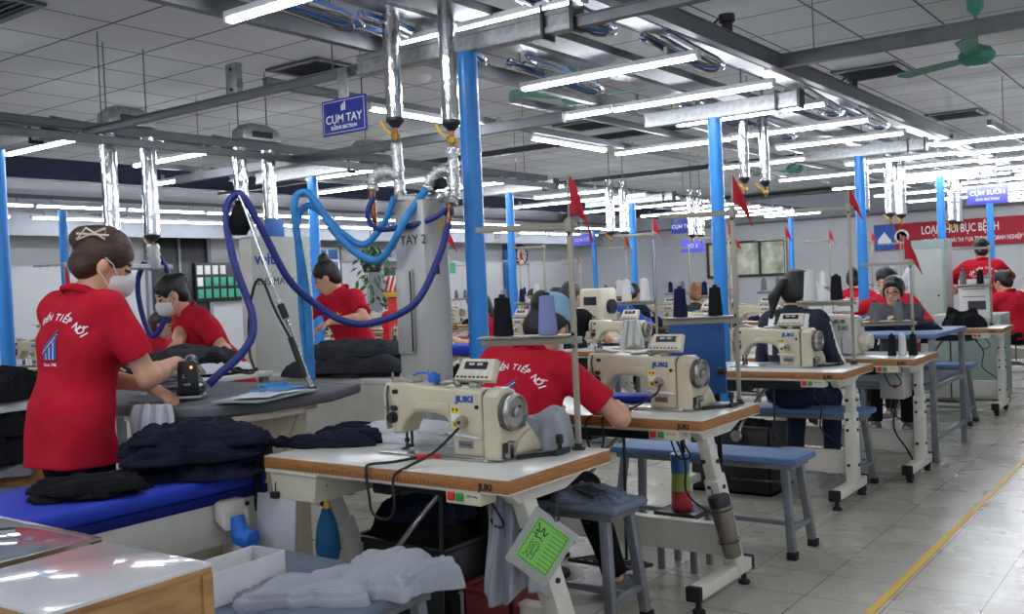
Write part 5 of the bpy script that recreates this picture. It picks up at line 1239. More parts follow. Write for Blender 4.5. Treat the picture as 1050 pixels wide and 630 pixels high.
crate('black crate under the third sewing table', (-2.45, 5.62, 0), 0.5, 0.28, 0.4, 'black')
garment('dark cloth heaped in the crate under the third table', (-2.45, 5.62, 0.33), 0.44, 0.23, 0.14, 'black_cloth', 154, 0.1, 0.03)

# ---------------------------------------------------------------- people
def V3(*a): return np.array(a, float)
def ik(a, c, l1, l2, hint):
    """joint between a and c for two bones, bent towards hint"""
    d = c - a; L = np.linalg.norm(d); L2 = min(L, (l1 + l2) * 0.995); u = d / L; c = a + u * L2
    x = (l1 * l1 - l2 * l2 + L2 * L2) / (2 * L2); hgt = math.sqrt(max(l1 * l1 - x * x, 0))
    h = np.array(hint, float); h = h - u * (h @ u); h /= np.linalg.norm(h)
    return a + u * x + h * hgt, c
def rotmat(yaw=0, pitch=0, roll=0):
    """columns right, forward, up; yaw turns left, pitch bends forward and down, roll tips to the right"""
    return np.array(R3(0, 0, yaw) @ R3(-pitch, 0, 0) @ R3(0, roll, 0))
def person(label, loc, face, hgt=1.58, seated=False, lean=0, side=0, head=(0, 0, 0), lh=None, rh=None, lelb=(-1, -.3, -.6), relb=(1, -.3, -.6), shirt='red_polo', sleeve='short', pants='trouser', hair='hair_black', hairdo='bun',
           mask=False, glasses=False, vox=0.009, back=None, chest=None, shoes='shoe_grey', feet=None, fingers=True, cap=None, group=None, legs=True, grip=0.9, pelvis=None, sway=0, stripes=False, apron=False):
    S = hgt / 1.58
    t = thing('person', label, 'person', (loc[0], loc[1], 0), math.radians(face), group)
    pz = (0.54 if seated else 0.85 * S) if pelvis is None else pelvis
    P = V3(0, 0, pz)
    Rt = rotmat(sway, lean, side); X, Yf, U = Rt[:, 0], Rt[:, 1], Rt[:, 2]
    def Q(x, y, z): return P + S * (x * X + y * Yf + z * U)
    neck = Q(0, 0.0, 0.475); sh = {-1: Q(-0.165, 0.0, 0.415), 1: Q(0.165, 0.0, 0.415)}
    Rh = rotmat(sway + head[0], lean * 0.5 + head[1], side * 0.5 + head[2])
    hc = neck + Rh @ (S * V3(0, 0.022, 0.135))
    def Hd(x, y, z): return hc + Rh @ (S * V3(x, y, z))
    b = SDF()
    # trunk
    def trunk(q, g):
        q.ell(Q(0, -0.01, 0.02), S * (V3(0.150, 0.108, 0.13) + g), 0.05, Rt)
        q.cone(Q(-0.05, 0, 0.08), Q(-0.055, 0, 0.30), S * (0.086 + g), S * (0.09 + g), 0.05); q.cone(Q(0.05, 0, 0.08), Q(0.055, 0, 0.30), S * (0.086 + g), S * (0.09 + g), 0.05)
        q.ell(Q(0, 0.005, 0.31), S * (V3(0.152, 0.103, 0.15) + g), 0.05, Rt)
        q.cone(sh[-1] + S * 0.04 * X, sh[1] - S * 0.04 * X, S * (0.062 + g), S * (0.062 + g), 0.05)
        q.ell(Q(-0.065, 0.085, 0.29), S * (V3(0.055, 0.045, 0.055) + g * 0.6), 0.05, Rt); q.ell(Q(0.065, 0.085, 0.29), S * (V3(0.055, 0.045, 0.055) + g * 0.6), 0.05, Rt)
    trunk(b, -0.006)
    b.cone(Q(0, -0.005, 0.44), neck + Rh @ (S * V3(0, 0.005, 0.06)), S * 0.054, S * 0.046, 0.035)
    # head
    b.ell(Hd(0, -0.012, 0.032), S * V3(0.074, 0.092, 0.086), 0.02, Rh); b.ell(Hd(0, 0.028, -0.035), S * V3(0.059, 0.064, 0.082), 0.03, Rh)
    b.cone(Hd(-0.02, 0.06, -0.092), Hd(0.02, 0.06, -0.092), S * 0.022, S * 0.022, 0.025)
    b.cone(Hd(0, 0.092, 0.0), Hd(0, 0.106, -0.032), S * 0.007, S * 0.012, 0.012); b.ell(Hd(0.012, 0.096, -0.034), S * V3(0.009, 0.008, 0.007), 0.008, Rh); b.ell(Hd(-0.012, 0.096, -0.034), S * V3(0.009, 0.008, 0.007), 0.008, Rh)
    for s in (-1, 1):
        b.ell(Hd(s * 0.076, -0.008, -0.012), S * V3(0.010, 0.02, 0.031), 0.008, Rh)
        b.ell(Hd(s * 0.032, 0.098, 0.006), S * V3(0.017, 0.012, 0.009), 0.012, Rh, sub=True)
        b.ell(Hd(s * 0.031, 0.078, 0.006), S * V3(0.013, 0.012, 0.010), 0.004, Rh)
    b.cone(Hd(-0.018, 0.088, -0.063), Hd(0.018, 0.088, -0.063), S * 0.006, S * 0.006, 0.01); b.ell(Hd(0, 0.094, -0.068), S * V3(0.016, 0.006, 0.005), 0.006, Rh)
    # arms and hands
    ua, fa = 0.275 * S, 0.235 * S
    arm = {}
    for s, tgt, hint in ((-1, lh, lelb), (1, rh, relb)):
        if tgt is None: tgt = Q(s * 0.2, 0.1, -0.08)
        a = sh[s]; w = np.array(tgt, float); e, w = ik(a, w, ua, fa, hint); arm[s] = (a, e, w)
        b.cone(a, e, S * 0.046, S * 0.037, 0.03); b.cone(e, a + (e - a) * 0.99, S * 0.037, S * 0.037, 0.01)
        m = e + (w - e) * 0.3
        b.cone(e, m, S * 0.037, S * 0.038, 0.02); b.cone(m, w, S * 0.038, S * 0.024, 0.02)
        d = (w - e) / np.linalg.norm(w - e); dn = V3(0, 0, -1); d2 = d + 0.35 * dn; d2 /= np.linalg.norm(d2)
        side_v = np.cross(d2, dn); side_v = side_v / max(np.linalg.norm(side_v), 1e-6) * (-s)   # towards the thumb
        pn = np.cross(side_v, d2) * s; pn = pn if pn @ dn > 0 else -pn
        for k in (-0.024, -0.008, 0.008, 0.024):
            b.cone(w + d2 * S * 0.012, w + S * (d2 * 0.082 + side_v * k), S * 0.0155, S * 0.0125, 0.012)
        if fingers:
            for k, (off, ln) in enumerate(((0.029, 0.068), (0.0095, 0.075), (-0.0105, 0.070), (-0.030, 0.054))):
                p0 = w + S * (d2 * 0.085 + side_v * off); cu = grip * (0.9 + 0.12 * k)
                q0 = d2
                for seg, fr in enumerate((0.45, 0.32, 0.25)):
                    an = cu * (0.35 if seg == 0 else 0.75); q1 = q0 * math.cos(an) + (pn) * math.sin(an)
                    pn_next = pn * math.cos(an) - q0 * math.sin(an)
                    p1 = p0 + q1 * S * ln * fr; r = S * (0.0098, 0.0088, 0.0078)[seg]
                    b.cone(p0, p1, r, r * 0.93, 0.004); p0 = p1; q0, pn_ = q1, pn_next
                    pn, q0 = pn_next / np.linalg.norm(pn_next), q1
                pn = np.cross(side_v, d2) * s; pn = pn if pn @ dn > 0 else -pn
            tb = w + S * (d2 * 0.03 + side_v * 0.028); t1 = tb + S * (d2 * 0.026 + side_v * 0.026 + pn * 0.012); t2 = t1 + S * (d2 * 0.03 + side_v * 0.004 + pn * 0.012)
            b.cone(w + d2 * S * 0.02, tb, S * 0.014, S * 0.0135, 0.01); b.cone(tb, t1, S * 0.0125, S * 0.0105, 0.006); b.cone(t1, t2, S * 0.0105, S * 0.0085, 0.004)
    # legs
    th, shn = (0.40 * S, 0.40 * S) if seated else (0.386 * S, 0.386 * S); leg = {}
    for s in (-1, 1):
        hp = Q(s * 0.085, 0, 0.0)
        an = np.array(feet[0 if s < 0 else 1], float) if feet else (V3(s * 0.12, 0.36, 0.085) if seated else V3(s * 0.09, -0.01, 0.085))
        k, an = ik(hp, an, th, shn, (0.05 * s, 1, 0.4 if seated else 0)); leg[s] = (hp, k, an)
        if legs:
            b.cone(hp, k, S * 0.078, S * 0.052, 0.03); cf = k + (an - k) * 0.3; b.cone(k, cf, S * 0.050, S * 0.052, 0.03); b.cone(cf, an, S * 0.052, S * 0.034, 0.02)
            b.cone(an, an + V3(0, 0.11, -0.045), S * 0.03, S * 0.026, 0.02)
    ec = [Hd(s * 0.031, 0.086, 0.006) for s in (-1, 1)]; lc = Hd(0, 0.094, -0.066); br = [Hd(s * 0.033, 0.09, 0.028) for s in (-1, 1)]
    def zone(C):
        z = np.zeros(len(C), int); L = (C - hc) @ Rh / S
        for s in (-1, 1):
            z[((L[:, 0] - s * 0.032) / 0.014) ** 2 + ((L[:, 2] - 0.007) / 0.0065) ** 2 < 1 * (L[:, 1] > 0.05)] = 2
            z[(((L[:, 0] - s * 0.034) / 0.02) ** 2 + ((L[:, 2] - 0.029) / 0.0045) ** 2 < 1) & (L[:, 1] > 0.05)] = 2
        z[((L[:, 0] / 0.023) ** 2 + ((L[:, 2] + 0.066) / 0.0075) ** 2 < 1) & (L[:, 1] > 0.05)] = 1
        return z
    b.build('body', ['skin', 'skin_lip', 'eye_dark'], vox, t, zone=zone)
    # hair
    hr = SDF()
    hr.ell(Hd(0, -0.018, 0.038), S * V3(0.084, 0.10, 0.094), 0.01, Rh); hr.ell(Hd(0, -0.055, -0.02), S * V3(0.072, 0.058, 0.075), 0.03, Rh)
    hr.ell(Hd(0, 0.105, -0.035), S * V3(0.07, 0.085, 0.085), 0.015, Rh, sub=True)
    for s in (-1, 1): hr.ell(Hd(s * 0.085, 0.012, -0.05), S * V3(0.03, 0.045, 0.055), 0.012, Rh, sub=True)
    if hairdo in ('bun', 'clip'): hr.ell(Hd(0, -0.11, 0.05), S * V3(0.048, 0.045, 0.045), 0.015, Rh)
    if hairdo == 'topbun': hr.ell(Hd(0, -0.06, 0.135), S * V3(0.042, 0.042, 0.036), 0.012, Rh)
    if hairdo == 'clip': hr.ell(Hd(0, -0.075, -0.035), S * V3(0.058, 0.052, 0.04), 0.02, Rh); hr.ell(Hd(0, -0.06, 0.085), S * V3(0.042, 0.05, 0.036), 0.03, Rh)
    if hairdo == 'pony':
        hr.cone(Hd(-0.01, -0.10, 0.035), Hd(-0.03, -0.125, 0.02), S * 0.022, S * 0.024, 0.012); hr.cone(Hd(-0.03, -0.125, 0.02), Hd(-0.075, -0.13, -0.07), S * 0.026, S * 0.032, 0.015); hr.cone(Hd(-0.075, -0.13, -0.07), Hd(-0.085, -0.12, -0.19), S * 0.032, S * 0.014, 0.015)
    if hairdo == 'long':
        for s in (-1, 1): hr.cone(Hd(s * 0.07, -0.04, 0.0), Hd(s * 0.075, -0.03, -0.17), S * 0.032, S * 0.03, 0.03)
        hr.cone(Hd(0, -0.08, 0.0), Hd(0, -0.08, -0.19), S * 0.06, S * 0.045, 0.03)
    if hairdo == 'fringe':
        hr.ell(Hd(0, 0.066, 0.074), S * V3(0.055, 0.024, 0.024), 0.012, Rh)
        for s in (-1, 1): hr.cone(Hd(s * 0.073, 0.03, 0.02), Hd(s * 0.07, 0.04, -0.04), S * 0.014, S * 0.01, 0.01)
        hr.cone(Hd(0.03, -0.10, 0.03), Hd(0.05, -0.1, -0.09), S * 0.045, S * 0.03, 0.02)
    hr.wob(0.003, 60, 3)
    h = hr.build('hair', hair, max(vox, 0.008), t)
    if hairdo == 'clip':
        c0 = Hd(-0.03, -0.105, 0.105); a1 = Rh @ V3(0.75, 0.2, 0.55); a2 = Rh @ V3(-0.3, -0.8, 0.6); a1 /= np.linalg.norm(a1); mbk = MB()
        cc = [Hd(-0.076, -0.09, 0.04), Hd(-0.055, -0.05, 0.115), Hd(-0.08, -0.045, 0.085), Hd(-0.05, -0.1, 0.09), Hd(-0.076, -0.09, 0.04)]
        mbk.tube([Vector(c) for c in [Hd(0.05, -0.125, 0.04), Hd(0.072, -0.055, 0.118), Hd(0.086, -0.04, 0.082), Hd(0.062, -0.115, 0.092), Hd(0.05, -0.125, 0.04)]], 0.004, 6)
        mbk.tube([Vector(c) for c in [Hd(0.045, -0.135, 0.06), Hd(0.088, -0.035, 0.1)]], 0.004, 6)
        mbk.build('hair_clip', 'cream', h)
    if cap:
        cp = SDF(); cp.ell(Hd(0, -0.012, 0.052), S * V3(0.096, 0.112, 0.092), 0.01, Rh); cp.plane(Hd(0, 0, 0.035), Rh @ V3(0, 0.25, -1)); cp.wob(0.004, 30, 9)
        cp.cone(Hd(-0.05, 0.06, 0.055), Hd(0.05, 0.06, 0.055), 0.02, 0.02, 0.02); cp.build('cap', cap, max(vox, 0.009), t)
    if mask:
        mk = SDF(); mk.ell(Hd(0, 0.036, -0.052), S * V3(0.064, 0.078, 0.066), 0.01, Rh); mk.cone(Hd(0, 0.10, -0.02), Hd(0, 0.10, -0.06), S * 0.016, S * 0.02, 0.03)
        mk.plane(Hd(0, 0.028, 0), Rh @ V3(0, -1, -0.15)); mk.plane(Hd(0, 0, -0.012), Rh @ V3(0, -0.25, 1.0)); m_ = mk.build('face_mask', 'mask_white', min(vox, 0.008), t)
        for s in (-1, 1):
            lp = MB()
            lp.tube([Vector(q) for q in (Hd(s * 0.062, 0.05, -0.02), Hd(s * 0.078, 0.02, 0.01), Hd(s * 0.086, -0.012, 0.022))], 0.0025, 6); lp.tube([Vector(q) for q in (Hd(s * 0.06, 0.045, -0.075), Hd(s * 0.075, 0.015, -0.05), Hd(s * 0.085, -0.015, -0.03))], 0.0025, 6)
            lp.build('ear_loop', 'mask_white', m_)
    if glasses:
        g = MB()
        for s in (-1, 1):
            ring = [Vector(Hd(s * 0.034 + 0.026 * math.cos(a), 0.104, 0.002 + 0.02 * math.sin(a))) for a in np.linspace(0, 6.283, 21)]
            g.tube(ring, 0.0022, 6); g.tube([Vector(Hd(s * 0.06, 0.102, 0.006)), Vector(Hd(s * 0.08, 0.0, 0.008))], 0.002, 6)
        g.tube([Vector(Hd(-0.009, 0.106, 0.004)), Vector(Hd(0.009, 0.106, 0.004))], 0.0022, 6); g.build('eyeglasses', 'dark_steel', t)
    # shirt
    q = SDF(); trunk(q, 0.014)
    if not seated or True:
        q.cone(Q(0, 0.0, 0.1), Q(0, 0.0, -0.135 if not seated else -0.03), S * 0.105, S * 0.108, 0.05); q.cone(P + V3(0, 0.0, 0.03), P + V3(0, 0.012, -0.15 * S) if not seated else P, S * 0.118, S * 0.125 if not seated else S * 0.11, 0.04)
        for s in (-1, 1):
            if not seated: q.cone(P + s * 0.06 * X + V3(0, 0, 0.02), P + s * 0.075 * X + V3(0, 0.015, -0.15 * S), S * 0.10, S * 0.106, 0.03); q.cone(Q(-0.06, -0.01, 0.05), Q(-0.07, -0.01, -0.135 if not seated else -0.02), S * 0.094, S * 0.096, 0.03); q.cone(Q(0.06, -0.01, 0.05), Q(0.07, -0.01, -0.135 if not seated else -0.02), S * 0.094, S * 0.096, 0.03)
    for s in (-1, 1):
        a, e, w = arm[s]
        if sleeve == 'short':
            c = a + (e - a) * 0.72; q.cone(a, c, S * 0.060, S * 0.062, 0.035, cut=True)
        else:
            q.cone(a, e, S * 0.058, S * 0.05, 0.035); q.cone(e, e + (w - e) * 0.93, S * 0.05, S * 0.037, 0.02, cut=True)
    q.wob(0.006, 22, abs(hash(label)) % 1 + len(label)); q.wob(0.003, 55, len(label) + 7)
    q.plane(P + V3(0, 0, -0.14 * S) if not seated else Q(0, 0, -0.075), V3(0, 0, -1) if not seated else -U)
    q.cone(Q(0, -0.012, 0.44), neck + Rh @ (S * V3(0, -0.008, 0.028)), S * 0.063, S * 0.057, 0.008, cut=True)
    zf = None; mats_ = [shirt]
    if stripes:
        mats_ = [shirt, 'print_white']
        def zf(C):
            L = (C - P) @ Rt / S; z = np.zeros(len(C), int)
            for s in (-1, 1):
                a, e, w = arm[s]; d = e - a; d /= np.linalg.norm(d); rel = C - a; al = rel @ d; o = rel - al[:, None] * d; out = V3(s, 0, 0.2) @ Rt.T
                z[(al > 0.02) & (al < 0.3) & (np.abs(o @ Yf) < 0.018) & (o @ (X * s) > 0)] = 1
                z[(np.abs(np.abs(L[:, 0]) - 0.105) < 0.02) & (L[:, 2] > 0.2) & (L[:, 2] < 0.45) & (L[:, 1] < 0)] = 1
            return z
    so = q.build('shirt', mats_, max(vox, 0.007), t, zone=zf)
    if sleeve == 'short' or shirt == 'red_polo':
        col = MB(); n0 = Q(0, -0.012, 0.462); ring = []
        for a in np.linspace(0.0, 6.283, 25):
            ring.append(Vector(n0 + S * (0.066 * math.cos(a) * X + 0.064 * math.sin(a) * Yf + (0.012 - 0.02 * math.sin(a)) * U)))
        col.tube(ring, 0.011, 8); col.build('collar', shirt, so)
    if back or chest:
        bv = bvh_of(so)
        if back:
            pr = MB(); n = -Yf; ax, ay = -X * -1, U
            rad = 0.17; word = back
            N = len(word); sp = 0.0195
            for i, ch in enumerate(word):
                if ch == ' ': continue
                a = (i - (N - 1) / 2) * sp / rad * 1.0
                c = Q(0, 0, 0.20) + S * (math.sin(a) * rad * X + math.cos(a) * rad * U)
                axx = math.cos(a) * X - math.sin(a) * U; ayy = math.sin(a) * X + math.cos(a) * U
                M_ = Matrix([[axx[r], ayy[r], -Yf[r], c[r] - 0.0 * Yf[r]] for r in range(3)] + [[0, 0, 0, 1]])
                pr.text(ch, 0.034 * S, M_, 0, 0, 'CENTER', 0.0008)
            pr.text('Since 1946', 0.016 * S, Matrix([[X[r], U[r], -Yf[r], Q(0, 0, 0.205)[r]] for r in range(3)] + [[0, 0, 0, 1]]), 0, 0, 'CENTER', 0.0003)
            wrap(pr, bv, -Yf); pr.build('back_print', 'print_white', so)
            lg_ = MB()
            def para(x0, z0, x1, z1, wd, m):
                A = [Q(x0, 0, z0), Q(x0 + wd, 0, z0), Q(x1 + wd, 0, z1), Q(x1, 0, z1)]; n_ = 6; vs = []; fs = []
                for i in range(n_ + 1):
                    f = i / n_
                    vs += [A[0] + (A[3] - A[0]) * f, A[1] + (A[2] - A[1]) * f]
                for i in range(n_): fs.append([2 * i, 2 * i + 1, 2 * i + 3, 2 * i + 2])
                lg_.add(vs, fs, m)
            for i in range(4): para(-0.034 + 0.018 * i, 0.228, -0.034 + 0.018 * i, 0.255 + 0.02 * i, 0.0135, 1)
            para(-0.04, 0.262, 0.034, 0.335, 0.008, 1); para(-0.04, 0.249, 0.034, 0.318, 0.005, 0); para(-0.038, 0.222, 0.038, 0.222, 0.0, 0)
            for i in range(3): para(-0.0205 + 0.018 * i, 0.228, -0.0205 + 0.018 * i, 0.25 + 0.02 * i, 0.004, 0)
            wrap(lg_, bv, -Yf, 0.003); lg_.build('back_logo', ['print_white', 'print_blue'], so)
        if chest:
            pr = MB(); c0 = Q(-0.075, 0, 0.33)
            pts = []
            for i in range(10):
                r_ = (0.034 if i % 2 == 0 else 0.014) * S; a = math.pi / 2 + i * math.pi / 5
                pts.append(c0 + r_ * (math.cos(a) * X + math.sin(a) * U))
            for i in range(10): pr.add([c0, pts[i], (pts[i] + pts[(i + 1) % 10]) / 2, pts[(i + 1) % 10]], [[0, 1, 2, 3]], 0)
            c1 = Q(-0.075, 0, 0.275)
            for i in range(5): pr.add([c1 + S * ((-0.03 + 0.013 * i) * X), c1 + S * ((-0.02 + 0.013 * i) * X), c1 + S * ((-0.02 + 0.013 * i) * X + 0.008 * U), c1 + S * ((-0.03 + 0.013 * i) * X + 0.008 * U)], [[0, 1, 2, 3]], 1)
            wrap(pr, bv, Yf); pr.build('chest_print', ['star_yellow', 'print_white'], so)
    # trousers and shoes
    if legs:
        q = SDF(); q.ell(Q(0, -0.01, 0.0), S * (V3(0.165, 0.125, 0.125) if seated else V3(0.135, 0.095, 0.11)), 0.03, Rt)
        for s in (-1, 1):
            hp, k, an = leg[s]; q.cone(hp + (k - hp) * 0.12, k, S * 0.082, S * 0.064, 0.03); q.cone(k, an + V3(0, 0, 0.02), S * 0.066, S * 0.05, 0.02, cut=True)
        q.wob(0.004, 25, 5); q.build('trousers', pants, max(vox, 0.012), t)
        for s in (-1, 1):
            hp, k, an = leg[s]; z0 = an[2] - 0.085; sh_ = SDF()
            f = V3(an[0], an[1], z0)
            sh_.ell(f + V3(0, 0.015, 0.06), V3(0.044, 0.06, 0.06), 0.02); sh_.ell(f + V3(0, 0.10, 0.036), V3(0.04, 0.085, 0.034), 0.03); sh_.plane(f + V3(0, 0, 0.022), V3(0, 0, -1))
            o = sh_.build('shoe', shoes, 0.007, t)
            MB().prism([(f[0] + x, f[1] + y) for x, y in ((-0.034, -0.03), (0.034, -0.03), (0.042, 0.06), (0.044, 0.13), (0.03, 0.175), (0, 0.19), (-0.03, 0.175), (-0.044, 0.13), (-0.042, 0.06))], 'z', f[2] + 0.001, f[2] + 0.026, 0, 0.006).build('sole', 'sole_white', o)
    return t

def tolocal(loc, face, p):
    a = math.radians(-face); dx, dy = p[0] - loc[0], p[1] - loc[1]
    return (dx * math.cos(a) - dy * math.sin(a), dx * math.sin(a) + dy * math.cos(a), p[2])
SLOGAN = 'GẤP ĐẾN TIẾP NỐI'
# standing presser on the left
L_ = (-3.44, 1.94); F_ = 3
person('standing woman in red polo, back turned, hair clipped up, hand on a steam iron', L_, F_, 1.60, False, 9, 0, (-33, 22, 4), tolocal(L_, F_, (-3.35, 2.20, 0.98)), tolocal(L_, F_, (-3.31, 2.30, 1.06)), (-1, -.2, -.5), (0.6, -0.8, -0.5),
       hair='hair_brown', hairdo='clip', mask=True, vox=0.0065, back=SLOGAN, grip=0.8)
# woman bending over the pile
L_ = (-5.12, 3.92); F_ = 165
person('woman in red polo with yellow star bending over the dark garment pile, white mask', L_, F_, 1.54, False, 30, 4, (-8, 14, 0), tolocal(L_, F_, (-4.70, 3.58, 1.02)), tolocal(L_, F_, (-4.90, 3.42, 1.04)), (-1, -.2, -.8), (1, -0.2, -0.8), hairdo='bun', mask=True, vox=0.008, chest=True)
# woman working between the hoses and the stainless cabinet
L_ = (-5.48, 5.42); F_ = 176
person('woman in red polo with yellow star and hair bun working behind the blue hoses', L_, F_, 1.60, False, 18, 0, (-50, 22, 0), tolocal(L_, F_, (-5.28, 4.98, 1.10)), tolocal(L_, F_, (-5.52, 4.92, 1.12)), (-1, .0, -.5), (1, 0.0, -0.5), hairdo='topbun', hair='hair_black', vox=0.009, chest=True)
# seated operator at the second table
L_ = (-2.25, 2.97); F_ = 4
person('seated operator in red polo, back to us, light blue cap, bent over the second table', L_, F_, 1.58, True, 24, 4, (0, 28, 6), tolocal(L_, F_, (-2.42, 3.50, 0.80)), tolocal(L_, F_, (-2.02, 3.44, 0.80)), (-1, -.2, -.6), (1, -0.1, -0.8),
       hairdo='bun', cap='light_blue_cap', mask=True, vox=0.007, back=SLOGAN, feet=((-0.1, 0.45, 0.085), (0.22, 0.46, 0.085)), pelvis=0.60)
# woman in navy jacket
L_ = (-2.22, 5.92); F_ = 0
person('seated woman with ponytail in navy jacket with white stripes, back to us', L_, F_, 1.62, True, 10, 0, (-12, 10, 0), tolocal(L_, F_, (-2.34, 6.25, 0.82)), tolocal(L_, F_, (-2.08, 6.25, 0.82)), (-.5, -.4, -1), (.5, -.4, -1), hairdo='pony', shirt='navy_jacket', sleeve='long', vox=0.009, stripes=True, pelvis=0.585, pants='jeans', shoes='sole_white')
# girl in glasses and the red worker behind
L_ = (-2.20, 8.32); F_ = 183
person('girl in glasses and dark grey shirt facing us behind the blue table', L_, F_, 1.5, True, 14, 0, (0, 4, 0), tolocal(L_, F_, (-2.08, 7.92, 0.90)), tolocal(L_, F_, (-2.32, 7.92, 0.90)), (-.4, -.6, -1), (.4, -.6, -1), hairdo='fringe', glasses=True, shirt='grey_shirt', vox=0.008, pelvis=0.57)
L_ = (-2.30, 9.15); F_ = 180

# ---------------------------------------------------------------- overlock machine on the fourth table
def make_overlock(label, loc, group=None):
    t = thing('overlock_machine', label, 'sewing machine', loc, 0, group)
    MB().prism([(-0.18, 0.005), (0.12, 0.005), (0.12, 0.2), (0.10, 0.245), (0.03, 0.26), (-0.10, 0.262), (-0.16, 0.25), (-0.16, 0.19), (-0.07, 0.185), (-0.065, 0.10), (-0.18, 0.095)], 'y', -0.09, 0.11, 0, 0.012, 3).build('machine_body', 'white_paint', t)
    MB().box((-0.05, -0.098, 0.055), (0.15, 0.02, 0.085), 0, 0.006).box((0.07, -0.098, 0.08), (0.07, 0.014, 0.14), 0, 0.006).build('front_cover', 'lamp_body', t)
    k = MB()
    for x in (-0.09, -0.045, 0.0, 0.045): k.cyl((x, -0.085, 0.222), (x, -0.115, 0.222), 0.014, 0.012, 14)
    k.build('tension_knob', 'steel', t)
    MB().lathe([(0.0, 0), (0.055, 0), (0.06, 0.01), (0.06, 0.04), (0.045, 0.045), (0.045, 0.075), (0.03, 0.08), (0.0, 0.08)], 26, 0, frame((0.12, 0.0, 0.085), (0, 1, 0), (0, 0, 1))).build('hand_wheel', 'cream', t)
    MB().text('JUKI', 0.034, frame((0.04, -0.0925, 0.165), (1, 0, 0), (0, 0, 1)), 0, 0.0005, 'CENTER', 0.0014).build('logo_lettering', 'juki_blue', t)
    MB().cyl((-0.13, -0.03, 0.09), (-0.13, -0.03, 0.19), 0.006, n=8).cyl((-0.10, -0.03, 0.09), (-0.10, -0.03, 0.19), 0.006, n=8).box((-0.12, -0.05, 0.12), (0.05, 0.04, 0.05), 0, 0.008).box((-0.1, -0.05, 0.1), (0.1, 0.08, 0.006)).build('needle_unit', 'dark_steel', t)
    T = Matrix.Translation((0.02, 0.05, 0.31)) @ R3(-24, 0, 0).to_4x4()
    p = MB().box((0, 0, 0), (0.16, 0.03, 0.075), 0, 0.006); p.v = [T @ v for v in p.v]; p = p.build('control_panel', 'lamp_body', t)
    q = MB().box((-0.01, -0.016, 0.01), (0.09, 0.002, 0.03)); q.v = [T @ v for v in q.v]; q.build('lcd_screen', 'lcd', p)
    MB().box((0.02, 0.06, 0.27), (0.03, 0.02, 0.04)).tube([(-0.12, 0.03, 0.26), (-0.13, 0.03, 0.33), (-0.06, 0.03, 0.34), (-0.05, 0.03, 0.26)], 0.004, 6).build('thread_guide', 'steel', t)
    return t
make_overlock('white overlock machine with round handwheel on the casters table', (-2.06, 6.42, TZ))
for x, y, m, lb in [(-1.72, 6.33, 'cone_black', 'black thread spool on the overlock table, left of three'), (-1.665, 6.36, 'cone_white', 'pale thread spool on the overlock table, middle of three'), (-1.61, 6.39, 'cone_black', 'black thread spool on the overlock table, right of three')]: thread_cone((x, y, TZ), m, lb, 0.13, 0.026)
# grey steel table with blue top beyond it
t = thing('steel_table', 'tall grey steel table with blue top before the girl in glasses', 'table', (-1.98, 7.35, 0))
MB().box((0, 0, 0.845), (0.78, 0.95, 0.03), 0, 0.006).build('table_top', 'bench_blue', t)
for sx in (-1, 1):
    for sy in (-1, 1): MB().box((sx * 0.36, sy * 0.44, 0.415), (0.04, 0.04, 0.83), 0, 0.003).build('leg', 'leg_grey', t)
b = MB()
for z in (0.5, 0.16):
    for sx in (-1, 1): b.box((sx * 0.36, 0, z), (0.03, 0.84, 0.03))
for sy in (-1, 1): b.box((0, sy * 0.44, 0.5), (0.68, 0.03, 0.03))
b.build('frame_rail', 'leg_grey', t)
MB().box((0, 0, 0.525), (0.7, 0.84, 0.02)).build('shelf', 'mid_cloth', t)
garment('dark navy garment spread on the blue topped steel table', (-2.02, 7.55, 0.861), 0.6, 0.5, 0.05, 'navy', 101, 0.2, 0.015)
garment('black garment heap on the casters table before the grey cabinet, lower', (-1.93, 9.45, TZ), 0.32, 0.34, 0.08, 'black_cloth', 102, 0.5, 0.03)
garment('black garment heap on the casters table before the grey cabinet, upper', (-1.97, 9.5, TZ + 0.075), 0.24, 0.24, 0.07, 'black_cloth', 103, 0.1, 0.03)
t = thing('paper_notice', 'white paper notice hung on the thread stand before the grey cabinet', 'paper', (-1.90, 9.72, 1.0))
MB().box((0, 0, 0), (0.26, 0.004, 0.36), 0, 0.001).build('paper_sheet', 'paper', t)
MB().box((0.02, -0.003, -0.06), (0.15, 0.001, 0.08)).box((0.0, -0.003, 0.12), (0.2, 0.001, 0.008)).box((0.0, -0.003, 0.09), (0.2, 0.001, 0.006)).box((0.0, -0.003, 0.02), (0.2, 0.001, 0.006)).build('printed_block', 'cable_grey', t)
MB().cyl((0.0, 0, 0.18), (0.0, 0, 0.22), 0.004, n=6).box((0.07, 0, 0.205), (0.18, 0.01, 0.012)).build('paper_hanger', 'pole_paint', t)
t = thing('boiler_cabinet', 'tall green grey cabinet left of the standing woman with raised elbows', 'cabinet', (-2.62, 11.3, 0))
MB().box((0, 0, 0.80), (0.34, 0.34, 1.6), 0, 0.006).build('cabinet_shell', 'green_grey', t)
MB().box((0.172, 0.0, 0.9), (0.004, 0.28, 1.2), 0, 0.001).box((0.0, -0.172, 0.9), (0.28, 0.004, 1.2), 0, 0.001).build('cabinet_door', 'veit_grey', t)
MB().cyl((0.1, -0.175, 1.0), (0.1, -0.19, 1.0), 0.012, n=10).build('door_knob', 'dark_steel', t)
t = thing('equipment_cabinet', 'low grey cabinet under the black garments at the far aisle', 'cabinet', (-2.1, 10.55, 0))
MB().box((0, 0, 0.42), (0.62, 0.5, 0.82), 0, 0.006).build('cabinet_shell', 'veit_grey', t)
MB().box((0.31, 0.0, 0.42), (0.006, 0.42, 0.7), 0, 0.002).box((0.0, -0.25, 0.42), (0.55, 0.006, 0.7), 0, 0.002).build('cabinet_door', 'green_grey', t)
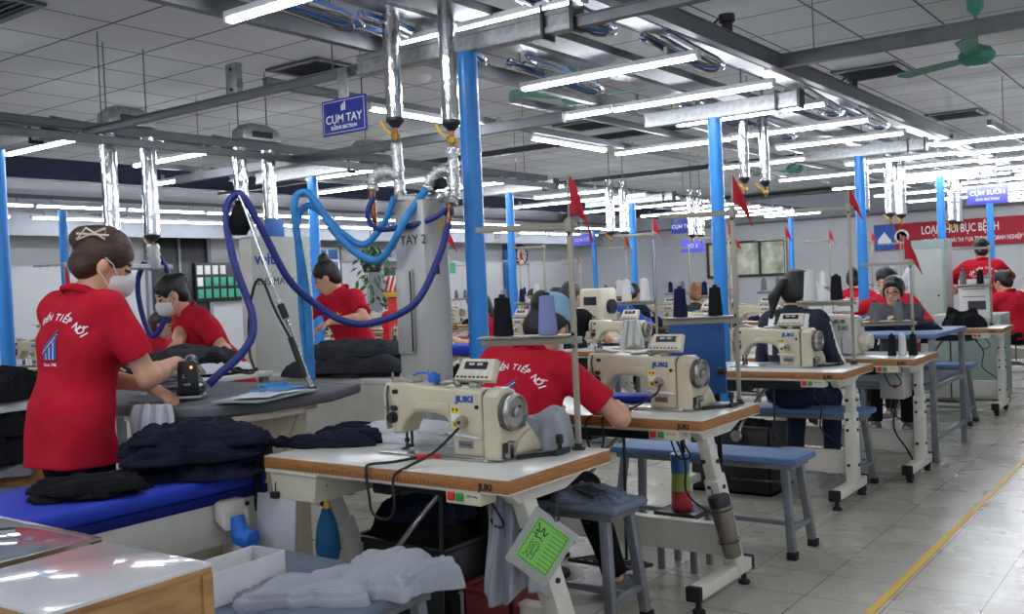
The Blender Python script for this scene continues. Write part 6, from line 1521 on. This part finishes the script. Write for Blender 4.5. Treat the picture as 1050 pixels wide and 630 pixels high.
t = thing('pallet_rack', 'low grey rack with green band at the right edge of the photo', 'rack', (-1.35, 12.2, 0))
MB().box((0, 0, 0.06), (0.9, 0.6, 0.06), 0, 0.004).box((0, 0, 0.75), (0.9, 0.6, 0.03), 0, 0.004).build('rack_shelf', 'leg_grey', t)
MB().box((0, -0.05, 0.16), (0.88, 0.5, 0.13), 0, 0.02).build('green_crate', mat('crate_green', '2E7A4A', 0.6), t)
for sx in (-1, 1):
    for sy in (-1, 1): MB().box((sx * 0.43, sy * 0.28, 0.38), (0.04, 0.04, 0.76), 0, 0.002).build('leg', 'leg_grey', t)
for k in range(3): garment('dark navy garment in the heap hanging over the far right rack, layer %s' % ('at the bottom', 'in the middle', 'on top')[k], (-1.4 + 0.03 * k, 12.1, 0.766 + 0.08 * k), 0.8, 0.62, 0.09, 'navy', 110 + k, 0.2 * k, 0.03, droop=0.03 * k, group='navy heap on the far right rack')
hanging('dark navy garment hanging over the front of the far right rack', -1.4, 11.86, 0.80, 0.34, 0.7, 'navy', 9, 0.0, 'garment', 'garment')
t = thing('white_board', 'white angled sheet standing right of the navy jacket', 'sheet', (-2.45, 7.0, 0.76 + 0.2), 0.3)
MB().prism([(-0.1, -0.2), (0.14, -0.2), (0.14, 0.18), (0.0, 0.32), (-0.1, 0.05)], 'y', -0.004, 0.004, 0, 0.001).build('sheet_panel', 'paper', t)
MB().box((0.0, 0, -0.55), (0.03, 0.03, 0.72)).box((0, 0, -0.95), (0.2, 0.2, 0.02)).build('sheet_stand', 'leg_grey', t)

# ---------------------------------------------------------------- far wall banner, left wall furnishings
t = thing('wall_banner', 'long red banner with white lettering on the far wall', 'banner', (-2.6, 22.12, 2.0))
MB().box((0, 0, 0), (7.4, 0.03, 0.56), 0, 0.004).build('banner_sheet', 'banner_red', t)
CD = Matrix.Diagonal((0.62, 1, 1, 1))
tx = MB().text('LOẠI KHỎI BỤC BỆNH', 0.24, frame((-2.72, -0.017, 0.02), (1, 0, 0), (0, 0, 1)) @ CD, 0, 0.001, 'LEFT', 0.004).text('HỌC VIÊN NĂM BÀI THI ĐUA TRONG DOANH NGHIỆP', 0.125, frame((-2.72, -0.017, -0.18), (1, 0, 0), (0, 0, 1)) @ CD, 0, 0.001, 'LEFT', 0.002)
tx.build('banner_lettering', 'print_white', t)
MB().box((-3.48, -0.018, 0), (0.44, 0.004, 0.54)).build('emblem_field', 'print_blue', t)
MB().lathe([(0.15, 0), (0.15, 0.004), (0.11, 0.004), (0.11, 0)], 28, 0, frame((-3.12, -0.022, 0.0), (1, 0, 0), (0, 0, 1))).prism([(-3.62, -0.15), (-3.34, -0.15), (-3.34, -0.08), (-3.48, 0.12), (-3.62, -0.05)], 'y', -0.024, -0.02).build('emblem', 'print_white', t)
t = thing('wall_clock', 'round wall clock with dark rim on the white left wall', 'clock', (-13.97, 19.5, 2.04))
MB().lathe([(0.24, 0), (0.26, 0.02), (0.25, 0.05), (0.22, 0.05), (0.22, 0.03), (0.0, 0.03)], 32, 0, frame((0, 0, 0), (0, 1, 0), (0, 0, 1))).build('clock_rim', 'dark_steel', t)
MB().lathe([(0.215, 0.032), (0.215, 0.036), (0.0, 0.036)], 32, 0, frame((0, 0, 0), (0, 1, 0), (0, 0, 1))).build('clock_dial', 'paper', t)
b = MB()
for k in range(12): a = k * math.pi / 6; b.box((0.04, 0.18 * math.cos(a), 0.18 * math.sin(a)), (0.004, 0.03, 0.03))
b.box((0.042, 0.05, 0.02), (0.004, 0.11, 0.016), 0, 0, R3(20, 0, 0)).box((0.042, -0.02, 0.07), (0.004, 0.012, 0.15), 0, 0, R3(15, 0, 0)); b.build('clock_hand', 'ink', t)
t = thing('vertical_banner', 'tall blue vertical banner beside the wall clock', 'banner', (-13.95, 19.0, 1.42))
MB().box((0, 0, 0), (0.03, 0.42, 1.7), 0, 0.004).build('banner_sheet', 'board_blue', t)
b = MB()
for k in range(7): b.text('5SAFETY'[k], 0.16, frame((0.018, 0.0, 0.6 - 0.21 * k), (0, 1, 0), (0, 0, 1)), 0, 0.001)
b.build('lettering', 'print_white', t)
t = thing('pocket_board', 'dark board with green and white card pockets behind the bending woman', 'board', (-13.93, 10.62, 1.58))
MB().box((0, 0, 0), (0.04, 1.0, 0.66), 0, 0.006).build('board_back', 'dark_steel', t)
for r_ in range(3):
    for c_ in range(6):
        if r_ == 0 and c_ == 4: continue
        MB().box((0.03, -0.42 + 0.155 * c_, 0.21 - 0.2 * r_), (0.02, 0.11, 0.15), 0, 0.004).build('card_pocket', 'paper' if r_ == 0 or (r_ == 1 and c_ == 0) else 'pocket_green', t)
t = thing('notice_board', 'white notice board with blue pictures left of the post behind the steam boiler', 'board', (-13.93, 12.95, 1.82))
MB().box((0, 0, 0), (0.04, 0.95, 0.75), 0, 0.006).build('board_back', 'paper', t)
b = MB()
for r_ in range(3):
    for c_ in range(3): b.box((0.022, -0.3 + 0.3 * c_, 0.23 - 0.23 * r_), (0.006, 0.24, 0.18))
b.build('picture', 'cable_blue', t)
MB().box((0.02, 0, 0.385), (0.03, 1.0, 0.03)).box((0.02, 0, -0.385), (0.03, 1.0, 0.03)).box((0.02, 0.49, 0), (0.03, 0.03, 0.78)).box((0.02, -0.49, 0), (0.03, 0.03, 0.78)).build('board_frame', 'rail_grey', t)
t = thing('wall_cabinet', 'pale cabinet with wooden door frame behind the worker with the hair bun', 'cabinet', (-13.8, 15.0, 0))
MB().box((0, 0, 1.0), (0.36, 1.5, 2.0), 0, 0.01).build('cabinet_shell', 'wall_grey', t)
MB().box((0.19, -0.35, 1.0), (0.02, 0.62, 1.8), 0, 0.004).box((0.19, 0.37, 1.0), (0.02, 0.62, 1.8), 0, 0.004).build('cabinet_door', 'dark_steel', t)
MB().box((0.2, 0.0, 1.0), (0.03, 0.08, 1.9)).build('frame_bars', 'plywood', t)
for y, w, lb in [(22.0 - 3.2, 0.0, '')]: pass
t = thing('glass_door', 'pale door with green sign behind the stainless cabinet', 'door', (-13.93, 16.6, 0))
MB().box((0, 0, 1.1), (0.06, 1.0, 2.2), 0, 0.006).build('flat_panel', 'paper_grey', t)
MB().box((0.04, 0.1, 1.75), (0.01, 0.4, 0.24)).build('door_sign', 'pocket_green', t)
MB().box((0.04, -0.4, 1.05), (0.03, 0.03, 0.2), 0, 0.008).build('door_handle', 'steel', t)
t = thing('hanging_plant', 'trailing green plant behind the bright blue hoses', 'plant', (-7.76, 7.97, 1.62))
rgp = random.Random(7)
MB().lathe([(0.0, -0.1), (0.09, -0.1), (0.13, 0.04), (0.12, 0.04), (0.0, 0.0)], 18).build('pot', 'dark_steel', t)
lf = MB()
for k in range(150):
    a = rgp.uniform(0, 6.28); r_ = rgp.uniform(0.03, 0.22); z = rgp.uniform(-0.5, 0.14) if r_ > 0.1 else rgp.uniform(0.0, 0.18)
    T_ = Matrix.Translation((r_ * math.cos(a), r_ * math.sin(a), z)) @ Euler((rgp.uniform(-1, 1), rgp.uniform(0.3, 1.4), a)).to_matrix().to_4x4()
    lf.add([(-0.05, 0, 0), (0, 0.022, 0.006), (0.06, 0, 0), (0, -0.022, 0.006)], [[0, 1, 2, 3]], 0, T_)
lf.build('foliage', 'plant_green', t)
MB().cyl((0, 0, 0.03), (0, 0, 1.5), 0.004, n=6).build('hanging_wire', 'black', t)
t = thing('striped_unit', 'red machine with orange and white striped hood behind the blue hoses', 'machine', (-7.5, 8.2, 0))
MB().box((0, 0, 0.62), (0.26, 0.3, 1.2), 0, 0.02).build('machine_body', 'btn_red', t)
MB().box((0, 0, 1.26), (0.34, 0.36, 0.06), 0, 0.01).build('machine_collar', 'valve_yellow', t)
hd = MB().box((0, 0, 1.38), (0.30, 0.32, 0.18), 0, 0.02)
for k in range(4): hd.box((-0.1 + 0.07 * k, -0.162, 1.38), (0.03, 0.004, 0.19), 1, 0, R3(0, 22, 0))
for k in range(4): hd.box((0.152, -0.1 + 0.07 * k, 1.38), (0.004, 0.03, 0.19), 1, 0, R3(22, 0, 0))
hd.build('striped_hood', ['paper', 'btn_red'], t)

# ---------------------------------------------------------------- left background: steam station, tables, heaps
t = thing('steam_pipework', 'foil pipes and fittings under the left silver ducts', 'pipework', (0, 0, 0))
for x, y in ((-6.4, 3.98), (-6.4, 4.3), (-6.4, 5.13), (-6.4, 5.42)):
    MB().tube(spl([(x, y, 1.72), (x + 0.01, y, 1.62), (x, y + 0.01, 1.53)], 4), [0.04, 0.05, 0.042, 0.052], 10).build('foil_pipe', 'foil_light', t, sharp=80)
MB().tube([(-6.4, 3.9, 1.56), (-6.4, 4.45, 1.55)], 0.022, 10).build('cross_pipe', 'foil_light', t)
MB().tube([(-6.4, 5.0, 1.58), (-6.4, 5.5, 1.57)], 0.022, 10).build('cross_pipe', 'foil_light', t)
hose([(-6.4, 4.36, 1.62), (-6.38, 4.42, 1.45), (-6.4, 4.40, 1.22), (-6.48, 4.32, 1.04), (-6.55, 4.28, 1.22), (-6.55, 4.26, 1.45), (-6.48, 4.28, 1.6)], 0.02, 'hose_blue', 'blue hose loop hanging behind the standing woman, right one')
hose([(-6.45, 4.02, 1.58), (-6.42, 4.04, 1.38), (-6.42, 4.04, 1.09), (-6.36, 4.10, 0.93), (-6.2, 4.25, 0.90), (-6.0, 4.4, 0.92)], 0.02, 'hose_blue', 'blue hose loop hanging behind the standing woman, left one')
for k in range(3): hose([(-6.5 - 0.05 * k, 4.0 + 0.03 * k, 1.58), (-6.53 - 0.05 * k, 3.98, 1.35), (-6.5 - 0.06 * k, 3.97 - 0.03 * k, 1.05), (-6.4, 4.05, 0.86 - 0.04 * k), (-6.2, 4.2, 0.88)], 0.010, 'black', 'black cable hanging beside the blue hoses behind the standing woman, %s' % ('innermost', 'middle', 'outermost')[k])
t = thing('ironing_table', 'blue topped ironing table behind the bending woman', 'ironing table', (-6.2, 4.35, 0))
MB().box((0, 0, 0.87), (1.3, 0.6, 0.05), 0, 0.015).build('padded_top', 'pad_blue', t); MB().box((0, 0, 0.42), (1.15, 0.5, 0.84), 0, 0.01).build('cabinet_body', 'cream', t); MB().box((0.0, -0.255, 0.5), (0.4, 0.01, 0.3)).build('door', 'white_paint', t)
t = thing('packing_table', 'packing table heaped with dark garments behind the grey ironing table', 'table', (-4.05, 4.15, 0))
MB().box((0, 0, 0.82), (1.25, 0.7, 0.035), 0, 0.006).build('table_top', 'laminate', t)
for sx in (-1, 1):
    for sy in (-1, 1): MB().box((sx * 0.57, sy * 0.3, 0.4), (0.045, 0.045, 0.8), 0, 0.003).build('leg', 'leg_grey', t)
MB().box((0, -0.34, 0.66), (1.2, 0.01, 0.28)).build('apron', 'white_paint', t)
hp = [(0, 0, 0.8, 0.5, 0.05, 'charcoal_cloth', 121, 0.1, 0.022), (0.1, -0.04, 0.62, 0.46, 0.05, 'charcoal_cloth', 122, 0.4, 0.025), (-0.08, 0.03, 0.5, 0.42, 0.04, 'mid_cloth', 123, 0.2, 0.02), (0.05, 0.0, 0.55, 0.38, 0.05, 'charcoal_cloth', 124, 0.6, 0.028)]
pile((-4.02, 4.0, 0.838), [('%s garment %s the heap right of the steam boiler' % ('grey' if v[5].startswith('mid') else 'charcoal', w), *v) for v, w in zip(hp, ('at the base of', 'second in', 'third in', 'on top of'))], 'charcoal heap behind the grey ironing table')
for k in range(4): garment('pale folded piece in the small stack before the worker with the bun', (-4.5, 4.22, 0.838 + 0.018 * k), 0.28, 0.2, 0.014, 'pale_cloth', 130 + k, 0.3 * k, 0.006, 20, group='pale stack by the worker with the bun', name='folded_garment', rag=0.08)
t = thing('shoulder_pad_block', 'round blue pressing pad before the worker with the bun', 'pressing pad', (-4.42, 4.40, 0.838))
MB().lathe([(0.0, 0.15), (0.06, 0.14), (0.085, 0.10), (0.085, 0.05), (0.06, 0.02), (0.03, 0.02), (0.03, 0.0), (0.0, 0.0)][::-1], 22).build('pad', 'pad_blue', t)
t = thing('ironing_board', 'flat grey board with papers behind the nearest machine head', 'board', (-3.15, 3.95, 0.80))
MB().box((0, 0, 0), (0.55, 0.3, 0.03), 0, 0.008).build('board_top', 'paper_grey', t); MB().box((0, 0, -0.4), (0.06, 0.2, 0.78)).box((0, 0, -0.785), (0.4, 0.3, 0.03)).build('board_stand', 'white_paint', t)
garment('dark garment on the flat grey board beside the nearest blue post', (-3.25, 3.95, 0.816), 0.3, 0.24, 0.05, 'black_cloth', 133, 0.2, 0.02)
t = thing('pressing_board', 'blue padded pressing board behind the nearest blue post', 'pressing board', (-4.0, 5.08, 0))
MB().box((0, 0, 0.89), (0.62, 0.26, 0.07), 0, 0.03, seg=4).build('padded_top', 'pad_blue', t); MB().box((0, 0, 0.43), (0.2, 0.2, 0.85), 0, 0.01).box((0, 0, 0.02), (0.5, 0.35, 0.04)).build('pedestal', 'cream', t)
# trolley of dark garments at the left edge
t = thing('garment_trolley', 'low trolley loaded with dark garments at the left edge', 'trolley', (-4.75, 2.62, 0))
t.location = (-5.15, 2.45, 0)
MB().box((0, 0, 0.42), (0.85, 0.7, 0.04), 0, 0.006).build('deck', 'leg_grey', t)
for sx in (-1, 1):
    for sy in (-1, 1): MB().box((sx * 0.38, sy * 0.3, 0.2), (0.04, 0.04, 0.4), 0, 0.002).build('leg', 'leg_grey', t)
lp = [(0, 0, 0.8, 0.66, 0.07, 'cardboard', 141, 0.1, 0.02), (0, 0, 0.78, 0.62, 0.07, 'mid_cloth', 142, 0.3, 0.02), (0.02, 0.02, 0.76, 0.62, 0.14, 'black_cloth', 143, 0.1, 0.03), (0, 0, 0.72, 0.6, 0.13, 'black_cloth', 144, 0.5, 0.03), (0, 0, 0.62, 0.55, 0.06, 'pale_cloth', 145, 0.2, 0.02), (-0.02, 0, 0.66, 0.55, 0.12, 'black_cloth', 146, 0.4, 0.03)]
pile((-5.15, 2.45, 0.44), [('%s cloth layer %s the trolley load at the left edge' % ({'cardboard': 'brown', 'mid_cloth': 'grey', 'black_cloth': 'black', 'pale_cloth': 'pale grey'}[v[5]], w), *v) for v, w in zip(lp, ('at the bottom of', 'second from the bottom of', 'third from the bottom of', 'third from the top of', 'second from the top of', 'on top of'))], 'trolley load at the left edge')
t = thing('plastic_bin', 'white plastic bin at the left edge beside the blue ironing table', 'bin', (-3.72, 1.62, 0))
MB().lathe([(0.0, 0.0), (0.13, 0.0), (0.17, 0.52), (0.185, 0.53), (0.18, 0.545), (0.16, 0.53), (0.12, 0.02), (0.0, 0.02)], 28).build('bin_shell', 'bin_white', t); MB().lathe([(0.0, 0.36), (0.14, 0.36), (0.1, 0.44), (0.0, 0.47)], 20).build('bin_contents', 'pocket_green', t)

# ---------------------------------------------------------------- sewing lines behind: copies of table, machine, stand
def first(kind, lab):
    for o in COL.objects:
        if o.parent is None and o.name.startswith(kind) and lab in o.get('label', ''): return o
TA = first('sewing_table', 'third sewing'); MA = first('sewing_machine', 'third cream'); SA = first('thread_stand', 'third table'); PA = first('pennant', 'third thread'); BA = first('bench', 'empty blue')
CA = [first('thread_cone', 'navy thread cone left'), first('thread_cone', 'white thread cone on the third'), first('thread_cone', 'grey thread cone left')]
rb = random.Random(11)
ROWS = [(-4.15, [(6.85, 'behind the second machine, with the hanging cream bag'), (8.3, 'second in the line behind the blue board'), (9.75, 'third in the line behind the blue board'), (11.2, 'fourth in the line behind the blue board'), (12.7, 'fifth in the line behind the blue board'), (14.2, 'sixth in the line behind the blue board')]),
        (-5.75, [(6.2, 'left of the nearest blue post, first in its line'), (7.7, 'second in the line behind the nearest blue post'), (9.2, 'third in the line behind the nearest blue post'), (10.7, 'fourth in the line behind the nearest blue post'), (12.2, 'fifth in the line behind the nearest blue post')]),
        (-8.7, [(8.2, 'first in the line nearest the white wall'), (9.8, 'second in the line nearest the white wall'), (11.4, 'third in the line nearest the white wall'), (13.0, 'fourth in the line nearest the white wall')]),
        (-10.3, [(9.0, 'in the back line along the white wall, first'), (10.6, 'in the back line along the white wall, second'), (12.2, 'in the back line along the white wall, third'), (13.8, 'in the back line along the white wall, fourth'), (15.4, 'in the back line along the white wall, fifth')]),
        (-2.2, [(13.3, 'beyond the standing woman in red'), (15.2, 'far beyond the standing woman in red')]),
        (-8.9, [(4.6, 'at the left edge beside the small red flag')])]
for rx, lst in ROWS:
    for i, (y, w) in enumerate(lst):
        x = rx + rb.uniform(-0.05, 0.05)
        dup(TA, (x, y, 0), 0, 'white topped sewing table ' + w); dup(MA, (x + 0.22 + rb.uniform(-0.05, 0.05), y, TZ), 0, 'cream lockstitch machine ' + w)
        s = (x + 0.42, y + 0.2, TZ); dup(SA, s, 0, 'thread stand ' + w)
        dup(CA[rb.randrange(3)], cone_spot(s, 0.82), 0, 'left thread cone on the stand ' + w); dup(CA[rb.randrange(3)], cone_spot(s, 0.3), 0, 'right thread cone on the stand ' + w)
        if rx == -8.9: pennant((s[0], s[1], 1.46), 'red pennant low on a stand at the left edge of the photo', 0.1, 0.2, 0.9)
        elif rx != -2.2 and (i % 2 == 0 or rx == -4.15): dup(PA, (s[0], s[1], TZ + 0.92), rb.uniform(-0.4, 0.9), 'small red pennant on the stand ' + w)
        if i % 2 == 0 and rx > -6: dup(BA, (x, y - 0.6, 0), 0, 'blue bench before the table ' + w)
        if rb.random() < 0.7: garment('dark garment bundle on the table ' + w, (x - 0.35, y + 0.05, TZ), 0.3, 0.26, 0.06, rb.choice(['black_cloth', 'navy', 'charcoal_cloth', 'pale_cloth']), 200 + int(abs(rx * 10)) + i, rb.random(), 0.02, R=18, Sg=56)
hanging('cream cloth bag standing behind the second machine', -3.75, 6.66, 1.0, 0.79, 0.2, 'bin_white', 4, 0.4, 'cloth_bag', 'bag')
t = thing('button_machine', 'tall cream button machine between the sewing lines left of the blue jacket', 'sewing machine', (-4.78, 7.68, TZ + 0.0))
MB().box((0, 0, 0.30), (0.26, 0.3, 0.36), 0, 0.03).box((0, -0.02, 0.06), (0.34, 0.4, 0.12), 0, 0.02).box((-0.12, -0.12, 0.2), (0.1, 0.12, 0.2), 0, 0.02).build('machine_body', 'cream', t)
MB().cyl((0.13, 0.0, 0.3), (0.17, 0.0, 0.3), 0.07, n=22).build('hand_wheel', 'dark_steel', t); MB().box((0, -0.152, 0.36), (0.14, 0.006, 0.08)).build('control_panel', 'lcd', t)
t.location = (-5.0, 6.95, 0); MB().box((0, 0, -0.02), (0.7, 0.5, 0.04), 0, 0.004).build('machine_table', 'laminate', t)
for sx in (-1, 1):
    for sy in (-1, 1): MB().box((sx * 0.3, sy * 0.2, -0.40), (0.04, 0.04, 0.72)).build('leg', 'leg_grey', t)
t.location = (-5.0, 8.25, 0.76)

# ---------------------------------------------------------------- workers in the lines behind
def bgp(label, x, y, face, **k):
    a = dict(hgt=1.56, seated=True, lean=14, head=(0, 14, 0), vox=0.014, fingers=False, hairdo='bun', pelvis=0.57); a.update(k)
    L_ = (x, y); f = lambda p: tolocal(L_, face, p)
    a.setdefault('lh', (-0.16, 0.38, 0.84)); a.setdefault('rh', (0.16, 0.38, 0.84))
    return person(label, L_, face, a.pop('hgt'), a.pop('seated'), a.pop('lean'), a.pop('side', 0), a.pop('head'), a.pop('lh'), a.pop('rh'), **a)
bgp('worker in long sleeved red top with arm bent behind the girl in glasses', -2.42, 9.15, 165, sleeve='long', hgt=1.68, lean=12, vox=0.012, rh=(0.26, 0.30, 0.86), lh=(-0.2, 0.35, 0.88), relb=(1, -.1, -.2))
bgp('standing woman in red with raised elbows before the red banner, back to us', -2.24, 12.0, 20, seated=False, sleeve='long', hgt=1.62, lean=6, pelvis=None, lh=(-0.12, 0.34, 1.08), rh=(0.12, 0.34, 1.08), lelb=(-1, 0, 0.1), relb=(1, 0, 0.1), vox=0.012, back=SLOGAN)
bgp('dark haired worker in red at the right edge of the photo', -1.80, 11.3, 60, hgt=1.5)
bgp('worker in white top right of the third blue post', -2.92, 12.1, 0, seated=False, pelvis=None, shirt='white_cloth', hgt=1.56, lh=(-0.16, 0.3, 0.95), rh=(0.16, 0.3, 0.95))
bgp('worker in red polo seen from behind between navy jacket and third blue post', -3.38, 10.95, 8, hgt=1.72, back=SLOGAN)
bgp('worker in blue jacket and pale cap deep in the sewing lines', -5.60, 9.55, -20, shirt='blue_jacket', sleeve='long', cap='light_blue_cap', hgt=1.56)
bgp('worker with blond hair and dark jacket behind the second machine', -4.42, 9.1, 0, shirt='charcoal_cloth', sleeve='long', hair='hair_blond', hgt=1.52)
bgp('worker in red with long dark hair and mask right of the nearest blue post', -5.42, 7.16, 120, hairdo='long', mask=True, chest=True, vox=0.011)
bgp('short haired man in black behind the lilac cone', -4.80, 7.28, 5, shirt='trouser', hairdo='none', hgt=1.66)
bgp('masked worker beside the man in black, farther back', -5.85, 8.68, 10, mask=True, hgt=1.55)
bgp('worker in red seated behind the hanging hoses at the left', -7.12, 4.68, -70, hairdo='long', hair='hair_brown', hgt=1.5, back=SLOGAN, vox=0.012)
bgp('worker in red in the line nearest the white wall', -8.75, 9.3, 0)
bgp('worker in dark blue in the line behind the nearest post', -5.8, 10.2, 0, shirt='jeans', sleeve='long')
bgp('worker in pink far back between the posts', -8.6, 12.5, 170, shirt='red_polo', hgt=1.5, mask=True)
